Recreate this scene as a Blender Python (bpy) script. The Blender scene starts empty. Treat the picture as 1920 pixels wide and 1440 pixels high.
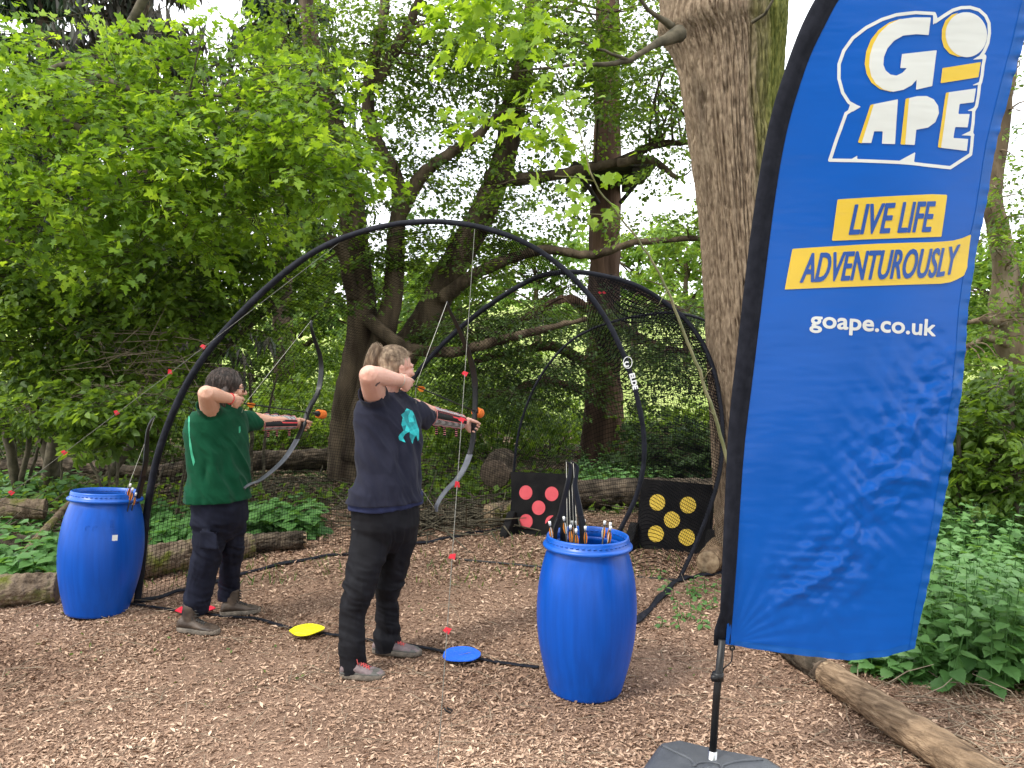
import bpy, bmesh, math, random
import numpy as np
from mathutils import Vector, Matrix

S = bpy.context.scene
PI = math.pi
rng = np.random.default_rng(7)
random.seed(7)

# ---------------------------------------------------------------- camera, sky, sun, exposure
FPX, CAMZ, PITCH = 1440.0, 1.6, math.atan(53 / 1440)
cam_data = bpy.data.cameras.new('camera')
cam = bpy.data.objects.new('camera', cam_data)
S.collection.objects.link(cam)
cam.location = (0, 0, CAMZ)
cam.rotation_euler = (PI / 2 - PITCH, 0, 0)
cam_data.lens = 27.0
cam_data.sensor_width = 36.0
cam_data.clip_start = 0.05
cam_data.clip_end = 600
S.camera = cam

SUN_EL, SUN_AZ = math.radians(52), math.radians(-128)   # azimuth from +Y towards +X: behind the camera, to the left
world = bpy.data.worlds.new("World")
S.world = world
world.use_nodes = True
wn, wl = world.node_tree.nodes, world.node_tree.links
wn.clear()
w_out = wn.new('ShaderNodeOutputWorld')
w_bg = wn.new('ShaderNodeBackground')
w_bg.inputs['Strength'].default_value = 0.15
sky = wn.new('ShaderNodeTexSky')
sky.sky_type = 'NISHITA'
sky.sun_disc = False
sky.sun_elevation = SUN_EL
sky.sun_rotation = SUN_AZ
w_tc = wn.new('ShaderNodeTexCoord')
w_no = wn.new('ShaderNodeTexNoise')
w_no.inputs['Scale'].default_value = 3.0
w_no.inputs['Detail'].default_value = 6
w_rp = wn.new('ShaderNodeValToRGB')
w_rp.color_ramp.elements[0].position = 0.30
w_rp.color_ramp.elements[0].color = (.55, .55, .55, 1)
w_rp.color_ramp.elements[1].position = 0.5
w_mx = wn.new('ShaderNodeMixRGB')
w_mx.inputs['Color2'].default_value = (9.0, 9.2, 9.6, 1)      # bright white cloud cover
wl.new(w_tc.outputs['Generated'], w_no.inputs['Vector'])
wl.new(w_no.outputs['Fac'], w_rp.inputs['Fac'])
wl.new(w_rp.outputs['Color'], w_mx.inputs['Fac'])
wl.new(sky.outputs['Color'], w_mx.inputs['Color1'])
wl.new(w_mx.outputs['Color'], w_bg.inputs['Color'])
wl.new(w_bg.outputs['Background'], w_out.inputs['Surface'])

sun_data = bpy.data.lights.new('sun', 'SUN')
sun_data.energy = 1.5
sun_data.angle = math.radians(10)
sun_data.color = (1.0, 0.96, 0.88)
sun = bpy.data.objects.new('sun', sun_data)
S.collection.objects.link(sun)
_sd = Vector((math.sin(SUN_AZ) * math.cos(SUN_EL), math.cos(SUN_AZ) * math.cos(SUN_EL), math.sin(SUN_EL)))
sun.rotation_euler = _sd.to_track_quat('Z', 'Y').to_euler()
sun.location = (-6, -6, 12)

S.view_settings.view_transform = 'Standard'
S.view_settings.look = 'None'
S.view_settings.exposure = 0.95
S.view_settings.gamma = 1
S.view_settings.use_curve_mapping = False
S.render.engine = 'CYCLES'
S.cycles.max_bounces = 8
S.cycles.diffuse_bounces = 3
S.cycles.glossy_bounces = 3
S.cycles.transmission_bounces = 4
S.cycles.transparent_max_bounces = 24
S.cycles.sample_clamp_indirect = 8

# ---------------------------------------------------------------- helpers: photo pixel + distance -> place in the world
cP, sP = math.cos(PITCH), math.sin(PITCH)
def ray(px, py):
    x, u = (px - 960) / FPX, -(py - 720) / FPX
    return Vector((x, cP + u * sP, -sP + u * cP))
def at(px, py, Y):
    d = ray(px, py)
    s = Y / d.y
    return Vector((d.x * s, Y, CAMZ + d.z * s))
def onz(px, py, z=0.0):
    d = ray(px, py)
    s = (z - CAMZ) / d.z
    return Vector((d.x * s, d.y * s, z))
def onplane(px, py, p, n):
    d = ray(px, py)
    o = Vector((0, 0, CAMZ))
    s = (p - o).dot(n) / d.dot(n)
    return o + d * s

# ---------------------------------------------------------------- numpy noise
def _hash(ix, iy, iz, seed):
    n = (ix * 374761393 + iy * 668265263 + iz * 1274126177 + seed * 982451653) & 0x7fffffff
    n = ((n ^ (n >> 13)) * 1103515245) & 0x7fffffff
    n = ((n ^ (n >> 11)) * 12345677) & 0x7fffffff
    return ((n ^ (n >> 15)) & 0xffff) / 65535.0
def vnoise(P, seed=0):
    P = np.asarray(P, float)
    i = np.floor(P).astype(np.int64)
    f = P - i
    f = f * f * (3 - 2 * f)
    r = 0
    for a in (0, 1):
        wa = f[..., 0] if a else 1 - f[..., 0]
        for b in (0, 1):
            wb = f[..., 1] if b else 1 - f[..., 1]
            for c in (0, 1):
                wc = f[..., 2] if c else 1 - f[..., 2]
                r = r + wa * wb * wc * _hash(i[..., 0] + a, i[..., 1] + b, i[..., 2] + c, seed)
    return r * 2 - 1
def fbm(P, oct=4, seed=0):
    r, a = 0, 1.0
    P = np.asarray(P, float)
    for k in range(oct):
        r = r + a * vnoise(P, seed + k * 17)
        P = P * 2.03 + 11.3
        a *= .5
    return r
def n3(x, y, z=0.0):
    x, y, z = np.broadcast_arrays(np.asarray(x, float), np.asarray(y, float), np.asarray(z, float))
    return np.stack([x, y, z], -1)

# ---------------------------------------------------------------- objects
def tag(o, label=None, cat=None, group=None, kind=None):
    if label: o['label'] = label
    if cat: o['category'] = cat
    if group: o['group'] = group
    if kind: o['kind'] = kind
    return o
def thing(name, label, cat, loc=(0, 0, 0), group=None):
    o = bpy.data.objects.new(name, None)
    o.empty_display_size = .1
    S.collection.objects.link(o)
    o.location = loc
    return tag(o, label, cat, group)
WL = {}
def origin_of(o):
    p = Vector((0, 0, 0))
    while o is not None:
        p += o.location
        o = o.parent
    return p
def link_mesh(name, me, mats, parent=None, origin=None, smooth=True):
    """me holds world coordinates; they are made local to the parent or the origin"""
    o = bpy.data.objects.new(name, me)
    S.collection.objects.link(o)
    org = origin_of(parent) if parent is not None else Vector(origin or (0, 0, 0))
    if org.length > 0:
        me.transform(Matrix.Translation(-org))
    if parent is not None: o.parent = parent
    else: o.location = org
    for m in (mats if isinstance(mats, (list, tuple)) else [mats]):
        me.materials.append(m)
    if smooth and len(me.polygons):
        me.polygons.foreach_set('use_smooth', np.ones(len(me.polygons), bool))
    me.update()
    return o
def np_mesh(name, V, F, attr=None, uv=None):
    me = bpy.data.meshes.new(name)
    V = np.asarray(V, np.float32)
    F = np.asarray(F, np.int32)
    nf, k = F.shape
    me.vertices.add(len(V))
    me.vertices.foreach_set('co', V.ravel())
    me.loops.add(nf * k)
    me.loops.foreach_set('vertex_index', F.ravel())
    me.polygons.add(nf)
    me.polygons.foreach_set('loop_start', np.arange(0, nf * k, k, dtype=np.int32))
    me.update(calc_edges=True)
    if attr is not None:
        a = me.attributes.new('tone', 'FLOAT', 'POINT')
        a.data.foreach_set('value', np.asarray(attr, np.float32))
    if uv is not None:
        l = me.uv_layers.new(name='UVMap')
        l.data.foreach_set('uv', np.asarray(uv, np.float32)[F.ravel()].ravel())
    return me

class MB:
    """collects shapes in world coordinates, links them as one mesh"""
    def __init__(s): s.v, s.f = [], []
    def add(s, V, F):
        n = len(s.v)
        s.v += [tuple(p) for p in V]
        s.f += [tuple(i + n for i in f) for f in F]
        return s
    def tube(s, pts, r, n=8, flat=None, caps=True, up=(0, 0, 1), closed=False):
        """pts list; r one radius or a list of radii or (ra, rb) pairs; rings perpendicular to the path"""
        pts = [Vector(p) for p in pts]
        m = len(pts)
        rr = [r] * m if not isinstance(r, (list, tuple)) else list(r)
        V, F = [], []
        u0 = Vector(up)
        for i, p in enumerate(pts):
            a, b = pts[max(i - 1, 0)], pts[min(i + 1, m - 1)]
            if closed: a, b = pts[i - 1], pts[(i + 1) % m]
            t = (b - a).normalized()
            side = t.cross(u0)
            if side.length < 1e-4: side = t.cross(Vector((0.3, 1, 0.2)))
            side.normalize()
            u = side.cross(t).normalized()
            if flat is None: u0 = u
            ra, rb = (rr[i], rr[i]) if not isinstance(rr[i], (list, tuple)) else rr[i]
            for k in range(n):
                c = 2 * PI * k / n
                V.append(p + side * (ra * math.cos(c)) + u * (rb * math.sin(c)))
        for i in range(m if closed else m - 1):
            j = (i + 1) % m
            for k in range(n):
                l = (k + 1) % n
                F.append((i * n + k, j * n + k, j * n + l, i * n + l))
        if caps and not closed:
            F.append(tuple(range(n)))
            F.append(tuple((m - 1) * n + k for k in range(n - 1, -1, -1)))
        return s.add(V, F)
    def limb(s, pts, radii, n=14, up=(0, 0, 1)):
        """tube with round ends"""
        pts = [Vector(p) for p in pts]
        R = [x if isinstance(x, (list, tuple)) else (x, x) for x in radii]
        d0, d1 = (pts[1] - pts[0]).normalized(), (pts[-1] - pts[-2]).normalized()
        P, Q = [], []
        for a in (0, 30, 60):
            q = math.radians(a)
            P.append(pts[0] - d0 * (min(R[0]) * (1 - math.sin(q))) + Vector((0, 0, 0)))
            k = math.sqrt(max(1 - (1 - math.sin(q)) ** 2, .02))
            Q.append((R[0][0] * k, R[0][1] * k))
        P += pts; Q += R
        for a in (60, 30, 0):
            q = math.radians(a)
            P.append(pts[-1] + d1 * (min(R[-1]) * (1 - math.sin(q))))
            k = math.sqrt(max(1 - (1 - math.sin(q)) ** 2, .02))
            Q.append((R[-1][0] * k, R[-1][1] * k))
        return s.tube(P, Q, n, up=up)
    def ell(s, c, r, ax=None, nu=16, nv=10):
        c = Vector(c)
        ax = ax or (Vector((1, 0, 0)), Vector((0, 1, 0)), Vector((0, 0, 1)))
        V, F = [c + ax[2] * r[2]], []
        for i in range(1, nv):
            a = PI * i / nv
            for j in range(nu):
                b = 2 * PI * j / nu
                V.append(c + ax[0] * (r[0] * math.sin(a) * math.cos(b)) + ax[1] * (r[1] * math.sin(a) * math.sin(b)) + ax[2] * (r[2] * math.cos(a)))
        V.append(c - ax[2] * r[2])
        L = len(V) - 1
        for j in range(nu):
            k = (j + 1) % nu
            F.append((0, 1 + j, 1 + k))
            F.append((L, 1 + (nv - 2) * nu + k, 1 + (nv - 2) * nu + j))
            for i in range(nv - 2):
                F.append((1 + i * nu + j, 1 + (i + 1) * nu + j, 1 + (i + 1) * nu + k, 1 + i * nu + k))
        return s.add(V, F)
    def lathe(s, prof, c, n=48):
        """prof list of (r, z); c base centre"""
        c = Vector(c)
        V, F = [], []
        for r, z in prof:
            for k in range(n):
                a = 2 * PI * k / n
                V.append(c + Vector((r * math.cos(a), r * math.sin(a), z)))
        for i in range(len(prof) - 1):
            for k in range(n):
                l = (k + 1) % n
                F.append((i * n + k, i * n + l, (i + 1) * n + l, (i + 1) * n + k))
        return s.add(V, F)
    def prism(s, poly, d):
        """closed polygon of points, extruded by the vector d"""
        n = len(poly)
        d = Vector(d)
        V = [Vector(p) for p in poly] + [Vector(p) + d for p in poly]
        F = [tuple(range(n - 1, -1, -1)), tuple(range(n, 2 * n))] + [(i, (i + 1) % n, n + (i + 1) % n, n + i) for i in range(n)]
        return s.add(V, F)
    def box(s, c, h, ax=None):
        c = Vector(c)
        ax = ax or (Vector((1, 0, 0)), Vector((0, 1, 0)), Vector((0, 0, 1)))
        V = [c + ax[0] * (h[0] * a) + ax[1] * (h[1] * b) + ax[2] * (h[2] * e) for a in (-1, 1) for b in (-1, 1) for e in (-1, 1)]
        return s.add(V, [(0, 1, 3, 2), (4, 6, 7, 5), (0, 4, 5, 1), (2, 3, 7, 6), (0, 2, 6, 4), (1, 5, 7, 3)])
    def mesh(s, name):
        me = bpy.data.meshes.new(name)
        me.from_pydata(s.v, [], s.f)
        bm = bmesh.new(); bm.from_mesh(me)
        bmesh.ops.recalc_face_normals(bm, faces=bm.faces)
        bm.to_mesh(me); bm.free()
        return me
    def build(s, name, mats, parent=None, origin=None, smooth=True, bevel=0):
        me = s.mesh(name)
        if bevel:
            bm = bmesh.new(); bm.from_mesh(me)
            e = [x for x in bm.edges if len(x.link_faces) == 2 and x.calc_face_angle(0) > .5]
            bmesh.ops.bevel(bm, geom=e, offset=bevel, segments=2, affect='EDGES', clamp_overlap=True)
            bm.to_mesh(me); bm.free()
        return link_mesh(name, me, mats, parent, origin, smooth)

def remeshed(mb, voxel, smooth=4, disp=None, name='shape', factor=.5):
    """one continuous skin grown over overlapping closed shapes"""
    me = mb.mesh(name)
    o = bpy.data.objects.new('tmp', me)
    S.collection.objects.link(o)
    m = o.modifiers.new('r', 'REMESH'); m.mode = 'VOXEL'; m.voxel_size = voxel
    if smooth:
        m = o.modifiers.new('s', 'SMOOTH'); m.iterations = smooth; m.factor = factor
    dg = bpy.context.evaluated_depsgraph_get()
    new = bpy.data.meshes.new_from_object(o.evaluated_get(dg))
    new.name = name
    bpy.data.objects.remove(o)
    bpy.data.meshes.remove(me)
    if disp:
        n = len(new.vertices)
        co = np.empty(n * 3, np.float32); new.vertices.foreach_get('co', co)
        no = np.empty(n * 3, np.float32); new.vertices.foreach_get('normal', no)
        co, no = co.reshape(-1, 3).astype(float), no.reshape(-1, 3).astype(float)
        r = disp(co, no)
        co = co + (no * r[:, None] if r.ndim == 1 else r)
        new.vertices.foreach_set('co', co.astype(np.float32).ravel())
        new.update()
    return new

def smooth_path(pts, k=6):
    """Catmull-Rom through the points (Vectors or tuples of any length)"""
    P = np.array([tuple(p) for p in pts], float)
    n = len(P)
    if n < 3: 
        return [P[0] + (P[-1] - P[0]) * i / k for i in range(k + 1)]
    out = []
    for i in range(n - 1):
        p0, p1, p2, p3 = P[max(i - 1, 0)], P[i], P[i + 1], P[min(i + 2, n - 1)]
        for j in range(k):
            t = j / k
            out.append(.5 * ((2 * p1) + (-p0 + p2) * t + (2 * p0 - 5 * p1 + 4 * p2 - p3) * t * t + (-p0 + 3 * p1 - 3 * p2 + p3) * t ** 3))
    out.append(P[-1])
    return out

# ---------------------------------------------------------------- procedural materials
def new_mat(name):
    m = bpy.data.materials.new(name)
    m.use_nodes = True
    nt = m.node_tree
    nt.nodes.clear()
    out = nt.nodes.new('ShaderNodeOutputMaterial')
    return m, nt, out
def pm(name, c1, c2=None, scale=8.0, rough=.7, bump=0.0, bscale=None, stretch=(1, 1, 1), metal=0, spec=.5,
       trans=0.0, tcol=None, attr=False, c3=None, rotz=0, detail=5, contrast=(.35, .65), sheen=0, coat=0, bdist=.01, mid=.5):
    m, nt, out = new_mat(name)
    N, L = nt.nodes, nt.links
    b = N.new('ShaderNodeBsdfPrincipled')
    b.inputs['Roughness'].default_value = rough
    b.inputs['Metallic'].default_value = metal
    b.inputs['Specular IOR Level'].default_value = spec
    if sheen: b.inputs['Sheen Weight'].default_value = sheen
    if coat: b.inputs['Coat Weight'].default_value = coat; b.inputs['Coat Roughness'].default_value = .17
    tc = N.new('ShaderNodeTexCoord')
    mp = N.new('ShaderNodeMapping')
    mp.inputs['Scale'].default_value = stretch
    vr = N.new('ShaderNodeVectorRotate'); vr.rotation_type = 'Z_AXIS'; vr.inputs['Angle'].default_value = rotz
    L.new(tc.outputs['Object'], vr.inputs['Vector']); L.new(vr.outputs['Vector'], mp.inputs['Vector'])
    c2 = c2 or tuple(x * .8 for x in c1)
    rp = N.new('ShaderNodeValToRGB')
    e = rp.color_ramp.elements
    e[0].color, e[1].color = (*c1, 1), (*c2, 1)
    if attr:
        at_ = N.new('ShaderNodeAttribute'); at_.attribute_name = 'tone'
        L.new(at_.outputs['Fac'], rp.inputs['Fac'])
        e[0].position, e[1].position = 0, 1
    else:
        no = N.new('ShaderNodeTexNoise')
        no.inputs['Scale'].default_value = scale
        no.inputs['Detail'].default_value = detail
        L.new(mp.outputs['Vector'], no.inputs['Vector'])
        L.new(no.outputs['Fac'], rp.inputs['Fac'])
        e[0].position, e[1].position = contrast
    if c3:
        x = rp.color_ramp.elements.new(mid if attr else sum(contrast) / 2)
        x.color = (*c3, 1)
    L.new(rp.outputs['Color'], b.inputs['Base Color'])
    if bump:
        bn = N.new('ShaderNodeTexNoise')
        bn.inputs['Scale'].default_value = bscale or scale * 3
        bn.inputs['Detail'].default_value = 6
        L.new(mp.outputs['Vector'], bn.inputs['Vector'])
        bu = N.new('ShaderNodeBump')
        bu.inputs['Strength'].default_value = bump
        bu.inputs['Distance'].default_value = bdist
        L.new(bn.outputs['Fac'], bu.inputs['Height'])
        L.new(bu.outputs['Normal'], b.inputs['Normal'])
    last = b.outputs['BSDF']
    if trans:
        tr = N.new('ShaderNodeBsdfTranslucent')
        if tcol:
            mm = N.new('ShaderNodeMixRGB'); mm.blend_type = 'MULTIPLY'; mm.inputs['Fac'].default_value = 1
            mm.inputs['Color2'].default_value = (*tcol, 1)
            L.new(rp.outputs['Color'], mm.inputs['Color1'])
            L.new(mm.outputs['Color'], tr.inputs['Color'])
        else: L.new(rp.outputs['Color'], tr.inputs['Color'])
        mx = N.new('ShaderNodeMixShader'); mx.inputs['Fac'].default_value = trans
        L.new(last, mx.inputs[1]); L.new(tr.outputs['BSDF'], mx.inputs[2])
        last = mx.outputs['Shader']
    L.new(last, out.inputs['Surface'])
    return m

def leafmat(name, dark, mid_, light, trans=.42):
    return pm(name, dark, light, attr=True, c3=mid_, rough=.5, spec=.35, trans=trans, tcol=(1.9, 1.7, .7))
M = {}
M['leaf_lime'] = leafmat('lime leaves', (.075, .145, .018), (.15, .27, .028), (.28, .42, .05), .5)
M['leaf_mid'] = leafmat('mid green leaves', (.048, .092, .018), (.098, .172, .028), (.185, .29, .05), .52)
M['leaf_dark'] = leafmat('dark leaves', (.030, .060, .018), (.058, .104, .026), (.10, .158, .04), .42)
M['leaf_yew'] = leafmat('conifer needles', (.012, .03, .012), (.02, .05, .018), (.04, .065, .025), .2)
M['leaf_far'] = leafmat('far sunny leaves', (.07, .14, .03), (.14, .24, .05), (.24, .34, .08), .5)
M['leaf_nettle'] = leafmat('nettle leaves', (.05, .13, .035), (.095, .22, .06), (.17, .32, .11), .35)
M['grass'] = leafmat('grass', (.05, .10, .02), (.09, .16, .03), (.16, .22, .06), .35)
M['needle_brown'] = leafmat('dry needles', (.03, .028, .02), (.05, .045, .03), (.035, .055, .03), .1)
M['bark'] = pm('ridged bark', (.10, .072, .045), (.27, .215, .145), 5, .9, .7, 30, (1, 1, .25), c3=(.19, .14, .09), spec=.2, bdist=.02)
M['bark_moss'] = pm('mossy bark', (.075, .085, .02), (.16, .14, .08), 7, .95, .8, 36, (1, 1, .3), c3=(.13, .14, .035), spec=.15, bdist=.02)
M['bark_dark'] = pm('dark bark', (.045, .032, .022), (.14, .105, .07), 6, .95, .9, 26, (1, 1, .25), c3=(.085, .064, .043), spec=.15, bdist=.03)
M['bark_red'] = pm('red brown bark', (.05, .03, .02), (.15, .09, .06), 5, .95, .9, 16, (1, 1, .12), c3=(.09, .055, .038), spec=.15, bdist=.03)
M['bark_branch'] = pm('branch bark', (.05, .045, .03), (.13, .11, .075), 12, .9, .4, 40, spec=.2)
M['green_stem'] = pm('green stem', (.16, .17, .07), (.27, .24, .12), 9, .7, .2, 40)
M['dead_stick'] = pm('dead sticks', (.16, .12, .08), (.34, .27, .19), 14, .9, .3, 50)
# ================================================================ THE GROUND
def gh(x, y):
    """height of the ground"""
    x, y = np.asarray(x, float), np.asarray(y, float)
    z = .014 * fbm(n3(x * .9, y * .9), 3, 3) + .006 * fbm(n3(x * 5, y * 5), 2, 5)
    far = np.clip((y - 9) / 20, 0, 1)
    z = z + far * .12 * fbm(n3(x * .25, y * .25), 3, 9)
    z = z + np.clip(y - 24, 0, 200) * .09 * (1 + .3 * vnoise(n3(x * .03, y * .03, 2)))
    side = np.clip((np.abs(x) - 3.5 - .25 * y) / 6, 0, 1)
    return z + side * .15 * (1 + vnoise(n3(x * .4, y * .4, 5)))
def ghf(x, y): return float(gh(np.array([x]), np.array([y]))[0])
def axis(a, b, step, lo, hi, grow=1.16):
    v = list(np.arange(a, b, step)); d = step
    while v[-1] < hi: d = min(d * grow, 8); v.append(v[-1] + d)
    d = step
    while v[0] > lo: d = min(d * grow, 8); v.insert(0, v[0] - d)
    return np.array(v)
def mulch_mask(x, y):
    """1 on the chip-covered clearing, 0 on the forest floor"""
    n = .35 * fbm(n3(x * .8, y * .8), 3, 21)
    left = x + 2.9 + .16 * y + n + np.clip(y - 5, 0, 9) * -.28
    back = 7.7 - y + n * 1.4 - .1 * x
    right = 2.55 - x + (y - 3) * .05 + n * .8
    return np.clip(np.minimum(np.minimum(left, right), back) * 2.2 + .5, 0, 1)

gx, gy = axis(-4.5, 4.6, .045, -110, 110), axis(1.6, 9, .045, -14, 190)
GX, GY = np.meshgrid(gx, gy, indexing='ij')
GZ = gh(GX, GY)
nx_, ny_ = GX.shape
idx = np.arange(nx_ * ny_).reshape(nx_, ny_)
gf = np.stack([idx[:-1, :-1], idx[1:, :-1], idx[1:, 1:], idx[:-1, 1:]], -1).reshape(-1, 4)
mask = mulch_mask(GX, GY)
me = np_mesh('ground', np.stack([GX, GY, GZ], -1).reshape(-1, 3), gf, attr=mask.ravel())
def ground_mat():
    m, nt, out = new_mat('wood chips and forest floor')
    N, L = nt.nodes, nt.links
    b = N.new('ShaderNodeBsdfPrincipled'); b.inputs['Roughness'].default_value = .95; b.inputs['Specular IOR Level'].default_value = .15
    tc = N.new('ShaderNodeTexCoord')
    def noise(sc, det=6, w=0):
        n = N.new('ShaderNodeTexNoise'); n.inputs['Scale'].default_value = sc; n.inputs['Detail'].default_value = det
        n.inputs['Distortion'].default_value = w
        L.new(tc.outputs['Object'], n.inputs['Vector']); return n
    def ramp(src, *st):
        r = N.new('ShaderNodeValToRGB'); e = r.color_ramp.elements
        e[0].position, e[0].color = st[0][0], (*st[0][1], 1); e[1].position, e[1].color = st[-1][0], (*st[-1][1], 1)
        for p, c in st[1:-1]:
            x = e.new(p); x.color = (*c, 1)
        L.new(src, r.inputs['Fac']); return r
    def mix(f, a, c):
        x = N.new('ShaderNodeMixRGB'); L.new(f, x.inputs['Fac']); L.new(a, x.inputs['Color1']); L.new(c, x.inputs['Color2']); return x
    chips = ramp(noise(70, 8, 1.5).outputs['Fac'], (.35, (.12, .07, .048)), (.5, (.27, .172, .118)), (.66, (.50, .35, .245)))
    soil = ramp(noise(2.2, 5).outputs['Fac'], (.35, (.11, .066, .045)), (.65, (.26, .165, .115)))
    mulch = mix(noise(1.7, 4).outputs['Fac'], chips.outputs['Color'], soil.outputs['Color'])
    litter = ramp(noise(35, 7, 1).outputs['Fac'], (.35, (.035, .028, .018)), (.55, (.09, .065, .04)), (.7, (.17, .13, .085)))
    moss = ramp(noise(25, 6).outputs['Fac'], (.3, (.03, .055, .014)), (.7, (.09, .14, .035)))
    mr = ramp(noise(1.1, 5).outputs['Fac'], (.42, (0, 0, 0)), (.6, (1, 1, 1)))
    forest = mix(mr.outputs['Color'], litter.outputs['Color'], moss.outputs['Color'])
    a = N.new('ShaderNodeAttribute'); a.attribute_name = 'tone'
    near = mix(a.outputs['Fac'], forest.outputs['Color'], mulch.outputs['Color'])
    sx = N.new('ShaderNodeSeparateXYZ'); L.new(tc.outputs['Object'], sx.inputs['Vector'])
    mp = N.new('ShaderNodeMapRange'); mp.inputs['From Min'].default_value = 17; mp.inputs['From Max'].default_value = 22
    L.new(sx.outputs['Y'], mp.inputs['Value'])
    meadow = ramp(noise(.9, 6).outputs['Fac'], (.3, (.24, .34, .07)), (.7, (.46, .52, .17)))  # grass colour raised above its own green, sunlight painted into it
    allc = mix(mp.outputs['Result'], near.outputs['Color'], meadow.outputs['Color'])
    L.new(allc.outputs['Color'], b.inputs['Base Color'])
    bu = N.new('ShaderNodeBump'); bu.inputs['Strength'].default_value = .9; bu.inputs['Distance'].default_value = .02
    L.new(noise(55, 8, 1).outputs['Fac'], bu.inputs['Height']); L.new(bu.outputs['Normal'], b.inputs['Normal'])
    L.new(b.outputs['BSDF'], out.inputs['Surface'])
    return m
ground = link_mesh('ground', me, ground_mat())
tag(ground, 'woodland clearing floor of brown wood chips with bare soil patches', 'ground', kind='structure')

# ================================================================ leaves: many small faces, each with its own tone
def unit(v): return v / np.maximum(np.linalg.norm(v, axis=-1, keepdims=True), 1e-9)
SHAPES = {
    'kite': (np.array([[0, 0, 0], [.42, .5, .10], [1, 0, -.08], [.42, -.5, .10]]), [(0, 1, 2), (0, 2, 3)]),
    'oval': (np.array([[0, 0, 0], [.25, .42, .08], [.65, .40, .05], [1, 0, -.14], [.65, -.40, .05], [.25, -.42, .08]]), [(0, 1, 2, 3), (0, 3, 4, 5)]),
    'blade': (np.array([[0, .5, 0], [0, -.5, 0], [.55, .3, .12], [.55, -.3, .12], [1, 0, .0]]), [(0, 1, 3), (0, 3, 2), (2, 3, 4)]),
    # toothed heart (nettle): many-pointed outline round a rib
    'tooth': (np.array([[0, 0, 0], [-.02, .22, .03], [.10, .40, .06], [.22, .38, .06], [.26, .46, .07], [.38, .36, .06], [.44, .40, .05], [.56, .27, .04], [.63, .29, .03], [.76, .14, 0], [1, 0, -.12],
                        [.76, -.14, 0], [.63, -.29, .03], [.56, -.27, .04], [.44, -.40, .05], [.38, -.36, .06], [.26, -.46, .07], [.22, -.38, .06], [.10, -.40, .06], [-.02, -.22, .03], [.4, 0, -.02]]),
              [(20, i, i + 1) for i in range(19)] + [(20, 19, 0)]),
    # five-lobed maple leaf
    'lobed': (np.array([[0, 0, 0], [-.02, .25, .05], [.12, .48, .05], [.22, .28, .03], [.42, .60, .04], [.50, .30, .02], [.56, .17, 0], [.72, .20, .02], [1, 0, -.1],
                        [.72, -.20, .02], [.56, -.17, 0], [.50, -.30, .02], [.42, -.60, .04], [.22, -.28, .03], [.12, -.48, .05], [-.02, -.25, .05], [.3, 0, -.02]]),
              [(16, i, i + 1) for i in range(15)] + [(16, 15, 0)]),
}
def leaf_arrays(P, D, N, Ln, W, shape):
    T, F = SHAPES[shape]
    D = unit(D)
    B = unit(np.cross(N, D)); N = np.cross(D, B)
    n, k = len(P), len(T)
    X = P[:, None] + D[:, None] * (T[:, 0][None, :, None] * Ln[:, None, None]) + B[:, None] * (T[:, 1][None, :, None] * (Ln * W)[:, None, None]) + N[:, None] * (T[:, 2][None, :, None] * Ln[:, None, None])
    FF = (np.array(F)[None] + (np.arange(n) * k)[:, None, None]).reshape(-1, len(F[0]))
    return X.reshape(-1, 3), FF
def leaf_obj(name, P, D, N, Ln, W, shape, tone, mat_, parent=None, origin=None):
    V, FF = leaf_arrays(P, D, N, Ln, W, shape)
    return link_mesh(name, np_mesh(name, V, FF, attr=np.repeat(tone, len(SHAPES[shape][0]))), mat_, parent, origin, smooth=False)
def sprays(O, D, Lg, K, leaf, wide=.42, droop=.25, flat=.35, tone0=.5, tvar=.18):
    """leafy sprays: K leaves in a flattened fan along each twig"""
    n = len(O)
    D = unit(D)
    U = np.array([0, 0, 1.]) + rng.normal(0, flat, (n, 3))
    Sd = unit(np.cross(D, U)); U = np.cross(Sd, D)
    t = rng.random((n, K)) ** .8
    s = rng.choice([-1., 1.], (n, K))
    off = s * rng.random((n, K)) ** .7 * wide * (1.15 - .8 * t)
    Lk = Lg[:, None]
    P = O[:, None] + D[:, None] * (t * Lk)[..., None] + Sd[:, None] * (off * Lk)[..., None] + U[:, None] * (rng.normal(0, .05, (n, K)) * Lk)[..., None]
    P[..., 2] -= droop * (t ** 2) * Lk * .6 + droop * np.abs(off) * Lk * .5
    ld = D[:, None] * .6 + Sd[:, None] * (s * .8)[..., None] + rng.normal(0, .35, (n, K, 3)); ld[..., 2] -= .35
    ln = U[:, None] + rng.normal(0, .42, (n, K, 3))
    size = leaf * rng.uniform(.6, 1.25, (n, K))
    tone = np.clip(tone0 + rng.normal(0, tvar, (n, 1)) + rng.normal(0, .14, (n, K)), 0, 1)
    return P.reshape(-1, 3), ld.reshape(-1, 3), ln.reshape(-1, 3), size.ravel(), tone.ravel()
def sticks(A, B, ra, rb, k=4):
    """thin tapered prisms from A to B"""
    n = len(A)
    D = unit(B - A)
    Sd = unit(np.cross(D, np.array([.3, .2, 1.]) + rng.normal(0, .05, (n, 3)))); U = np.cross(Sd, D)
    c = 2 * PI * np.arange(k) / k
    ring = Sd[:, None] * np.cos(c)[None, :, None] + U[:, None] * np.sin(c)[None, :, None]
    ra, rb = np.broadcast_to(ra, (n,)), np.broadcast_to(rb, (n,))
    V = np.concatenate([A[:, None] + ring * ra[:, None, None], B[:, None] + ring * rb[:, None, None]], 1).reshape(-1, 3)
    i = np.arange(k); j = (i + 1) % k
    F = np.stack([i, j, j + k, i + k], -1)
    return V, (F[None] + (np.arange(n) * 2 * k)[:, None, None]).reshape(-1, 4)
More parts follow.
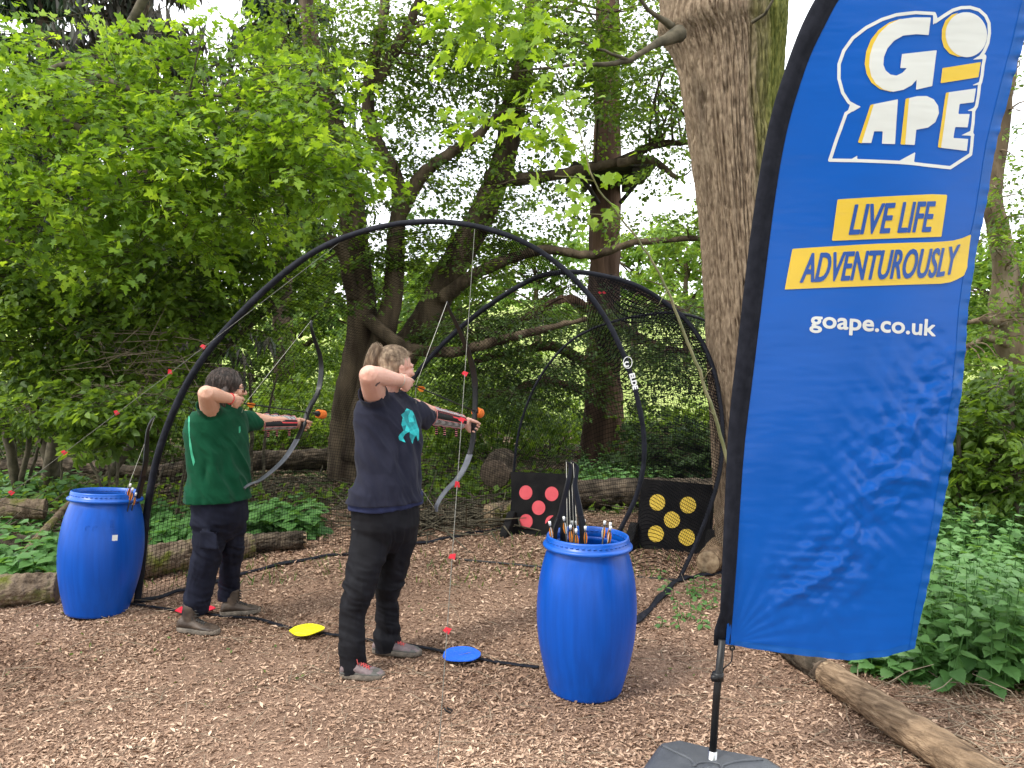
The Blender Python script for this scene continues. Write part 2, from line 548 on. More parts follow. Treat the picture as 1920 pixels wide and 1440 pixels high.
def blob_points(blobs):
    """blobs: (px, py, Y, rx_px, ry_px, rY, n) ellipsoids seen at that place; returns points and their outward directions"""
    O, D = [], []
    for px, py, Y, rx, ry, rY, n in blobs:
        c = np.array(at(px, py, Y))
        r = np.array([rx * Y / FPX, rY, ry * Y / FPX])
        q = rng.normal(0, 1, (n, 3)); q = unit(q) * (rng.random((n, 1)) ** .45)
        O.append(c + q * r)
        d = q * np.array([1, 1, .25]) + rng.normal(0, .45, (n, 3)) * np.array([1, 1, .3])
        d[:, 1] -= .15
        D.append(d)
    return np.concatenate(O), np.concatenate(D)
def tube_into(mb, pts, r, n=8, k=5, wob=0.0):
    P = smooth_path(pts, k)
    R = smooth_path([(x, 0, 0) for x in r], k)
    if wob:
        for i in range(1, len(P) - 1): P[i] = P[i] + rng.normal(0, wob, 3)
    mb.tube(P, [max(float(x[0]), .002) for x in R], n)
def bark_disp(me, amp, fr=14, zf=2.4, seed=1):
    n = len(me.vertices)
    co = np.empty(n * 3, np.float32); me.vertices.foreach_get('co', co); co = co.reshape(-1, 3).astype(float)
    no = np.empty(n * 3, np.float32); me.vertices.foreach_get('normal', no); no = no.reshape(-1, 3)
    h = 1 - np.abs(fbm(n3(co[:, 0] * fr, co[:, 1] * fr, co[:, 2] * zf), 3, seed)) * 1.6
    co += no * (h * amp)[:, None]
    me.vertices.foreach_set('co', co.astype(np.float32).ravel()); me.update()

def tree(name, label, cat, stems, blobs, leafm, barkm, leaf=.07, K=36, Ls=.55, shape='kite', nbr=40, W=.8, group=None,
         tone=.5, tvar=.18, droop=.25, flat=.35, wide=.42, br=.022, bdisp=.012, base=None, nside=14, twigs=True):
    """stems: lists of ((x,y,z) points, radii)"""
    b = base or stems[0][0][0]
    root = thing(name, label, cat, (b[0], b[1], ghf(b[0], b[1]) if base is None else b[2]), group)
    ends = []
    for pts, rad in stems:
        tr = MB(); tube_into(tr, pts, rad, nside, 8, .004)
        nm_ = 'trunk' if pts[0][2] < 1.0 else 'limb'
        me_ = tr.mesh(nm_)
        if bdisp: bark_disp(me_, bdisp)
        link_mesh(nm_, me_, barkm, root)
        P = smooth_path(pts, 6)
        ends += [np.array(p) for p in P[len(P) // 4:]]
    ends = np.array(ends)
    if blobs:
        O, D = blob_points(blobs)
        if nbr:
            sel = rng.choice(len(O), min(nbr, len(O)), replace=False)
            for i in sel:
                d = np.linalg.norm((ends - O[i]) * np.array([1, 1, 1.5]) + np.array([0, 0, 0]), axis=1)
                a = ends[np.argmin(d + rng.random(len(d)) * .4)]
                L_ = np.linalg.norm(O[i] - a)
                m1 = a + (O[i] - a) * .35 + np.array([0, 0, .10 * L_]) + rng.normal(0, .07, 3) * L_
                m2 = a + (O[i] - a) * .7 + np.array([0, 0, .06 * L_]) + rng.normal(0, .06, 3) * L_
                r0 = br * min(1.6, .5 + L_ / 3)
                br_ = MB(); tube_into(br_, [a, m1, m2, O[i]], [r0, r0 * .7, r0 * .42, r0 * .15], 6, 4)
                link_mesh('branch', br_.mesh('branch'), barkm, root)
        P, d_, n_, s_, t_ = sprays(O, D, Ls * rng.uniform(.6, 1.3, len(O)), K, leaf, wide, droop, flat, tone, tvar)
        leaf_obj('crown', P, d_, n_, s_, W, shape, t_, leafm, root)
        if twigs:
            Du = unit(D) * (Ls * .8); Du[:, 2] -= droop * Ls * .3
            V, F_ = sticks(O - Du * .35, O + Du, .0045, .0015, 3)
            link_mesh('twig', np_mesh('twig', V, F_), M['bark_branch'] if barkm is not M['bark_dark'] else barkm, root)['kind'] = 'stuff'
    return root
def up(px, py, Y): return tuple(at(px, py, Y))

# ---------------------------------------------------------------- the big trunk behind the flag
def big_tree():
    Y0 = 5.7
    rows = [(-900, 1205, 1530), (-420, 1235, 1505), (-120, 1240, 1486), (0, 1250, 1476), (45, 1246, 1474), (80, 1268, 1472), (130, 1284, 1470), (250, 1298, 1470), (400, 1318, 1476), (600, 1336, 1484),
            (750, 1345, 1492), (900, 1350, 1502), (1000, 1354, 1512), (1050, 1352, 1520), (1085, 1346, 1530), (1100, 1340, 1540)]
    nA, per = 560, 44
    P = smooth_path([(r[0], r[1], r[2]) for r in rows], per)
    V = []
    th = np.linspace(0, 2 * PI, nA, endpoint=False)
    for py, l, r in P:
        a, b = at(l, py, Y0), at(r, py, Y0)
        c, R = (a + b) / 2, (b - a).length / 2
        V.append(np.stack([c.x + R * np.cos(th), Y0 + .12 + R * np.sin(th), np.full(nA, c.z)], -1))
    V = np.array(V)
    # fissured plates of bark, running up the trunk, and the swelling round the old branch
    ang = np.broadcast_to(th, V.shape[:2])
    cx_, sx_ = np.cos(ang) * 8.0, np.sin(ang) * 8.0
    z = V[..., 2]
    wob = .35 * fbm(n3(cx_ * .6, sx_ * .6, z * 1.6), 3, 4)
    lean_ = .9 * vnoise(n3(cx_ * .35, sx_ * .35, z * .9), 51)
    f1 = np.abs(fbm(n3(cx_ * 1.7 + wob + lean_, sx_ * 1.7 + wob + lean_, z * 1.9), 2, 11))
    f2 = np.abs(fbm(n3(cx_ * 2.6 + wob, sx_ * 2.6, z * 5.0), 2, 31))
    h = np.clip(f1 * 3.6, 0, 1) ** .75 * .034 + np.clip(f2 * 3.2, 0, 1) * .013 + .005 * fbm(n3(cx_ * 5, sx_ * 5, z * 22), 3, 71) - .036
    big = .03 * vnoise(n3(np.cos(ang) * 1.2, np.sin(ang) * 1.2, z * .7), 8)
    d = np.stack([np.cos(ang), np.sin(ang), np.zeros_like(ang)], -1)
    V = V + d * (h + big)[..., None]
    m = len(P)
    ii = np.arange(m * nA).reshape(m, nA)
    jj = np.roll(ii, -1, 1)
    F_ = np.stack([ii[:-1], ii[1:], jj[1:], jj[:-1]], -1).reshape(-1, 4)
    root = thing('tree', 'massive grey brown trunk with ridged bark and green moss, standing behind the blue flag', 'tree', (2.05, Y0 + .12, 0))
    side = np.clip((np.cos(ang) - .12) * 2.4 + .5 * fbm(n3(cx_ * .5, sx_ * .5, z * 1.2), 3, 77), 0, 1) * np.clip((z - 1.6) / .8, 0, 1)
    me = np_mesh('trunk', V.reshape(-1, 3), F_, attr=side.ravel())
    bm_, nt, out = new_mat('oak bark with moss')
    N, L = nt.nodes, nt.links
    b = N.new('ShaderNodeBsdfPrincipled'); b.inputs['Roughness'].default_value = .92; b.inputs['Specular IOR Level'].default_value = .2
    tc = N.new('ShaderNodeTexCoord'); mp = N.new('ShaderNodeMapping'); mp.inputs['Scale'].default_value = (1, 1, .38)
    L.new(tc.outputs['Object'], mp.inputs['Vector'])
    def nr(sc, cols, vec):
        n = N.new('ShaderNodeTexNoise'); n.inputs['Scale'].default_value = sc; n.inputs['Detail'].default_value = 7
        L.new(vec, n.inputs['Vector']); r = N.new('ShaderNodeValToRGB'); e = r.color_ramp.elements
        e[0].position, e[0].color = .33, (*cols[0], 1); e[1].position, e[1].color = .68, (*cols[1], 1)
        L.new(n.outputs['Fac'], r.inputs['Fac']); return n, r
    _, ra = nr(46, ((.15, .105, .07), (.31, .235, .16)), mp.outputs['Vector'])
    nb, rb = nr(40, ((.07, .085, .018), (.20, .20, .05)), mp.outputs['Vector'])
    at_ = N.new('ShaderNodeAttribute'); at_.attribute_name = 'tone'
    mx = N.new('ShaderNodeMixRGB'); L.new(at_.outputs['Fac'], mx.inputs['Fac']); L.new(ra.outputs['Color'], mx.inputs['Color1']); L.new(rb.outputs['Color'], mx.inputs['Color2'])
    L.new(mx.outputs['Color'], b.inputs['Base Color'])
    bu = N.new('ShaderNodeBump'); bu.inputs['Strength'].default_value = .8; bu.inputs['Distance'].default_value = .012
    L.new(nb.outputs['Fac'], bu.inputs['Height']); L.new(bu.outputs['Normal'], b.inputs['Normal'])
    L.new(b.outputs['BSDF'], out.inputs['Surface'])
    link_mesh('trunk', me, bm_, root)
    for pts, r in [([up(1275, 62, 5.45), up(1225, 85, 5.3), up(1170, 115, 5.2), up(1080, 122, 5.1), up(960, 135, 5.0)], [.06, .024, .018, .012, .005]),
                   ([up(1262, 50, 5.5), up(1215, 15, 5.4), up(1150, -60, 5.3)], [.03, .014, .008]),
                   ([up(1175, 112, 5.2), up(1120, 90, 5.1), up(1050, 60, 5.0)], [.014, .008, .004]),
                   ([up(1410, 42, 5.25), up(1440, 20, 5.15), up(1452, -20, 5.1)], [.013, .01, .007])]:
        br = MB(); tube_into(br, pts, r, 8, 5, .004); br.build('branch', M['bark_branch'], root)
    # leafy twig ends of the low branch
    O, D = blob_points([(985, 60, 5.0, 80, 50, .3, 16), (960, 240, 5.0, 60, 60, .3, 8), (900, 30, 5.0, 60, 40, .3, 10)])
    P, d_, n_, s_, t_ = sprays(O, D, np.full(len(O), .32), 16, .085, .35, .5, .3, .78, .1)
    leaf_obj('crown', P, d_, n_, s_, .9, 'lobed', t_, M['leaf_lime'], root)
    return root
big_tree()

# the young shoot that grows in front of the big trunk
def shoot():
    pts = [up(1372, 905, 4.9), up(1352, 815, 4.85), up(1318, 715, 4.8), (up(1283, 625, 4.75)), up(1252, 545, 4.7), up(1215, 478, 4.65), up(1165, 410, 4.6), up(1115, 340, 4.5), up(1088, 250, 4.45), up(1065, 195, 4.4), up(1045, 120, 4.4)]
    g = onz(1392, 1060)
    root = thing('sapling', 'thin yellow green maple shoot arching across the front of the mossy trunk', 'sapling', (g.x, 5.0, 0))
    mb = MB()
    tube_into(mb, [(g.x, 5.0, 0), up(1385, 985, 4.95)] + pts, [.013, .0125, .012, .0115, .011, .0095, .008, .007, .006, .005, .004, .003, .002], 8, 5, .004)
    for a, b in [((1318, 715, 4.8), (1335, 690, 4.7)), ((1252, 545, 4.7), (1235, 572, 4.6)), ((1345, 790, 4.85), (1328, 768, 4.75)), ((1165, 410, 4.6), (1080, 400, 4.5)), ((1115, 340, 4.5), (1040, 330, 4.4)), ((1088, 250, 4.45), (1030, 235, 4.4))]:
        a_, b_ = Vector(at(*a)), Vector(at(*b))
        mb.tube([a_, (a_ + b_) / 2 + Vector((0, 0, .01)), b_], [.004, .003, .0015], 6)
    mb.build('stem', M['green_stem'], root)
    P, D, N_, Ln, T = [], [], [], [], []
    for px, py, n, sp in [(1030, 235, 16, 40), (1045, 330, 20, 38), (1080, 400, 16, 34), (1150, 330, 8, 26), (1130, 390, 9, 30), (1048, 115, 20, 46), (1060, 180, 14, 30)]:
        for _ in range(n):
            P.append(at(px + random.gauss(0, sp), py + random.gauss(0, sp * .6), 4.45 + random.gauss(0, .06)))
            D.append((random.gauss(0, .7), random.gauss(-.2, .4), -.6 + random.gauss(0, .3)))
            N_.append((random.gauss(0, .5), -.5 + random.gauss(0, .4), .8))
            Ln.append(random.uniform(.05, .085)); T.append(random.uniform(.55, 1))
    leaf_obj('leaves', np.array([tuple(p) for p in P]), np.array(D), np.array(N_), np.array(Ln), 1.0, 'lobed', np.array(T), M['leaf_lime'], root)
shoot()

# ---------------------------------------------------------------- the many-stemmed tree behind the archers
tree('tree', 'many-stemmed dark tree with twisted leaning limbs, behind the archer in navy', 'tree',
     [([up(668, 925, 10), up(655, 860, 10), up(655, 760, 10), up(668, 690, 10), up(680, 610, 10), up(672, 520, 10), up(662, 420, 10), up(650, 320, 10), up(612, 190, 10), up(585, 90, 10), up(570, -60, 10)], [.38, .28, .21, .20, .195, .18, .165, .15, .125, .105, .09]),
      ([up(672, 860, 9.9), up(700, 700, 9.9), up(735, 560, 9.9), up(742, 450, 9.9), (up(750, 380, 9.9)), up(740, 330, 9.8), up(700, 250, 9.8), up(690, 160, 9.8), up(715, 60, 9.8), up(730, -80, 9.8)], [.26, .18, .125, .11, .10, .09, .08, .07, .06, .05]),
      ([up(680, 870, 10.1), up(735, 700, 10.1), up(800, 600, 10.1), up(855, 490, 10.1), up(905, 400, 10.1), up(945, 300, 10.1), up(960, 210, 10.1), up(985, 110, 10.1), up(1000, 0, 10.1), up(1005, -120, 10.1)], [.28, .22, .20, .185, .17, .155, .14, .12, .10, .08]),
      ([up(750, 400, 9.9), up(790, 330, 9.8), up(840, 290, 9.7), up(900, 250, 9.6), up(930, 215, 9.5)], [.10, .08, .06, .05, .03]),
      ([up(915, 335, 10), up(985, 335, 9.8), up(1070, 322, 9.9), up(1160, 302, 9.9), up(1230, 272, 9.7), up(1320, 268, 9.4)], [.11, .075, .06, .05, .04, .02]),
      ([up(1160, 305, 9.6), up(1220, 300, 9.5), up(1268, 335, 9.4)], [.05, .04, .02]),
      ([up(662, 560, 9.8), up(640, 470, 9.6), up(600, 445, 9.4), up(520, 425, 9.0), up(430, 400, 8.7)], [.08, .07, .06, .045, .02]),
      ([up(830, 560, 9.9), up(900, 510, 9.7), up(1010, 470, 9.5), up(1110, 478, 9.4), up(1190, 455, 9.3), up(1330, 445, 9.1)], [.1, .07, .055, .045, .035, .02]),
      ([up(690, 600, 9.8), up(760, 650, 9.5), up(850, 660, 9.3), up(930, 640, 9.1), up(1010, 620, 9.0), up(1100, 598, 8.9)], [.09, .07, .06, .05, .04, .02]),
      ([up(700, 160, 9.8), up(760, 60, 9.7), up(800, -40, 9.6)], [.08, .06, .04]),
      ],
     [(620, 130, 10.1, 140, 150, 1.0, 175), (760, 90, 10.0, 140, 110, 1.0, 180), (900, 110, 10.1, 120, 120, 1.0, 165), (770, 300, 10.0, 130, 90, .9, 130), (580, 350, 9.6, 110, 100, .8, 90),
      (1030, 170, 9.8, 120, 100, .9, 140), (1215, 120, 9.3, 90, 120, .9, 120), (1100, 60, 9.6, 130, 60, .8, 60), (960, 395, 9.9, 90, 70, .8, 90), (850, 500, 10.1, 120, 60, .7, 84), (1275, 270, 9.3, 60, 90, .7, 60), (1250, 420, 9.0, 80, 35, .5, 22), (690, 480, 10.2, 90, 60, .6, 40),
      (600, 560, 9.5, 90, 50, .5, 30), (740, 420, 9.4, 70, 50, .5, 18), (1080, 30, 9.3, 120, 70, .7, 34), (560, 240, 9.2, 80, 90, .7, 44)],
     M['leaf_mid'], M['bark_dark'], leaf=.060, K=32, Ls=.5, nbr=95, W=.8, tone=.42, tvar=.22, br=.024)

# ---------------------------------------------------------------- the straight red-barked conifer with its plank platform
tree('conifer_tree', 'tall straight conifer with red brown buttressed trunk, carrying a dark platform', 'tree',
     [([up(1130, 905, 11.3), up(1131, 870, 11.3), up(1132, 810, 11.3), up(1131, 700, 11.3), up(1132, 560, 11.3), up(1136, 380, 11.3), up(1138, 180, 11.3), up(1140, 0, 11.3), up(1141, -200, 11.3)], [.52, .40, .30, .24, .22, .2, .17, .15, .12]),
      ([up(1112, 690, 11.1), up(1040, 650, 10.6), up(960, 660, 10.2), up(880, 680, 9.9)], [.06, .05, .035, .015]),
      ([up(1150, 600, 11.1), up(1210, 640, 10.6), up(1270, 660, 10.2), up(1340, 655, 9.8)], [.06, .05, .035, .015]),
      ([up(1112, 590, 11.1), up(1060, 560, 10.7), up(980, 600, 10.2), up(900, 640, 9.8)], [.05, .04, .03, .015]),
      ([up(1112, 740, 11.1), up(1030, 715, 10.4), up(950, 735, 9.8), up(900, 745, 9.4)], [.05, .04, .03, .015]),
      ([up(1150, 520, 11.1), up(1230, 560, 10.4), up(1310, 600, 9.9)], [.05, .04, .015])],
     [(980, 690, 10, 130, 30, .8, 90), (1250, 660, 10, 110, 35, .8, 90), (1010, 600, 10, 110, 35, .8, 90), (1180, 590, 10, 100, 24, .7, 36), (930, 740, 9.6, 90, 22, .7, 60), (1050, 730, 10.5, 50, 26, .5, 20),
      (1270, 580, 9.8, 80, 24, .6, 36), (1280, 720, 10, 60, 20, .6, 24), (1140, 160, 10.9, 70, 130, .7, 40), (880, 620, 9.6, 60, 40, .6, 50)],
     M['leaf_dark'], M['bark_red'], leaf=.06, K=44, Ls=.55, nbr=70, W=.55, tone=.5, droop=.5, flat=.15, wide=.5, br=.02, bdisp=.03, nside=30)

plat = thing('tree_platform', 'dark wooden platform fixed high round the conifer trunk', 'platform', tuple(at(1138, 330, 10.6)))
M['dark_wood'] = pm('dark weathered planks', (.018, .014, .011), (.045, .036, .028), 9, .9, .5, 40, (1, 6, 1))
c0 = at(1141, 326, 10.75)
for k in range(7):
    MB().box(c0 + Vector((0, -.48 + .16 * k, 0)), (.56, .07, .03)).build('plank', M['dark_wood'], plat, smooth=False)
for sx in (-.3, .3):
    MB().box(c0 + Vector((sx, 0, -.085)), (.045, .52, .06)).build('joist', M['dark_wood'], plat, smooth=False)
    MB().tube([c0 + Vector((sx * 1.4, -.4, -.1)), c0 + Vector((sx * .5, -.1, -.42))], .03, 8).build('strut', M['dark_wood'], plat)

# ---------------------------------------------------------------- bright green sprays, upper left (one young sycamore and one hazel)
tree('sycamore_tree', 'bright lime green sycamore spreading its leaves over the upper left', 'tree',
     [([(-6.2, 8.2, 0), (-5.6, 8.0, 1.6), (-4.9, 7.8, 3.0), (-4.0, 7.5, 4.2), (-3.2, 7.2, 5.2)], [.13, .11, .085, .06, .03]),
      ([(-5.4, 8.0, 2.2), up(80, 330, 7.4), up(240, 340, 7.1), up(340, 350, 6.8)], [.05, .035, .02, .01]),
      ([(-5.2, 7.9, 2.6), up(60, 230, 7.4), up(200, 260, 7.0), up(420, 290, 6.7), up(530, 330, 6.6)], [.05, .035, .03, .02, .01]),
      ([(-4.6, 7.7, 3.4), up(100, 130, 7.2), up(260, 170, 6.9), up(430, 180, 6.7)], [.05, .035, .02, .01])],
     [(110, 150, 7.4, 130, 60, .6, 60), (50, 300, 7.0, 120, 60, .6, 60), (240, 200, 7.0, 130, 60, .6, 70), (340, 300, 6.7, 140, 60, .6, 84), (460, 230, 6.8, 110, 70, .6, 64), (560, 290, 6.7, 90, 60, .5, 44), (640, 330, 6.7, 50, 50, .4, 16),
      (150, 390, 6.9, 130, 50, .6, 64), (330, 400, 6.6, 80, 32, .4, 26), (50, 450, 7.0, 90, 60, .6, 40), (290, 120, 7.3, 110, 60, .6, 44), (600, 170, 7.1, 70, 80, .5, 26), (420, 110, 7.2, 80, 60, .5, 30), (290, 480, 7.2, 110, 40, .5, 26), (470, 390, 7.2, 90, 40, .5, 24), (120, 60, 7.6, 60, 60, .4, 10)],
     M['leaf_lime'], M['bark_branch'], leaf=.074, K=22, Ls=.50, shape='lobed', nbr=80, W=.95, tone=.48, tvar=.28, br=.012, bdisp=.004, droop=.6, flat=.5)
tree('hazel_tree', 'shaded hazel thicket with layered dark green leaves behind the left barrel', 'tree',
     [([(-5.6, 9.2, 0), (-5.2, 9.0, 1.2), (-4.4, 8.6, 2.4), (-3.6, 8.3, 3.2)], [.09, .07, .05, .03]),
      ([(-5.5, 9.3, 0), (-5.9, 9.1, 1.4), (-6.2, 8.8, 2.6)], [.07, .05, .03]),
      ([(-5.0, 9.3, 0), (-4.2, 9.0, .9), (-3.2, 8.6, 1.7), (-2.4, 8.4, 2.3)], [.05, .04, .03, .015])],
     [(100, 520, 8.3, 150, 60, .6, 120), (330, 480, 8.3, 130, 60, .6, 120), (120, 620, 8.2, 150, 60, .6, 120), (300, 580, 8.2, 120, 60, .6, 100), (460, 560, 8.6, 90, 80, .5, 80), (80, 700, 8.1, 110, 50, .5, 80),
      (480, 440, 8.5, 90, 50, .5, 70), (260, 690, 8.4, 90, 36, .4, 50), (20, 560, 8.1, 60, 80, .5, 50), (60, 790, 8.3, 80, 30, .4, 25)],
     M['leaf_mid'], M['bark_branch'], leaf=.080, K=24, Ls=.42, shape='oval', nbr=60, W=.72, tone=.6, tvar=.28, br=.012, bdisp=.004)
tree('elder_bush', 'pale green leafy bush leaning in just above the left barrel', 'bush',
     [([(-3.6, 7.4, 0), (-3.5, 7.3, .6), (-3.2, 7.1, 1.0)], [.02, .016, .008]), ([(-3.3, 7.5, 0), (-3.1, 7.3, .7), (-2.9, 7.0, 1.1)], [.018, .014, .007]), ([(-3.9, 7.5, 0), (-4.2, 7.4, .9)], [.016, .008])],
     [(245, 765, 6.7, 70, 40, .3, 38), (215, 820, 6.7, 50, 30, .3, 24), (180, 760, 6.9, 60, 30, .3, 14), (40, 770, 7.0, 50, 30, .3, 10)],
     M['leaf_mid'], M['bark_branch'], leaf=.085, K=26, Ls=.3, shape='oval', nbr=20, W=.62, tone=.5, br=.008, bdisp=0)

# ---------------------------------------------------------------- dark conifers at the upper left
for i, (px, Y, h, lab) in enumerate([(275, 15, 13, 'dark spruce with drooping brown needled boughs, behind the bright sycamore leaves'), (90, 17, 13, 'shadowy spruce further left with its trunk showing low down among the leaves'), (530, 18, 15, 'dark conifer between the spruce and the many-stemmed tree')]):
    b = onz(px, 720); x0 = at(px, 600, Y).x
    root = thing('spruce_tree', lab, 'tree', (x0, Y, 0), 'dark conifers at the back')
    mb = MB(); tube_into(mb, [(x0, Y, 0), (x0 + .05, Y, h * .5), (x0, Y, h)], [.26, .17, .05], 12, 8, .01)
    mb.build('trunk', M['bark_dark'], root)
    n = 210
    z = rng.uniform(1.6 if i < 1 else (3.2 if i == 1 else 4.6), h - 1, n); a = rng.uniform(0, 2 * PI, n); L_ = 2.9 * (1 - z / (h * 1.25)) * rng.uniform(.6, 1.1, n)
    A = np.stack([np.full(n, x0), np.full(n, Y), z], -1)
    B = A + np.stack([np.cos(a) * L_, np.sin(a) * L_, -.18 * L_], -1)
    V, F_ = sticks(A, B, .035, .006, 5)
    link_mesh('branch', np_mesh('branch', V, F_), M['bark_dark'], root)
    t = rng.random((n, 42, 1)) * .85 + .15
    P = (A[:, None] + (B - A)[:, None] * t).reshape(-1, 3) + rng.normal(0, .06, (n * 42, 3))
    d = rng.normal(0, .28, (len(P), 3)) + np.array([0, 0, -1.0]); nn = rng.normal(0, 1, (len(P), 3))
    leaf_obj('crown', P, d, nn, rng.uniform(.18, .5, len(P)), .22, 'kite', rng.random(len(P)), M['needle_brown'] if i == 0 else M['leaf_yew'], root)

# ---------------------------------------------------------------- trees on the right, beyond the flag
tree('ash_tree', 'pale barked tree with a forked leaning trunk, beyond the right edge of the flag', 'tree',
     [([up(1995, 900, 10.2), up(1950, 760, 10.2), up(1910, 670, 10.2), up(1885, 590, 10.2), up(1885, 500, 10.2), up(1870, 420, 10.2), up(1862, 360, 10.2), up(1880, 240, 10.2), up(1900, 100, 10.2)], [.26, .24, .22, .2, .14, .12, .1, .08, .06]),
      ([up(1900, 620, 10.2), up(1925, 560, 10.1), up(1950, 500, 10.0), up(1990, 420, 9.9)], [.13, .10, .08, .05]),
      ([up(1885, 610, 10.1), up(1850, 600, 9.8), up(1815, 605, 9.6)], [.06, .045, .02]),
      ([up(1890, 645, 10.1), up(1850, 635, 9.8), up(1810, 650, 9.6)], [.05, .035, .015])],
     [(1890, 330, 9.8, 50, 80, .6, 26), (1850, 500, 9.8, 60, 60, .6, 22), (1900, 600, 9.6, 60, 40, .5, 26), (1930, 120, 9.8, 60, 110, .6, 34), (1860, 700, 9.6, 70, 40, .5, 40), (1950, 420, 9.6, 60, 90, .6, 30)],
     M['leaf_mid'], M['bark'], leaf=.07, K=26, Ls=.45, nbr=30, W=.6, tone=.6, br=.02)
tree('shrub', 'dark green leafy shrub above the nettles at the right edge', 'shrub',
     [([(3.9, 5.9, 0), (3.8, 5.8, .8), (3.7, 5.7, 1.5)], [.04, .03, .015]), ([(3.5, 6.0, 0), (3.4, 5.8, .7), (3.3, 5.7, 1.2)], [.03, .02, .01]), ([(3.2, 6.3, 0), (3.1, 6.1, .7), (3.0, 6.0, 1.1)], [.03, .02, .01])],
     [(1850, 800, 5.9, 80, 60, .4, 55), (1900, 880, 5.7, 60, 60, .4, 50), (1820, 890, 6.0, 70, 50, .4, 45), (1900, 730, 6.0, 50, 60, .4, 24), (1790, 800, 6.2, 40, 40, .3, 12)],
     M['leaf_mid'], M['bark_branch'], leaf=.080, K=24, Ls=.3, shape='oval', nbr=24, W=.6, tone=.45, tvar=.22, br=.01, bdisp=0)
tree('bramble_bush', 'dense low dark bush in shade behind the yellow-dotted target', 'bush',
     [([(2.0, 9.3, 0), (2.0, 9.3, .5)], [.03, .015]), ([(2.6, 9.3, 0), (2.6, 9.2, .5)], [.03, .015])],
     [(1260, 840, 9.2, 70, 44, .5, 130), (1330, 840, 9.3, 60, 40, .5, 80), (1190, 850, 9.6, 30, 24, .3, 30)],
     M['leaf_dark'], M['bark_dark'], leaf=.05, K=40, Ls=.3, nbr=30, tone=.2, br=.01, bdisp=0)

# far trees: each one a trunk and a crown
far_specs = [  # px, Y, crown base/top heights, radius, leaf material, tone, label
    (-40, 22, 2, 9, 2.6, 'leaf_mid', .4, 'far shaded tree at the left edge, behind the hazel'),
    (150, 22, .5, 5.4, 2.6, 'leaf_mid', .4, 'far dark tree low behind the left barrel'),
    (370, 24, .3, 4.4, 2.3, 'leaf_far', .2, 'far dark tree behind the archer in green'),
    (560, 27, .3, 4.6, 2.4, 'leaf_mid', .6, 'far green tree seen between the two archers'),
    (700, 26, 1.0, 5.2, 2.6, 'leaf_far', .25, 'far tree behind the many-stemmed one'),
    (860, 30, 1.0, 5.0, 2.6, 'leaf_mid', .6, 'far tree seen inside the front hoop of the net'),
    (1010, 38, 2.2, 6.0, 2.6, 'leaf_far', .35, 'distant pale green tree left of the conifer trunk'),
    (1190, 42, 2.6, 6.6, 3.0, 'leaf_far', .5, 'distant yellow green tree right of the conifer trunk'),
    (1290, 36, 2.4, 6.2, 2.6, 'leaf_far', .6, 'distant sunny tree left of the massive trunk'),
    (1420, 34, .8, 9, 3.4, 'leaf_far', .4, 'distant tree hidden mostly by the massive trunk'),
    (1790, 26, .6, 5.0, 2.6, 'leaf_far', .5, 'bright yellow green tree just right of the flag'),
    (1900, 22, .3, 3.9, 2.2, 'leaf_far', .35, 'bright low tree at the right edge above the shrub'),
    (2020, 25, .3, 6, 2.6, 'leaf_mid', .6, 'far green tree beyond the right edge'),
    (2230, 22, .3, 7, 2.8, 'leaf_mid', .5, 'nearer of the two green trees well outside the right edge'),
    (2480, 27, .3, 8, 3.2, 'leaf_mid', .4, 'farther of the two green trees well outside the right edge'),
]
for px, Y, z0, z1, R, lm, tn, lab in far_specs:
    x0 = at(px, 600, Y).x; g0 = ghf(x0, Y)
    root = thing('tree', lab, 'tree', (x0, Y, g0), 'far trees round the clearing')
    mb = MB(); tube_into(mb, [(x0, Y, g0 - .1), (x0 + rng.normal(0, .15), Y, g0 + z1 * .5), (x0 + rng.normal(0, .3), Y, g0 + z1 * .9)], [.2, .14, .04], 10, 6, .01)
    for _ in range(14):
        a, z = rng.uniform(0, 2 * PI), rng.uniform(z0 + .3, z1 * .8)
        e = Vector((x0 + math.cos(a) * R * .8, Y + math.sin(a) * R * .6, g0 + z + R * .35))
        tube_into(mb, [(x0, Y, g0 + z), (Vector((x0, Y, g0 + z)) + e) / 2 + Vector((0, 0, .12)), e], [.06, .04, .012], 6, 4)
    mb.build('trunk', M['bark_dark'], root)
    n = int(90 * R * (z1 - z0) / 6)
    nc = 16
    cc = np.stack([rng.uniform(-1, 1, nc) * R * .7, rng.uniform(-1, 1, nc) * R * .5, rng.uniform(0, 1, nc) * (z1 - z0)], -1)
    q = cc[rng.integers(0, nc, n)] + unit(rng.normal(0, 1, (n, 3))) * rng.random((n, 1)) ** .5 * np.array([1, 1, .7]) * R * .42
    O = q + np.array([x0, Y, g0 + z0 + .3])
    P, d_, n_, s_, t_ = sprays(O, rng.normal(0, 1, (n, 3)) * np.array([1, 1, .3]), np.full(n, .9), 34, .17 + .002 * Y, .5, .3, .4, tn, .16)
    leaf_obj('crown', P, d_, n_, s_, .75, 'kite', t_, M[lm], root)

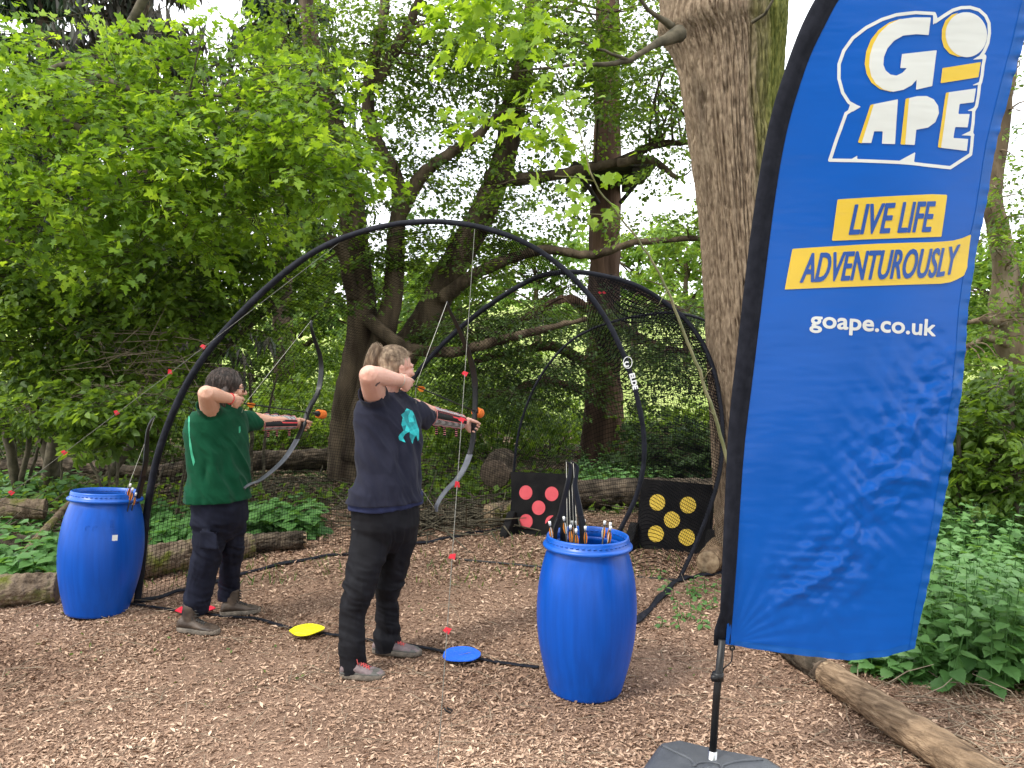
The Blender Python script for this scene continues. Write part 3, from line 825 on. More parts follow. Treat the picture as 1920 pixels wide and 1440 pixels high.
# a band of undergrowth: shaded shrubs standing along the back of the clearing
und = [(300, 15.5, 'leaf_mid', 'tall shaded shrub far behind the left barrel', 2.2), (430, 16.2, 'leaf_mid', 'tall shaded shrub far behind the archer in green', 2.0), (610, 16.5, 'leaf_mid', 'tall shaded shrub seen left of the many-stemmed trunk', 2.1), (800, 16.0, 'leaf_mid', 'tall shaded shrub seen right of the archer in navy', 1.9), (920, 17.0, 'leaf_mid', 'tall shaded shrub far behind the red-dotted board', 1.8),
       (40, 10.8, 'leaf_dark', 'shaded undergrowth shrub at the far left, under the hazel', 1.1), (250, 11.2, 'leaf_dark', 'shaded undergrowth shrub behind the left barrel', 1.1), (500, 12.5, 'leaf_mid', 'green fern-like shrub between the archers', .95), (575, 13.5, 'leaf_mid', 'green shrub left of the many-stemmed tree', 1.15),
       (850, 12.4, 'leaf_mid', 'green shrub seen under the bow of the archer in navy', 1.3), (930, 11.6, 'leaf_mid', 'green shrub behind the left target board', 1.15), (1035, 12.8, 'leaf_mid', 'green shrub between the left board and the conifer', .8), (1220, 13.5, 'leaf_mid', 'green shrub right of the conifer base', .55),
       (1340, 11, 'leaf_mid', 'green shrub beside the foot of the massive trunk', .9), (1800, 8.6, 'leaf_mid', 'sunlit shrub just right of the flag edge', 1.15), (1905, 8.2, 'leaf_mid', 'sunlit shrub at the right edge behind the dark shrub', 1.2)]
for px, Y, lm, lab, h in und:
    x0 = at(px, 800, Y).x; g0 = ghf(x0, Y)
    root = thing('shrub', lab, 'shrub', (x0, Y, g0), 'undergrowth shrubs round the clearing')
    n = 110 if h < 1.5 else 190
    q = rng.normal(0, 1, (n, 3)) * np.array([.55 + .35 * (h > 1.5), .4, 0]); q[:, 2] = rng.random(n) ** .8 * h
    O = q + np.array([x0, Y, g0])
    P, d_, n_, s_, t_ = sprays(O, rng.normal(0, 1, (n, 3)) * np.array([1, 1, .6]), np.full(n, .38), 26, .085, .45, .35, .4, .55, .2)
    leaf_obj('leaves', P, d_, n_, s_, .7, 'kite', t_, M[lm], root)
    st = rng.choice(n, 22, replace=False)
    V, F_ = sticks(np.stack([x0 + q[st, 0] * .3, Y + q[st, 1] * .3, np.full(22, g0)], -1), O[st], .009, .003, 4)
    link_mesh('stem', np_mesh('stem', V, F_), M['bark_branch'], root)

# canopy behind and above the camera: it is what the satin flag and the plastic barrels reflect
for i, (x, y, h) in enumerate([(-7, -6, 9), (0.5, -9, 10), (7, -5, 9)]):
    root = thing('tree', 'tree standing behind the photographer, ' + ('left', 'middle', 'right')[i] + ' one of three', 'tree', (x, y, 0), 'trees behind the photographer')
    mb = MB(); tube_into(mb, [(x, y, 0), (x + .1, y, h * .5), (x, y, h)], [.3, .2, .06], 10, 5)
    mb.build('trunk', M['bark_dark'], root)
    n = 340
    q = unit(rng.normal(0, 1, (n, 3))) * rng.random((n, 1)) ** .4 * np.array([4.2, 3.4, 2.9])
    P, d_, n_, s_, t_ = sprays(q + np.array([x, y, h * .68]), rng.normal(0, 1, (n, 3)), np.full(n, 1.0), 24, .26, .5, .3, .4, .5, .18)
    leaf_obj('crown', P, d_, n_, s_, .8, 'kite', t_, M['leaf_mid'], root)

# ================================================================ loose stuff on the ground
def scatter(n, x0, x1, y0, y1, power=1.0, wide=.78):
    """points spread over the ground inside the wedge the photo could show"""
    y = y0 + (y1 - y0) * rng.random(n) ** power
    x = rng.uniform(-1, 1, n) * (wide * y + .3)
    k = (x > x0) & (x < x1)
    return x[k], y[k]
def put_stuff(name, label, cat, x, y, Ln, W, shape, tone, mat_, tilt=.3, lift=.004, stand=False):
    n = len(x)
    z = gh(x, y) + lift * rng.random(n)
    a = rng.uniform(0, 2 * PI, n)
    if stand:
        D = np.stack([np.cos(a) * .5, np.sin(a) * .5, np.ones(n)], -1) + rng.normal(0, .2, (n, 3)); N_ = rng.normal(0, 1, (n, 3))
    else:
        D = np.stack([np.cos(a), np.sin(a), rng.normal(0, tilt, n)], -1); N_ = np.array([0, 0, 1.]) + rng.normal(0, tilt, (n, 3))
        z = z + .5 * Ln * np.abs(D[:, 2]) * .3
    o = leaf_obj(name, np.stack([x, y, z], -1), D, N_, Ln, W, shape, tone, mat_)
    return tag(o, label, cat, kind='stuff')
M['chip'] = pm('wood chip', (.14, .08, .054), (.72, .53, .385), attr=True, c3=(.41, .27, .185), rough=.9, spec=.2, mid=.55)
M['litter'] = pm('leaf litter', (.06, .038, .024), (.30, .22, .14), attr=True, c3=(.14, .095, .06), rough=.9, spec=.2)
x, y = scatter(230000, -6, 6, 2.2, 5.4, .9)
k = (rng.random(len(x)) < mulch_mask(x, y) * (.62 + .55 * np.clip(fbm(n3(x * 1.3, y * 1.3), 2, 60), -1, 1)) + .06)
x, y = x[k], y[k]
pt = np.clip(fbm(n3(x * 1.1, y * 1.1), 3, 44) * .25, -.3, .3)
put_stuff('wood_chips', 'pale and brown wood chips strewn over the near part of the clearing', 'wood chips', x, y, np.minimum(rng.gamma(2.6, .0060, len(x)) + .005, .042), .34, 'kite', np.clip(rng.beta(2, 2.6, len(x)) + pt, 0, 1), M['chip'], .32, .006)
x, y = scatter(210000, -7, 7, 5.4, 9.0, 1)
k = (rng.random(len(x)) < mulch_mask(x, y) * .75 + .04)
x, y = x[k], y[k]
put_stuff('wood_chips', 'small wood chips further back around the two target boards', 'wood chips', x, y, rng.gamma(2.8, .0072, len(x)) + .007, .38, 'kite', np.clip(rng.beta(2, 3, len(x)), 0, 1), M['chip'], .3, .006)
x, y = scatter(85000, -16, 16, 3, 15, .8, 1.15)
k = mulch_mask(x, y) < .55
x, y = x[k], y[k]
put_stuff('leaf_litter', 'brown dead leaves and bark scraps on the shaded forest floor', 'leaf litter', x, y, rng.uniform(.03, .08, len(x)), .6, 'kite', rng.random(len(x)), M['litter'], .35, .01)
# thin pale straws and sticks
def stick_stuff(name, label, x, y, Lr, r, mat_, zt=.12):
    n = len(x); a = rng.uniform(0, 2 * PI, n); L_ = rng.uniform(*Lr, n)
    z = gh(x, y) + .008
    A = np.stack([x, y, z], -1)
    B = A + np.stack([np.cos(a) * L_, np.sin(a) * L_, np.abs(rng.normal(0, zt, n)) * L_], -1)
    Mi = (A + B) / 2 + rng.normal(0, .08, (n, 3)) * L_[:, None] * np.array([1, 1, .2]) + np.array([0, 0, .006])
    V1, F1 = sticks(A, Mi, r, r * .9, 4); V2, F2 = sticks(Mi, B, r * .9, r * .4, 4)
    o = link_mesh(name, np_mesh(name, np.concatenate([V1, V2]), np.concatenate([F1, F2 + len(V1)])), mat_)
    return tag(o, label, 'sticks', kind='stuff')
x, y = scatter(1100, -5, 5, 2.3, 7.5)
stick_stuff('straws', 'thin pale straws lying among the wood chips', x, y, (.06, .24), .0018, M['dead_stick'])
x, y = scatter(2600, 1.1, 6, 2.3, 6.5)
k = x > 1.55 + .1 * (y - 3)
stick_stuff('twigs', 'dry twigs and stalks lying along the right-hand log and nettle edge', x[k], y[k], (.08, .36), .0028, M['dead_stick'], .25)
x, y = scatter(1500, -9, 9, 6.5, 14)
k = mulch_mask(x, y) < .6
stick_stuff('fallen_branches', 'fallen thin branches on the shaded forest floor', x[k], y[k], (.2, .9), .007, M['bark_branch'], .15)
# sparse green specks, grass tufts on the back of the clearing, and the low plants beyond
x, y = scatter(5200, -5, 5, 5.2, 9.0)
k = fbm(n3(x * 1.2, y * 1.2), 2, 90) > .1
put_stuff('grass', 'thin grass and moss growing through the chips around the target boards', 'grass', x[k], y[k], rng.uniform(.03, .08, k.sum()), .14, 'blade', rng.random(k.sum()), M['grass'], stand=True)
x, y = scatter(700, -4, 4, 2.4, 5.4)
k = fbm(n3(x * 1.5, y * 1.5), 2, 91) > .35
put_stuff('seedlings', 'a few tiny green seedlings poking through the near wood chips', 'seedlings', x[k], y[k], rng.uniform(.015, .035, k.sum()), .6, 'oval', rng.random(k.sum()), M['grass'], .5, .012)
x, y = scatter(40000, -18, 18, 7.6, 17, .8, 1.1)
k = (mulch_mask(x, y) < .5) & (fbm(n3(x * .5, y * .5), 3, 95) > -.25)
x, y = x[k], y[k]
o = put_stuff('ground_cover', 'low green leafy ground cover under the trees at the back', 'ground cover', x, y, rng.uniform(.05, .12, len(x)), .7, 'kite', rng.random(len(x)), M['leaf_mid'], .6, .16)

def plants(name, label, cat, centers, nl, hgt, leaf, shape, W, mat_, stemm, spread, group=None, tone=.5):
    """upright leafy plants: stem with opposite leaves; one object, too many to count"""
    P, D, N_, Ln, T, A, B = [], [], [], [], [], [], []
    for (x, y) in centers:
        h = hgt * random.uniform(.6, 1.15); g = ghf(x, y)
        lean = Vector((random.gauss(0, .14), random.gauss(0, .14), 1)).normalized()
        b0 = Vector((x, y, g)); top = b0 + lean * h
        A.append(tuple(b0)); B.append(tuple(top))
        a0 = random.uniform(0, PI)
        for i in range(nl):
            t = (i + 1) / nl
            a = a0 + (i // 2) * PI / 2 + (i % 2) * PI + random.gauss(0, .25)
            d = Vector((math.cos(a), math.sin(a), -.25 + .5 * t - random.random() * .4))
            P.append(tuple(b0 + lean * (h * t) + d * .01)); D.append(tuple(d))
            N_.append((d.x * -.4 + random.gauss(0, .25), d.y * -.4 - .1 + random.gauss(0, .25), 1))
            Ln.append(leaf * (1.25 - .6 * t) * random.uniform(.75, 1.2)); T.append(min(1, max(0, tone + (t - .6) * .5 + random.gauss(0, .15))))
    V, F_ = sticks(np.array(A), np.array(B), .004, .0015, 4)
    V2, F2 = leaf_arrays(np.array(P), np.array(D, float), np.array(N_, float), np.array(Ln), W, shape)
    k = len(SHAPES[shape][0])
    # stems share the sheet of leaves: split into triangles so both fit one mesh
    F_ = np.concatenate([F_[:, [0, 1, 2]], F_[:, [0, 2, 3]]])
    if F2.shape[1] == 4: F2 = np.concatenate([F2[:, [0, 1, 2]], F2[:, [0, 2, 3]]])
    o = link_mesh(name, np_mesh(name, np.concatenate([V, V2]), np.concatenate([F_, F2 + len(V)]), attr=np.concatenate([np.full(len(V), .4), np.repeat(T, k)])), mat_, smooth=False)
    return tag(o, label, cat, kind='stuff', group=group)
cs = []
while len(cs) < 430:
    y = random.uniform(3.55, 7.0); px = random.uniform(1640, 2000)
    x = (px - 960) / FPX * y
    if x > 1.98 + .14 * (y - 3.6) + .2 * random.random(): cs.append((x, y))
plants('nettles', 'dense bed of pale green nettles with toothed leaves, right of the flag', 'nettles', cs, 14, .52, .080, 'tooth', 1.0, M['leaf_nettle'], None, 0, tone=.68)
cs = [(gr.x, gr.y) for gr in (onz(random.uniform(1600, 1790), random.uniform(1215, 1275)) for _ in range(80))] + [(g.x, g.y) for g in (onz(random.uniform(1690, 1960), random.uniform(1225, 1275)) for _ in range(70))]
plants('low_weeds', 'flattened green weeds at the foot of the nettles, behind the flag bottom', 'weeds', cs, 7, .12, .085, 'tooth', 1.0, M['leaf_nettle'], None, 0, tone=.5)
cs = [(g.x, g.y) for g in (onz(random.uniform(-60, 120), random.uniform(1020, 1100)) for _ in range(70))] + [(g.x, g.y) for g in (onz(random.uniform(-60, 150), random.uniform(905, 985)) for _ in range(70))]
plants('leafy_weeds', 'broad-leaved green weeds among the mossy logs at the left edge', 'weeds', cs, 6, .20, .15, 'oval', .8, M['leaf_nettle'], None, 0, tone=.45)
cs = [(g.x, g.y) for g in (onz(random.uniform(275, 380), random.uniform(985, 1050)) for _ in range(46))] + [(g.x, g.y) for g in (onz(random.uniform(440, 590), random.uniform(975, 1015)) for _ in range(80))]
plants('leafy_weeds', 'broad-leaved green weeds behind the archer in green, above the log', 'weeds', cs, 6, .24, .15, 'oval', .85, M['leaf_nettle'], None, 0, tone=.35)
cs = [(g.x, g.y) for g in (onz(random.uniform(1080, 1250), random.uniform(868, 950)) for _ in range(170))]
plants('understorey_plants', 'bright green low plants at the foot of the conifer, between the boards', 'plants', cs, 9, .30, .09, 'oval', .7, M['leaf_nettle'], None, 0, tone=.6)
cs = [(g.x, g.y) for g in (onz(random.uniform(1230, 1345), random.uniform(1085, 1180)) for _ in range(26))]
plants('low_weeds', 'small weeds and cut stalks on the chips left of the flagpole', 'weeds', cs, 5, .07, .05, 'oval', .6, M['leaf_nettle'], None, 0, tone=.5)

# ---------------------------------------------------------------- logs
def log(name, label, p0, p1, r0, r1, mat_, endm, seed=0, group=None, bend=.04, amp=.012, fr=14):
    p0, p1 = Vector(p0), Vector(p1)
    mid_ = (p0 + p1) / 2 + Vector((0, 0, bend))
    root = thing(name, label, 'log', (p0.x, p0.y, p0.z), group)
    mb = MB()
    P = smooth_path([p0, (p0 + mid_) / 2, mid_, (mid_ + p1) / 2, p1], 26)
    n = len(P)
    mb.tube(P, [(r0 + (r1 - r0) * i / (n - 1)) * (1 + .03 * math.sin(i * .7 + seed)) for i in range(n)], 64, caps=False)
    me = mb.mesh('bark')
    ax_ = (p1 - p0).normalized(); s_ = ax_.cross(Vector((0, 0, 1))).normalized(); t_ = s_.cross(ax_)
    nv = len(me.vertices); co = np.empty(nv * 3, np.float32); me.vertices.foreach_get('co', co); co = co.reshape(-1, 3).astype(float)
    no = np.empty(nv * 3, np.float32); me.vertices.foreach_get('normal', no); no = no.reshape(-1, 3)
    L3 = np.stack([co @ np.array(s_), co @ np.array(t_), co @ np.array(ax_)], -1)
    f_ = np.abs(fbm(L3 * np.array([fr * 2.2, fr * 2.2, fr * .35]), 3, seed))
    co += no * ((np.clip(f_ * 4, 0, 1) - .8) * amp + amp * .5 * fbm(L3 * fr * .6, 2, seed + 4))[:, None]
    me.vertices.foreach_set('co', co.astype(np.float32).ravel()); me.update()
    link_mesh('bark', me, mat_, root)
    for e, q, r in ((p0, Vector(P[1]), r0), (p1, Vector(P[-2]), r1)):
        d = (e - q).normalized()
        c = MB(); c.tube([e - d * .02, e + d * .003, e + d * .006], [r * .985, r * .965, r * .93], 30)
        c.build('cut_end', endm, root)
    return root
M['moss_log'] = pm('mossy log bark', (.065, .045, .030), (.12, .13, .025), 9, .95, .9, 60, spec=.15, c3=(.20, .15, .105), contrast=(.3, .68), bdist=.02)
M['dark_log'] = pm('dark wet bark', (.035, .028, .02), (.13, .10, .07), 9, .95, .9, 40, spec=.15, c3=(.07, .055, .04), bdist=.02)
M['pale_log'] = pm('debarked weathered log', (.09, .058, .036), (.38, .265, .165), 42, .85, .9, 95, (1, .10, 1), c3=(.23, .155, .095), spec=.2, rotz=-.513, bdist=.02, contrast=(.3, .7))
M['cut_wood'] = pm('cut wood', (.20, .13, .075), (.42, .31, .19), 30, .85, .4, 60)
M['cut_dark'] = pm('old cut wood', (.07, .05, .035), (.18, .13, .09), 30, .9, .4, 60)
g = lambda px, py, r=0: tuple(onz(px, py) + Vector((0, 0, r)))
# right foreground pair
log('log', 'pale debarked log lying towards the camera at the lower right', g(1551, 1287, .062), g(1905, 1540, .075), .064, .078, M['pale_log'], M['cut_wood'], 3, bend=-.003, amp=.007, fr=12)
log('log', 'dark rotten log continuing the pale log up behind the flag', g(1541, 1277, .05), g(1405, 1178, .05), .055, .062, M['dark_log'], M['cut_dark'], 5, bend=0, amp=.012)
log('log', 'small pale cut log end beside the foot of the massive trunk', (1.42, 5.52, .10), (1.62, 5.95, .10), .085, .09, M['pale_log'], M['cut_wood'], 9, bend=0, amp=.004)
# left logs
log('log', 'moss-topped log lying beside the left barrel', g(-120, 1150, .10), g(108, 1130, .10), .105, .095, M['moss_log'], M['cut_dark'], 11, bend=.01)
log('log', 'mossy log lying behind the archer in green', g(262, 1085, .11), g(470, 1045, .10), .125, .095, M['moss_log'], M['cut_dark'], 13, bend=.0)
log('log', 'thin dark log with a pale broken end, right of the archer in green', g(440, 1042, .07), g(572, 1030, .08), .07, .07, M['dark_log'], M['cut_wood'], 15, bend=.02, amp=.016)
log('log', 'broad moss-covered log, topmost at the left edge', g(-140, 1005, .20), g(86, 990, .18), .10, .09, M['moss_log'], M['cut_dark'], 17, bend=.02)
log('log', 'dark bare log below the moss-covered one at the left edge', g(-140, 1045, .09), g(82, 1040, .08), .09, .075, M['dark_log'], M['cut_dark'], 19, bend=.01)
log('log', 'slim mossy branch slanting over the weeds at the left edge', g(20, 1090, .06), g(130, 985, .2), .035, .03, M['moss_log'], M['cut_dark'], 20, bend=.02, amp=.006)
log('log', 'thick dark upturned log left of the red-dotted board', (-.19, 8.4, .30), (-.10, 8.9, .36), .17, .16, M['dark_log'], M['cut_dark'], 23, bend=.02, amp=.02, fr=9)
log('log', 'short mossy log round lying beside the red-dotted board', g(915, 985, .09), g(975, 978, .09), .11, .10, M['moss_log'], M['cut_wood'], 25, bend=0)
log('log', 'long low log lying across behind the two boards', g(1000, 955, .14), g(1345, 950, .14), .14, .16, M['dark_log'], M['cut_dark'], 27, bend=.02, amp=.02)
log('log', 'long mossy fallen trunk on the forest floor behind the archers', g(300, 905, .12), g(640, 880, .16), .11, .14, M['dark_log'], M['cut_dark'], 29, bend=.06, amp=.02)
log('log', 'long thin fallen trunk on the ground behind the left barrel', g(-60, 890, .1), g(290, 905, .1), .09, .08, M['dark_log'], M['cut_dark'], 31, bend=.1, amp=.02)
# brush pile seen under the lower bow limb
n = 260
c = np.array(onz(835, 985)); A = c + rng.normal(0, 1, (n, 3)) * np.array([.42, .3, 0]) ; A[:, 2] = np.abs(rng.normal(0, .07, n)) + .02
d = rng.normal(0, 1, (n, 3)) * np.array([1, .8, .22]); B = A + unit(d) * rng.uniform(.2, .6, (n, 1)); B[:, 2] = np.clip(B[:, 2], .01, .4)
V, F_ = sticks(A, B, .009, .004, 5)
tag(link_mesh('brush_pile', np_mesh('brush_pile', V, F_), M['bark_branch'], origin=(c[0], c[1], 0)), 'low heap of dead brown twigs on the ground below the near bow', 'brush pile', kind='stuff')
# bare poles and dead boughs in the shade at the left
root = thing('dead_tree', 'bare leaning saplings with dead twigs, in the shade at the far left', 'tree', tuple(onz(60, 905)))
mb = MB()
for a, b, c_, r in [((35, 900, 8.8), (10, 800, 8.7), (-20, 690, 8.6), .06), ((36, 900, 8.8), (60, 800, 8.6), (92, 700, 8.5), .035), ((45, 898, 8.9), (75, 830, 8.8), (100, 790, 8.7), .02), ((205, 895, 8.7), (203, 830, 8.7), (207, 770, 8.7), .018), ((218, 895, 8.6), (222, 830, 8.6), (225, 780, 8.6), .018), ((110, 892, 8.9), (120, 840, 8.8), (126, 790, 8.7), .014), ((470, 880, 9.3), (472, 800, 9.3), (468, 700, 9.2), .03), ((492, 880, 9.4), (500, 790, 9.4), (520, 700, 9.3), .02)]:
    p = [at(*a), at(*b), at(*c_)]; p[0].z = ghf(p[0].x, p[0].y) - .02
    mb = MB(); tube_into(mb, p, [r, r * .8, r * .5], 8, 6, .006); mb.build('trunk', M['bark_branch'], root)
n = 130
A = np.array([tuple(at(random.uniform(150, 340), random.uniform(620, 740), random.uniform(7.6, 8.2))) for _ in range(n)])
B = A + unit(rng.normal(0, 1, (n, 3)) * np.array([1, .5, .35])) * rng.uniform(.2, .7, (n, 1))
V, F_ = sticks(A, B, .005, .002, 4)
link_mesh('twig', np_mesh('twig', V, F_), M['dead_stick'], root)['kind'] = 'stuff'
# ================================================================ OBJECTS
M['blue_plastic'] = pm('blue barrel plastic', (.001, .062, .36), (.001, .078, .44), 2.5, .36, .12, 9, (14, 14, .6), spec=.32, bdist=.004)
M['blue_rim'] = pm('blue barrel rim plastic', (.001, .080, .42), (.002, .095, .48), 5, .35, spec=.5)
M['black_plastic'] = pm('black plastic', (.006, .006, .007), (.011, .011, .012), 8, .42, spec=.35)
M['limb_sheen'] = pm('black limb with painted sheen', (.085, .09, .105), (.14, .145, .165), 12, .30, spec=.6)  # pale sheen on the black lower limbs, put into the colour as grey
M['limb_black'] = pm('black gloss limb', (.006, .006, .007), (.010, .010, .012), 12, .34, spec=.6)
M['black_foam'] = pm('black foam board', (.009, .009, .010), (.018, .017, .017), 6, .95, .5, 90, spec=.12, bdist=.004)
M['black_fabric'] = pm('black nylon sleeve', (.005, .006, .010), (.012, .013, .021), 20, .7, .6, 50, spec=.2, bdist=.006)
M['red_dot'] = pm('red target spot', (.62, .065, .085), (.70, .09, .11), 12, .6, .2, 60)
M['yellow_dot'] = pm('yellow target spot', (.68, .46, .04), (.78, .54, .06), 12, .6, .2, 60)
M['white_paint'] = pm('white plastic', (.75, .75, .73), (.82, .82, .80), 9, .45)
M['orange_vane'] = pm('orange vane', (.80, .24, .01), (.88, .30, .02), 9, .5, trans=.25)
M['white_vane'] = pm('white vane', (.72, .72, .70), (.8, .8, .78), 9, .5, trans=.25)
M['orange_foam'] = pm('orange foam', (.78, .17, .02), (.86, .22, .03), 30, .85, .3, 120)
M['rope_grey'] = pm('grey cord', (.10, .10, .085), (.22, .21, .18), 90, .9)
M['string_pale'] = pm('pale bowstring', (.45, .43, .36), (.6, .58, .5), 90, .7)
M['pennant'] = pm('red pennant', (.75, .03, .05), (.85, .05, .08), 20, .6, trans=.3)
M['mark_red'] = pm('red rubber marker', (.70, .02, .05), (.78, .03, .07), 9, .5)
M['mark_yellow'] = pm('yellow rubber marker', (.80, .70, .01), (.88, .78, .02), 9, .5)
M['mark_blue'] = pm('blue rubber marker', (.01, .10, .62), (.015, .13, .70), 9, .5)

# ---------------------------------------------------------------- lettering: outline of a word as segments
def word_outline(word):
    cu = bpy.data.curves.new('w', 'FONT'); cu.body = word; cu.resolution_u = 4
    o = bpy.data.objects.new('w', cu); S.collection.objects.link(o)
    me = bpy.data.meshes.new_from_object(o.evaluated_get(bpy.context.evaluated_depsgraph_get()))
    bpy.data.objects.remove(o)
    bm = bmesh.new(); bm.from_mesh(me)
    bmesh.ops.remove_doubles(bm, verts=bm.verts, dist=1e-5)
    seg = np.array([[(e.verts[0].co.x, e.verts[0].co.y), (e.verts[1].co.x, e.verts[1].co.y)] for e in bm.edges if len(e.link_faces) == 1])
    bm.free(); bpy.data.meshes.remove(me)
    return seg
def seg_sdf(seg, X, Y):
    """signed distance (inside negative), even-odd"""
    d = np.full(X.shape, 1e9); par = np.zeros(X.shape, bool)
    for (x0, y0), (x1, y1) in seg:
        dx, dy = x1 - x0, y1 - y0
        L2 = dx * dx + dy * dy + 1e-12
        t = np.clip(((X - x0) * dx + (Y - y0) * dy) / L2, 0, 1)
        d = np.minimum(d, (X - x0 - t * dx) ** 2 + (Y - y0 - t * dy) ** 2)
        if y0 != y1:
            c = ((y0 > Y) != (y1 > Y)) & (X < (x1 - x0) * (Y - y0) / (y1 - y0) + x0)
            par ^= c
    return np.where(par, -1, 1) * np.sqrt(d)
def poly_seg(p): return np.array([[p[i], p[(i + 1) % len(p)]] for i in range(len(p))], float)
def ink(sdf_fn, box, step):
    """2-D shape -> points and faces on a square grid with a clean outline"""
    x0, y0, x1, y1 = box
    xs, ys = np.arange(x0, x1 + step, step), np.arange(y0, y1 + step, step)
    X, Y = np.meshgrid(xs, ys, indexing='ij')
    D = sdf_fn(X, Y); D = np.where(np.abs(D) < 1e-4, 1e-4, D)
    nx, ny = X.shape
    ins = D < 0
    c = ins[:-1, :-1].astype(int) + ins[1:, :-1] + ins[1:, 1:] + ins[:-1, 1:]
    vid, V, F = {}, [], []
    def vert(key, x, y):
        if key not in vid: vid[key] = len(V); V.append((x, y))
        return vid[key]
    for i, j in np.argwhere(c > 0):
        cs = [(i, j), (i + 1, j), (i + 1, j + 1), (i, j + 1)]
        if c[i, j] == 4:
            F.append(tuple(vert(q, xs[q[0]], ys[q[1]]) for q in cs)); continue
        poly = []
        for k in range(4):
            a, b = cs[k], cs[(k + 1) % 4]
            if D[a] < 0: poly.append(vert(a, xs[a[0]], ys[a[1]]))
            if (D[a] < 0) != (D[b] < 0):
                t = D[a] / (D[a] - D[b]); key = (min(a, b), max(a, b))
                poly.append(vert(key, xs[a[0]] + t * (xs[b[0]] - xs[a[0]]), ys[a[1]] + t * (ys[b[1]] - ys[a[1]])))
        if len(poly) >= 3: F.append(tuple(poly))
    return np.array(V), F

# ---------------------------------------------------------------- arrows and bows
def arrow(label, nock, tip, vane=.055, foam=True, spin=0.0, white=False, group=None, vh=1.0):
    nock, tip = Vector(nock), Vector(tip)
    d = (tip - nock).normalized()
    s = d.cross(Vector((0, 0, 1)))
    if s.length < .1: s = d.cross(Vector((0, 1, 0)))
    s.normalize(); u = s.cross(d)
    t = thing('arrow', label, 'arrow', nock, group)
    MB().tube([nock + d * .012, tip], .0040, 8).build('shaft', M['black_plastic'], t)
    MB().tube([nock - d * .004, nock + d * .004, nock + d * .016], [.0045, .0055, .0045] if not white else [.0062, .0068, .0055], 8).build('nock', M['white_paint'] if white else M['black_plastic'], t)
    for k in range(3):
        a = spin + k * 2 * PI / 3
        n = s * math.cos(a) + u * math.sin(a)
        w = d.cross(n) * .0009
        o0 = nock + d * .022
        prof = [o0, o0 + n * (.006 * vh) + d * .006, o0 + n * (.0105 * vh) + d * (vane * .45), o0 + n * (.0075 * vh) + d * (vane * .85), o0 + d * vane]
        MB().prism([p - w for p in prof], w * 2).build('fletching', M['white_vane'] if (white and k == 0) else M['orange_vane'], t, smooth=False)
    if foam:
        a, b = tip - d * .012, tip + d * .062
        mb = MB(); mb.tube([a, a + d * .004, b - d * .004, b, b + d * .0005, b - d * .008], [.026, .030, .030, .027, .012, .009], 24); mb.build('foam_tip', M['orange_foam'], t)
        MB().tube([tip - d * .034, tip - d * .031, tip - d * .014], [.012, .0185, .021], 18).build('tip_collar', M['black_plastic'], t)
    return t
def bow(label, pts, wax, nock=None, W=(.021, .019, .007), th=.0045, grip=.5, name='recurve_bow', group=None, inner=None, lowm=None):
    """pts: from the lower tip to the upper tip; wax: the direction of the limbs' width"""
    P = [Vector(p) for p in smooth_path(pts, 8)]
    n = len(P) - 1
    wax = Vector(wax).normalized()
    t = thing(name, label, 'bow', P[int(n * grip)], group)
    def ribbon(i0, i1, nm, wf, tf, mat_):
        mb = MB(); V, F_ = [], []
        for i in range(i0, i1 + 1):
            a, b = P[max(i - 1, 0)], P[min(i + 1, n)]
            tg = (b - a).normalized(); q = tg.cross(wax).normalized()
            f = abs(i / n - grip) / .5
            w, h = wf(f), tf(f)
            for x, y in ((1, .55), (.75, 1), (-.75, 1), (-1, .55), (-1, -.55), (-.75, -1), (.75, -1), (1, -.55)):
                V.append(P[i] + wax * (w * x) + q * (h * y))
        m = i1 - i0
        for i in range(m):
            for k in range(8):
                l = (k + 1) % 8; F_.append((i * 8 + k, i * 8 + l, (i + 1) * 8 + l, (i + 1) * 8 + k))
        F_ += [tuple(range(7, -1, -1)), tuple(m * 8 + k for k in range(8))]
        mb.add(V, F_).build(nm, mat_, t, smooth=False)
    g0, g1 = int(n * (grip - .13)), int(n * (grip + .13))
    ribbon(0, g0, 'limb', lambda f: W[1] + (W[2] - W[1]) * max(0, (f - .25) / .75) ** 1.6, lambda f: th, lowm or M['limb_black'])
    ribbon(g1, n, 'limb', lambda f: W[1] + (W[2] - W[1]) * max(0, (f - .25) / .75) ** 1.6, lambda f: th, M['limb_black'])
    ribbon(g0, g1, 'riser', lambda f: W[0] * (.8 + .2 * min(1, f * 8)) , lambda f: .017 - .03 * f if f < .3 else .006, M['black_plastic'])
    sp = [P[0] + (P[1] - P[0]) * .3] + [Vector(x) for x in (inner or [])] + ([Vector(nock)] if nock is not None else []) + [P[-1] + (P[-2] - P[-1]) * .3]
    MB().tube(sp, .0012, 6).build('bowstring', M['string_pale'], t)
    return t

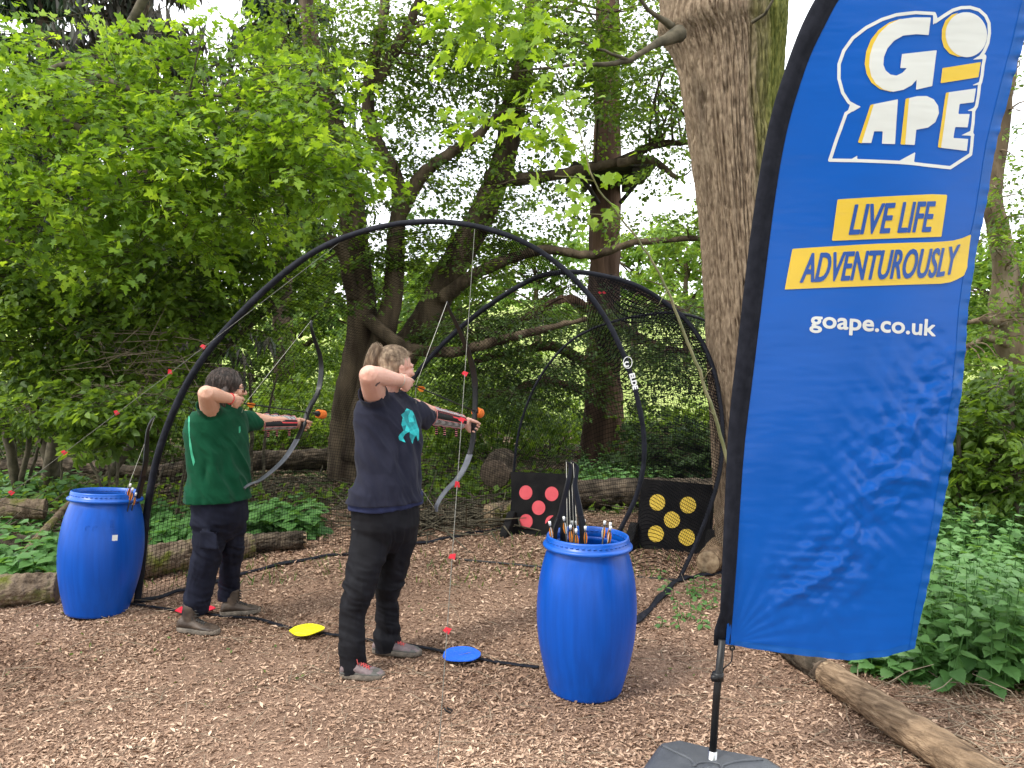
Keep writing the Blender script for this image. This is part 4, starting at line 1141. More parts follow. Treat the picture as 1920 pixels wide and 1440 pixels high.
# ---------------------------------------------------------------- barrels
def barrel(label, loc, lean=(0, 0), sc=1.0, sticker=False):
    t = thing('plastic_barrel', label, 'barrel', loc)
    R = Matrix.Rotation(lean[1], 4, 'Y') @ Matrix.Rotation(lean[0], 4, 'X') @ Matrix.Scale(sc, 4)
    prof = smooth_path([(.150, .004, 0), (.172, .010, 0), (.184, .05, 0), (.208, .14, 0), (.229, .25, 0), (.238, .36, 0), (.236, .46, 0), (.224, .56, 0), (.203, .645, 0), (.190, .682, 0), (.187, .700, 0)], 6)
    P = [(0.0005, .012)] + [(p[0], p[1]) for p in prof]
    P += [(.180, .700), (.182, .680), (.196, .640), (.216, .55), (.228, .45), (.23, .36), (.22, .25), (.176, .06), (.0005, .03)]
    def fin(mb, nm, m_):
        me = mb.mesh(nm); me.transform(Matrix.Translation(Vector(loc)) @ R @ Matrix.Translation(-Vector(loc)))
        return link_mesh(nm, me, m_, t)
    b = MB(); b.lathe(P, loc, 72); fin(b, 'body', M['blue_plastic'])
    r = MB(); r.lathe([(.188, .688), (.208, .692), (.2135, .698), (.2135, .706), (.208, .711), (.197, .714), (.1965, .742), (.194, .748), (.189, .750), (.184, .747), (.183, .715), (.181, .690), (.188, .688)], loc, 96)
    fin(r, 'rim', M['blue_rim'])
    th = MB()
    for k in range(46):
        a = 2 * PI * k / 46; d = Vector((math.cos(a), math.sin(a), 0)); s = Vector((-d.y, d.x, 0))
        th.box(Vector(loc) + d * .198 + Vector((0, 0, .728)), (.0016, .0075, .0016), (d, s, Vector((0, 0, 1))))
        th.box(Vector(loc) + d * .1815 + Vector((0, 0, .728)), (.0016, .0075, .0016), (d, s, Vector((0, 0, 1))))
    fin(th, 'rim_notches', M['blue_rim'])['kind'] = 'stuff'
    if sticker:
        st = MB(); V = []
        for i in range(7):
            for j in range(2):
                a = math.radians(-50.5 + i * 1.25); V.append(Vector(loc) + Vector((.2345 * math.cos(a), .2345 * math.sin(a), .470 + .042 * j)))
        st.add(V, [(2 * i, 2 * i + 2, 2 * i + 3, 2 * i + 1) for i in range(6)]); fin(st, 'sticker', M['white_paint'])
        em = MB()   # the moulded arrows and ring pressed into the plastic
        def on(adeg, z, r=.2325):
            a = math.radians(adeg); return Vector(loc) + Vector((r * math.cos(a), r * math.sin(a), z))
        for x in (-53, -50.2):
            em.tube([on(x, .555, .2275), on(x, .585, .2235), on(x, .60, .2205)], .0012, 6); em.tube([on(x - 1, .592, .222), on(x, .602, .2203), on(x + 1, .592, .222)], .0012, 6)
        em.tube([on(-56, .548, .229), on(-52, .548, .229), on(-47, .548, .229)], .0012, 6)
        em.tube([on(-51.5 + 1.7 * math.cos(q * PI / 6), .528 + .007 * math.sin(q * PI / 6), .2315) for q in range(13)], .001, 6)
        for x0 in (-84, -74):
            em.tube([on(x0 + 3.4 * math.cos(q * PI / 6), .55 + .017 * math.sin(q * PI / 6), .2283) for q in range(1, 9)], .001, 6)
        fin(em, 'moulded_marks', M['blue_plastic'])
    return t
NB = onz(1097, 1291)
barrel('blue plastic barrel in the foreground, holding four black bows and many arrows', (NB.x, NB.y, -.004), (0, math.radians(.8)), 1.0)
LB = onz(181, 1147)
barrel('blue plastic barrel at the left with a small white sticker, leaning slightly', (LB.x, LB.y, -.006), (math.radians(-4.5), math.radians(3.4)), 1.015, True)

def in_barrel(px, py, Y): return at(px, py, Y)
looks = ['white-nocked arrow leaning alone at the left of the near barrel rim', 'tallest arrow in the near barrel, orange and white vanes', 'arrow with white nock behind the middle bundle in the near barrel', 'arrow just right of the one behind the middle bundle in the near barrel',
         'orange-vaned arrow at the front of the middle bundle in the near barrel', 'arrow standing right of the black bows in the near barrel', 'low orange-vaned arrow in front of the one right of the bows', 'lowest arrow in the near barrel, its white nock below the middle bundle',
         'arrow with a white vane at the right side of the near barrel', 'arrow leaning rightmost of all in the near barrel', 'low arrow with orange vanes beside the rightmost one in the near barrel']
for (px, py, Y, fx), lab in zip([(1030.5, 979, 3.62, 14), (1057, 970, 3.66, 20), (1072, 978, 3.72, 4), (1079, 978, 3.74, -6), (1069.5, 986, 3.60, -6), (1095.5, 975, 3.70, -4), (1097.5, 988, 3.60, 2), (1080, 993, 3.58, 6), (1134, 978, 3.66, -12), (1144.5, 981, 3.64, -16), (1145, 988, 3.6, -12)], looks):
    n_ = at(px, py, Y); e = Vector((NB.x + (n_.x - NB.x) * .5 + fx * .002, NB.y + (n_.y - NB.y) * .6, .12))
    arrow(lab, n_, n_ + (e - n_).normalized() * .60, .062, True, random.random() * 2, True, 'arrows standing in the near barrel')
for px, py, Y, dx, lab in [(245, 908, 4.72, -.02, 'arrow with orange vanes standing tallest in the left barrel'), (249, 916, 4.70, .0, 'arrow standing just right of the tallest in the left barrel'), (255, 925, 4.74, .02, 'arrow with its white nock at the right rim of the left barrel'), (137, 925, 4.8, .06, 'arrow with only its white nock showing at the left rim of the left barrel')]:
    n_ = at(px, py, Y); e = Vector((LB.x + (n_.x - LB.x) * .3 + dx, LB.y, .14))
    arrow(lab, n_, n_ + (e - n_).normalized() * (.56), .06, True, random.random() * 2, True, 'arrows standing in the left barrel')
for (tx, ty, mx, bx, by, Y, lab) in [(1064, 864, 1064, 1038, 1010, 3.66, 'black bow leaning furthest left in the near barrel'), (1068, 866, 1067, 1056, 1008, 3.70, 'black bow second from the left in the near barrel'),
                                  (1073, 864, 1072, 1072, 1006, 3.74, 'black bow standing upright third from the left in the near barrel'), (1077, 866, 1078, 1093, 1004, 3.68, 'black bow leaning right in the near barrel')]:
    top = at(tx, ty, Y); hk = at(tx + 5, ty + 12, Y + .01); md = at(mx, ty + 45, Y); lo = at(bx, by, Y)
    d = (lo - md); d = d / -d.z
    m2 = Vector((NB.x + (lo.x - NB.x) * .9, NB.y + (lo.y - NB.y) * .5, .42)); end = Vector((NB.x + (lo.x - NB.x) * .5, NB.y + .02, .09))
    bow(lab, [end, (m2 + end) / 2 + Vector((.01, 0, 0)), m2, lo, (lo + md) / 2 + Vector((.003, 0, 0)), md, hk, top - Vector((.006, 0, 0))], (1, .35, 0), None, (.016, .0165, .007), .004, .42, group='bows standing in the near barrel')
# the bow in the left barrel
Yb = 4.72
bow('black recurve bow standing in the left barrel beside the net hoop', [at(205, 1105, Yb + .1), at(216, 1040, Yb + .1), at(233, 985, Yb + .1), at(257, 932, Yb + .09), at(271, 880, Yb), at(275, 835, Yb), at(277, 808, Yb), at(283, 790, Yb), at(291, 780, Yb)], (.35, 1, .1), at(222, 960, Yb + .1), (.02, .021, .007), .005, .35)

# ---------------------------------------------------------------- target boards
def board(label, c4, Ys, dots, Yd, dotm, th=.085, rd=.062):
    TL, TR, BR, BL = [at(*c, Y) for c, Y in zip(c4, Ys)]
    BL.z = BR.z = -.005
    n = (TR - TL).cross(BL - TL).normalized()
    if n.y > 0: n = -n
    t = thing('target_board', label, 'target', ((BL + BR) / 2))
    MB().prism([TL, TR, BR, BL], -n * th).build('panel', M['black_foam'], t, smooth=False, bevel=.006)
    ux = (BR - BL).normalized()
    fz = Vector((n.x, n.y, 0)).normalized()
    for e, s in ((BL, -1), (BR, 1)):
        f = MB(); c = e + ux * (s * .012) - ux * .035
        c.z = -.002
        prof = [(-.20, 0), (-.20, .055), (-.16, .085), (0, .205), (.045, .205), (.045, 0)]
        f.prism([c - fz * (a - .02) * 1 + fz * 0 + Vector((0, 0, z)) if False else c + fz * (-a) + Vector((0, 0, z)) for a, z in prof], ux * .07)
        f.build('foot', M['black_foam'], t, smooth=False, bevel=.005)
    for px, py in dots:
        p = onplane(px, py, TL, n)
        upv = (TL - BL).normalized(); upv = (upv - n * upv.dot(n)).normalized(); sv = upv.cross(n)
        MB().prism([p + n * .003 + sv * (rd * math.cos(a)) + upv * (rd * 1.02 * math.sin(a)) for a in [2 * PI * k / 40 for k in range(40)]], -n * .006).build('spot', dotm, t, smooth=False)
    return t
board('black foam target board with five red spots, behind the near barrel', [(957, 884), (1070, 889), (1070, 1014), (961, 1006)], [6.95, 6.75, 6.62, 6.82], [(986, 923.5), (1034.5, 926), (1010, 952), (986.5, 977.5), (1035, 980)], 6.8, M['red_dot'])
board('black foam target board with five yellow spots, behind the net', [(1203, 897), (1337, 909), (1330, 1052), (1190, 1034)], [6.45, 6.2, 6.1, 6.35], [(1232.6, 942), (1290, 947), (1260, 974.5), (1230, 1001), (1287.6, 1007.5)], 6.3, M['yellow_dot'], rd=.066)

# ---------------------------------------------------------------- the net cage
def net_mat(name, frac):
    m, nt, out = new_mat(name)
    N, L = nt.nodes, nt.links
    uv = N.new('ShaderNodeUVMap'); uv.uv_map = 'UVMap'
    sx = N.new('ShaderNodeSeparateXYZ'); L.new(uv.outputs['UV'], sx.inputs['Vector'])
    def mth(op, a, b=None, v=None):
        x = N.new('ShaderNodeMath'); x.operation = op; L.new(a, x.inputs[0])
        if b is not None: L.new(b, x.inputs[1])
        if v is not None: x.inputs[1].default_value = v
        return x.outputs[0]
    def line(o):
        f = mth('FRACT', mth('MULTIPLY', o, v=1 / .024)); return mth('LESS_THAN', f, v=frac)
    any_ = mth('MAXIMUM', line(sx.outputs['X']), line(sx.outputs['Y']))
    b = N.new('ShaderNodeBsdfPrincipled'); b.inputs['Base Color'].default_value = (.004, .004, .006, 1); b.inputs['Roughness'].default_value = .9; b.inputs['Specular IOR Level'].default_value = .05
    tr = N.new('ShaderNodeBsdfTransparent'); mx = N.new('ShaderNodeMixShader')
    L.new(any_, mx.inputs['Fac']); L.new(tr.outputs['BSDF'], mx.inputs[1]); L.new(b.outputs['BSDF'], mx.inputs[2]); L.new(mx.outputs['Shader'], out.inputs['Surface'])
    return m
M['net'] = net_mat('black knotted netting', .10)
M['net_double'] = net_mat('doubled black netting', .16)
cage = thing('net_cage', 'black net cage of curved hoops with netting between them, round the shooting area', 'net cage', tuple(onz(700, 1100)))
def arch(pts): return smooth_path([tuple(at(x, y, Y)) for x, y, Y in pts], 10)
A1 = arch([(256, 1138, 4.93), (266, 1060, 4.95), (277, 950, 4.95), (300, 840, 4.94), (345, 730, 4.92), (405, 640, 4.90), (500, 540, 4.87), (600, 466, 4.84), (715, 425, 4.80), (830, 416, 4.76), (940, 437, 4.72), (1030, 483, 4.70), (1110, 560, 4.68), (1165, 655, 4.66), (1198, 760, 4.65), (1208, 850, 4.65), (1193, 930, 4.65), (1155, 1010, 4.66), (1130, 1080, 4.68), (1118, 1158, 4.69)])
A2 = arch([(700, 1032, 6.30), (705, 900, 6.30), (735, 780, 6.28), (790, 690, 6.25), (880, 600, 6.2), (985, 530, 6.1), (1050, 511, 6.0), (1120, 515, 5.95), (1205, 541, 5.88), (1290, 605, 5.8), (1335, 685, 5.7), (1354, 790, 5.6), (1350, 880, 5.55), (1328, 960, 5.5), (1300, 1030, 5.45), (1270, 1094, 5.42)])
A3 = arch([(958, 1000, 7.0), (963, 890, 7.0), (975, 800, 7.0), (1008, 715, 6.98), (1060, 648, 6.95), (1120, 613, 6.9), (1200, 592, 6.8), (1275, 588, 6.7), (1350, 615, 6.6), (1430, 680, 6.5), (1480, 780, 6.4), (1500, 880, 6.3), (1510, 1040, 6.2)])
def hoop(P, r, nm='hoop'):
    mb = MB(); n = len(P); rr = [float(np.interp(i / (n - 1), np.linspace(0, 1, len(r)), r)) for i in range(n)]
    mb.tube(P, [(rr[i] * (1 + .10 * math.sin(i * .9) + .07 * math.sin(i * 2.3)) * (.6 if i < 12 or i > n - 13 else 1), rr[i] * .85) for i in range(n)], 14)
    o = mb.build(nm, M['black_fabric'], cage)
    return o
hoop(A1, [.027, .027, .025, .019, .018, .017, .016, .016]); hoop(A2, [.024, .024, .022, .018, .018]); hoop(A3, [.014, .014])
def resample(P, n):
    P = np.array(P); s = np.concatenate([[0], np.cumsum(np.linalg.norm(np.diff(P, axis=0), axis=1))]); q = np.linspace(0, s[-1], n)
    return np.stack([np.interp(q, s, P[:, k]) for k in range(3)], -1), s[-1]
def netting(Pa, Pb, n=90, m=14, sag=.08, nm='netting', mt='net'):
    a, la = resample(Pa, n); b, lb = resample(Pb, n)
    v = np.linspace(0, 1, m)
    G = a[:, None] * (1 - v)[None, :, None] + b[:, None] * v[None, :, None]
    cen = G.mean((0, 1))
    inw = cen - G; inw /= np.linalg.norm(inw, axis=-1, keepdims=True)
    nz = fbm(G * 2.2, 2, 5) * .05
    G = G + inw * ((sag * np.sin(PI * v))[None, :] + nz * np.sin(PI * v)[None, :])[..., None]
    G[..., 2] = np.maximum(G[..., 2], .01)
    w = np.linalg.norm(b - a, axis=1).mean()
    U = np.stack(np.broadcast_arrays(np.linspace(0, (la + lb) / 2, n)[:, None] + .01 * nz * 20, (v * w)[None, :]), -1)
    ii = np.arange(n * m).reshape(n, m)
    F_ = np.stack([ii[:-1, :-1], ii[1:, :-1], ii[1:, 1:], ii[:-1, 1:]], -1).reshape(-1, 4)
    return link_mesh(nm, np_mesh(nm, G.reshape(-1, 3), F_, uv=U.reshape(-1, 2)), M[mt], cage)
k1, k2, k3 = int(len(A1) * .40), int(len(A2) * .40), int(len(A3) * .40)
netting(A1[:k1 + 1], A2[:k2 + 1], 60, sag=.16)
netting(A1[k1:], A2[k2:], 70, sag=.20, mt='net_double')
netting(A2[:k2 + 1], A3[:k3 + 1], 60, sag=.10)
netting(A2[k2:], A3[k3:], 70, sag=.18, mt='net_double')
M['net_gather'] = net_mat('gathered black netting', .24)
B1 = arch([(985, 530, 5.9), (1030, 540, 5.6), (1068, 568, 5.4), (1110, 630, 5.2), (1150, 700, 5.05), (1182, 780, 4.9), (1196, 850, 4.8), (1190, 925, 4.72)])
B2 = arch([(1120, 530, 5.95), (1165, 602, 6.0), (1235, 606, 6.0), (1290, 655, 5.95), (1325, 745, 5.8), (1341, 850, 5.65), (1336, 930, 5.55)])
netting(A1[int(len(A1) * .50):int(len(A1) * .84)], B1, 60, 12, -.03, mt='net_gather')
netting(A2[int(len(A2) * .46):int(len(A2) * .88)], B2, 60, 12, -.03, mt='net_gather')
h = len(A3)
pa = np.array(A3)
netting([tuple(p) for p in pa[:h // 2 + 1]], [(p[0] * 0 + x, y, .01) for p, x, y in zip(pa[:h // 2 + 1], np.linspace(pa[0][0], (pa[0][0] + pa[-1][0]) / 2, h // 2 + 1), np.linspace(pa[0][1], (pa[0][1] + pa[-1][1]) / 2, h // 2 + 1))], 60, 30, .02)
netting([tuple(p) for p in pa[h // 2:]], [(x, y, .01) for x, y in zip(np.linspace((pa[0][0] + pa[-1][0]) / 2, pa[-1][0], h - h // 2), np.linspace((pa[0][1] + pa[-1][1]) / 2, pa[-1][1], h - h // 2))], 60, 30, .02)
def hem(pts, r, nm='ground_hem'):
    P = smooth_path([tuple(onz(x, y)) for x, y in pts], 8)
    P = [Vector((p[0], p[1], ghf(p[0], p[1]) + .014 + .006 * math.sin(i * 1.1))) for i, p in enumerate(P)]
    MB().tube(P, [(r * (1 + .25 * math.sin(i * .8)), .010) for i in range(len(P))], 10).build(nm, M['black_fabric'], cage)
hem([(262, 1132), (340, 1112), (400, 1096), (520, 1064), (640, 1044), (700, 1036), (790, 1022), (860, 1008), (935, 996), (958, 1000)], .026)
hem([(1118, 1158), (1150, 1170), (1190, 1168), (1235, 1128), (1272, 1094), (1310, 1084), (1380, 1072), (1510, 1045)], .024)
P = [onz(x, y) + Vector((0, 0, .02)) for x, y in [(850, 1053), (930, 1060), (1010, 1068), (1110, 1080), (1200, 1088), (1270, 1093)]]
MB().tube(smooth_path(P, 5), .009, 8).build('ground_pole', M['black_plastic'], cage)
# printed ring and letters on the front hoop sleeve
def placed_word(word, o, ux, uy, h, mat_, parent, nm='lettering', bold=.03):
    seg = word_outline(word)
    a, b = seg.reshape(-1, 2).min(0), seg.reshape(-1, 2).max(0)
    V, F_ = ink(lambda X, Y: seg_sdf(seg, X, Y) - bold, (a[0] - .1, a[1] - .1, b[0] + .1, b[1] + .1), .03)
    k = h / (b[1] - a[1])
    W3 = [Vector(o) + Vector(ux) * ((p[0] - a[0]) * k) + Vector(uy) * ((p[1] - a[1]) * k) for p in V]
    me = bpy.data.meshes.new(nm); me.from_pydata([tuple(p) for p in W3], [], F_)
    return link_mesh(nm, me, mat_, parent, smooth=False)
Yl = 4.60
c = at(1177, 680, Yl)
MB().tube([c + Vector((.026 * math.cos(a), 0, .034 * math.sin(a))) for a in [2 * PI * k / 28 for k in range(28)]], .0022, 6, closed=True).build('ring_mark', M['white_paint'], cage)
placed_word('C', at(1171, 688, Yl), (.95, 0, .1), (-.1, 0, 1), .030, M['white_paint'], cage, 'lettering', .05)
o_ = at(1181, 701, Yl); e_ = at(1193, 748, Yl)
dx_ = (e_ - o_).normalized(); dy_ = Vector((-dx_.z, 0, dx_.x))
placed_word('ELDE', at(1180, 702, Yl), dx_, dy_, .030, M['white_paint'], cage, 'lettering', .05)

# ---------------------------------------------------------------- guy ropes with red pennants
def guy(label, a, b, flags, mat_, r=.0017):
    t = thing('guy_rope', label, 'rope', b)
    MB().tube([a, (a + b) / 2 + Vector((0, 0, -.01)), b], r, 6).build('rope', mat_, t)
    d = (b - a)
    for px, py in flags:
        # nearest point of the rope to that sight line
        best = min((a + d * (k / 400) for k in range(401)), key=lambda p: abs((p - Vector((0, 0, CAMZ))).normalized().cross(ray(px, py).normalized()).length))
        dn = d.normalized(); s = Vector((.6, .2, .7)).normalized()
        f = MB(); q = random.uniform(-1.2, 1.2)
        x = Vector((math.cos(q), .3, math.sin(q))).normalized(); z = Vector((-x.z, 0, x.x)).normalized()
        f.prism([best - x * .016 + z * .006, best + z * .014, best + x * .020 - z * .002, best - z * .018], Vector((0, .002, 0)))
        f.build('pennant', M['pennant'], t, smooth=False)
    return t
guy('taut cord hung with red pennants, running down in front of the archer in navy', at(890, 430, 4.70), onz(812, 1560), [(873, 700), (861, 907), (849, 1043), (841, 1184), (863, 787)], M['rope_grey'])
guy('cord hung with red pennants, stretched from the hoop down to the far left', at(640, 452, 4.83), at(-60, 985, 4.3), [(376, 643), (317, 695), (218, 774), (121, 849), (22, 925)], M['rope_grey'])
t = thing('rope_clip', 'small dark metal clip lying at the near end of the pennant cord', 'clip', tuple(onz(836, 1338)))
c = onz(836, 1338) + Vector((0, 0, .012))
MB().tube([c + Vector((-.008, 0, .014)), c + Vector((.0, 0, .002)), c + Vector((.022, -.02, .0)), c + Vector((.03, -.012, .008)), c + Vector((.004, .006, .012))], .004, 8).build('hook', M['black_plastic'], t)
# red tags on top of the far hoop
t = thing('pennant_tag', 'two small red tags tied near the top of the net behind the front hoop', 'tag', at(1128, 549, 5.6))
for dx in (-.014, .018):
    p = at(1128, 549, 5.6) + Vector((dx, 0, 0)); MB().prism([p + Vector((-.014, 0, .004)), p + Vector((0, 0, .012)), p + Vector((.016, 0, -.003)), p + Vector((0, 0, -.009))], (0, .003, 0)).build('flag', M['pennant'], t, smooth=False)

# ---------------------------------------------------------------- floor markers and the strap they lie on
def marker(label, pts, m_, z=.018):
    P = smooth_path([tuple(onz(x, y, z)) for x, y in pts + pts[:1]], 5)[:-1]
    c = Vector(np.mean(np.array(P), 0))
    P = [Vector((p[0], p[1], ghf(p[0], p[1]) + .034 + .004 * math.sin((p[0] - c.x) * 14))) for p in P]
    o = MB().prism(P, (0, 0, .005)).build('floor_marker', m_, origin=tuple(c), smooth=False)
    tag(o, label, 'floor marker', 'floor markers on the shooting line')
marker('red rubber floor marker behind the near boot of the archer in green', [(328, 1148), (342, 1140), (362, 1138), (388, 1139), (404, 1145), (388, 1151), (360, 1155), (342, 1154)], M['mark_red'])
marker('yellow lens-shaped rubber floor marker between the two archers', [(542, 1182), (556, 1173), (580, 1169.5), (598, 1174), (609, 1181), (596, 1188), (578, 1192), (556, 1190)], M['mark_yellow'])
marker('blue rubber floor marker right of the archer in navy', [(830, 1235), (836, 1224), (855, 1220), (880, 1222), (900, 1232), (898, 1242), (882, 1249), (856, 1248), (836, 1243)], M['mark_blue'])
P = smooth_path([tuple(onz(x, y)) for x, y in [(190, 1128), (330, 1146), (440, 1158), (480, 1161), (545, 1174), (610, 1187), (640, 1192), (700, 1203), (790, 1217), (835, 1226), (900, 1240), (965, 1250), (1010, 1256)]], 6)
P = [Vector((p[0], p[1], ghf(p[0], p[1]) + .012)) for p in P]
tag(MB().tube(P, [(.017, .003)] * len(P), 8).build('webbing_strap', M['black_fabric'], origin=tuple(P[0])), 'black webbing strap laid across the chips as the shooting line', 'strap')
# ================================================================ THE TWO ARCHERS
from mathutils.bvhtree import BVHTree
def skin_mat(name, a, b):
    m = pm(name, a, b, 14, .48, .15, 120, spec=.4, bdist=.002, contrast=(.3, .7))
    p = next(n for n in m.node_tree.nodes if n.type == 'BSDF_PRINCIPLED')
    p.inputs['Subsurface Weight'].default_value = .12
    p.inputs['Subsurface Radius'].default_value = (1, .35, .2)
    p.inputs['Subsurface Scale'].default_value = .012
    return m
M['skin_a'] = skin_mat('fair skin', (.60, .315, .235), (.66, .39, .305))
M['skin_b'] = skin_mat('light skin', (.56, .30, .20), (.62, .36, .26))
M['hair_fair'] = pm('fair brown hair', (.17, .118, .078), (.44, .33, .225), 60, .5, .3, 200, (1, 1, .3), c3=(.29, .21, .14), spec=.4)
M['hair_dark'] = pm('dark brown hair', (.022, .015, .012), (.13, .092, .075), 55, .45, .3, 200, (1, 1, .3), c3=(.055, .040, .033), spec=.5)
M['navy'] = pm('navy cotton', (.014, .015, .027), (.021, .022, .037), 10, .92, .25, 400, spec=.1, sheen=.06, bdist=.001)
M['navy_under'] = pm('blue undershirt', (.022, .028, .075), (.03, .037, .09), 10, .88, .2, 400, spec=.2)
M['green'] = pm('bottle green cotton', (.003, .045, .020), (.006, .064, .030), 10, .92, .25, 400, spec=.1, sheen=.05, bdist=.001)
M['trouser_a'] = pm('black trousers', (.005, .005, .007), (.010, .010, .013), 14, .78, .25, 300, spec=.2, bdist=.001)
M['trouser_b'] = pm('dark navy trousers', (.004, .005, .013), (.009, .011, .024), 14, .8, .25, 300, spec=.2, bdist=.001)
M['shoe_a'] = pm('grey mauve suede', (.12, .09, .095), (.22, .165, .165), 24, .85, .4, 150, bdist=.002)
M['shoe_toe'] = pm('grey rubber toe', (.07, .068, .06), (.13, .125, .11), 20, .7, .3, 120)
M['boot_b'] = pm('brown boot leather', (.028, .018, .013), (.080, .055, .038), 16, .6, .4, 130, bdist=.002)
M['sole'] = pm('dusty sole', (.08, .068, .055), (.20, .165, .13), 25, .9, .4, 90)
M['lace_red'] = pm('red lace', (.45, .05, .05), (.55, .10, .09), 60, .8)
M['lace_dark'] = pm('dark lace', (.02, .02, .02), (.06, .055, .05), 60, .8)
M['metal'] = pm('eyelet metal', (.5, .5, .5), (.6, .6, .6), 20, .3, metal=1)
M['eye_white'] = pm('eye white', (.7, .68, .65), (.75, .73, .7), 5, .3)
M['iris'] = pm('iris', (.03, .025, .02), (.05, .04, .03), 5, .2)
M['trim'] = pm('pink red trim', (.55, .16, .15), (.66, .26, .24), 30, .6)
M['guard_red'] = pm('red panel', (.6, .03, .04), (.7, .06, .06), 30, .6)
def check_mat():
    m, nt, out = new_mat('woven black and white')
    N, L = nt.nodes, nt.links
    b = N.new('ShaderNodeBsdfPrincipled'); b.inputs['Roughness'].default_value = .45
    c = N.new('ShaderNodeTexChecker'); c.inputs['Scale'].default_value = 210; c.inputs['Color1'].default_value = (.5, .5, .5, 1); c.inputs['Color2'].default_value = (.02, .02, .02, 1)
    u = N.new('ShaderNodeTexCoord'); L.new(u.outputs['Object'], c.inputs['Vector']); L.new(c.outputs['Color'], b.inputs['Base Color']); L.new(b.outputs['BSDF'], out.inputs['Surface'])
    return m
M['weave'] = check_mat()
UP = Vector((0, 0, 1))

def hand(mb, W, K, pn, side, sc=1.0, curls=(55, 65, 35), thumb=None, spread=.0195, fr=.0082):
    """W wrist, K middle of the knuckle row, pn the way the palm faces, side towards the index finger"""
    W, K = Vector(W), Vector(K)
    d = (K - W).normalized(); side = (side - d * side.dot(d)).normalized(); pn = (pn - d * pn.dot(d) - side * pn.dot(side)).normalized()
    # palm: wider at the knuckles, thin
    L_ = (K - W).length
    pts = [W - d * .01, W + d * L_ * .3, W + d * L_ * .65, K - d * .002]
    V, F_ = [], []
    for i, (p, w, h) in enumerate(zip(pts, [.024, .031, .037, .038], [.019, .0175, .0155, .0125])):
        for k in range(16):
            a = 2 * PI * k / 16; V.append(p + side * (w * sc * math.cos(a)) + pn * (h * sc * math.sin(a)))
    for i in range(3):
        for k in range(16): F_.append((i * 16 + k, i * 16 + (k + 1) % 16, (i + 1) * 16 + (k + 1) % 16, (i + 1) * 16 + k))
    F_ += [tuple(range(16)), tuple(48 + k for k in range(15, -1, -1))]
    mb.add(V, F_)
    lens = [(.040, .024, .020), (.044, .027, .021), (.041, .025, .020), (.032, .019, .017)]
    for i in range(4):
        o = (1.5 - i) * spread * sc
        b = K + side * o - d * ((0, -.002, .002, .008)[i] * sc + .006)
        ang, P = 0, [b]
        for j in range(3):
            ang += math.radians(curls[j] + (i - 1) * 3)
            P.append(P[-1] + (d * math.cos(ang) + pn * math.sin(ang)).normalized() * lens[i][j] * sc + side * (.0008 * (1.5 - i)))
        r = fr * sc * (1, 1.04, .98, .86)[i]
        mb.limb(P, [r * 1.05, r, r * .93, r * .8], 10, up=side)
    t = thumb or (W + d * .02 * sc + side * .026 * sc + pn * .008, W + d * .05 * sc + side * .036 * sc + pn * .026, W + d * .078 * sc + side * .03 * sc + pn * .034)
    mb.limb([Vector(x) for x in t], [.0125 * sc, .0100 * sc, .0085 * sc], 10)

def head_into(mb, c, f, sc=1.0, tilt=0.0):
    """skull, jaw, nose, ears, brow, lips"""
    f = Vector(f).normalized(); r = f.cross(UP).normalized(); u = r.cross(f)
    ax = (r, f, u); q = lambda x, y, z: c + (r * x + f * y + u * z) * sc
    E = lambda x, y, z, a, b, e: mb.ell(q(x, y, z), (a * sc, b * sc, e * sc), ax, 20, 14)
    E(0, -.008, .032, .073, .094, .082)
    E(0, .030, -.030, .060, .060, .072)
    E(0, .052, -.062, .040, .042, .036)
    E(0, .074, -.084, .019, .017, .017)
    E(0, .078, .018, .050, .017, .020)
    for s in (-1, 1):
        E(s * .040, .066, -.020, .022, .020, .022)
        E(s * .050, .022, -.062, .016, .034, .022)
        E(s * .074, -.006, -.008, .007, .018, .030)
        E(s * .078, -.010, .008, .007, .014, .014)
        E(s * .028, .084, .000, .015, .010, .009)
    mb.limb([q(0, .088, .012), q(0, .100, -.006), q(0, .110, -.024)], [.008 * sc, .010 * sc, .0125 * sc], 10)
    for s in (-1, 1): E(s * .011, .098, -.027, .009, .010, .008)
    E(0, .092, -.048, .021, .010, .006); E(0, .090, -.058, .018, .010, .007)
    return q, ax
def strands(q0, dirs_a, dirs_b, rad, ax, n, r=.0013, lift=1.03, seg=9, droop=0.0, jitter=.02):
    """locks of hair laid over an ellipsoid from direction a to direction b"""
    A = unit(np.array(dirs_a) + rng.normal(0, jitter, (n, 3))); B = unit(np.array(dirs_b) + rng.normal(0, jitter * .6, (n, 3)))
    axm = np.array([tuple(a) for a in ax]); V, F_ = [], []; rad = np.array(rad)
    k = lift + rng.random((n, 1)) * .05; pts = []
    for i in range(seg + 1):
        t = i / seg
        d = unit(A * (1 - t) + B * t)
        p = (d * rad * k) @ axm + np.array(q0)
        p[:, 2] -= droop * max(0, t - .45) ** 1.5
        p += rng.normal(0, .0012, p.shape)
        pts.append(p)
    off = 0
    for i in range(seg):
        v, f = sticks(pts[i], pts[i + 1], r * (1 - .5 * i / seg), r * (1 - .5 * (i + 1) / seg), 3)
        V.append(v); F_.append(f + off); off += len(v)
    return np.concatenate(V), np.concatenate(F_)

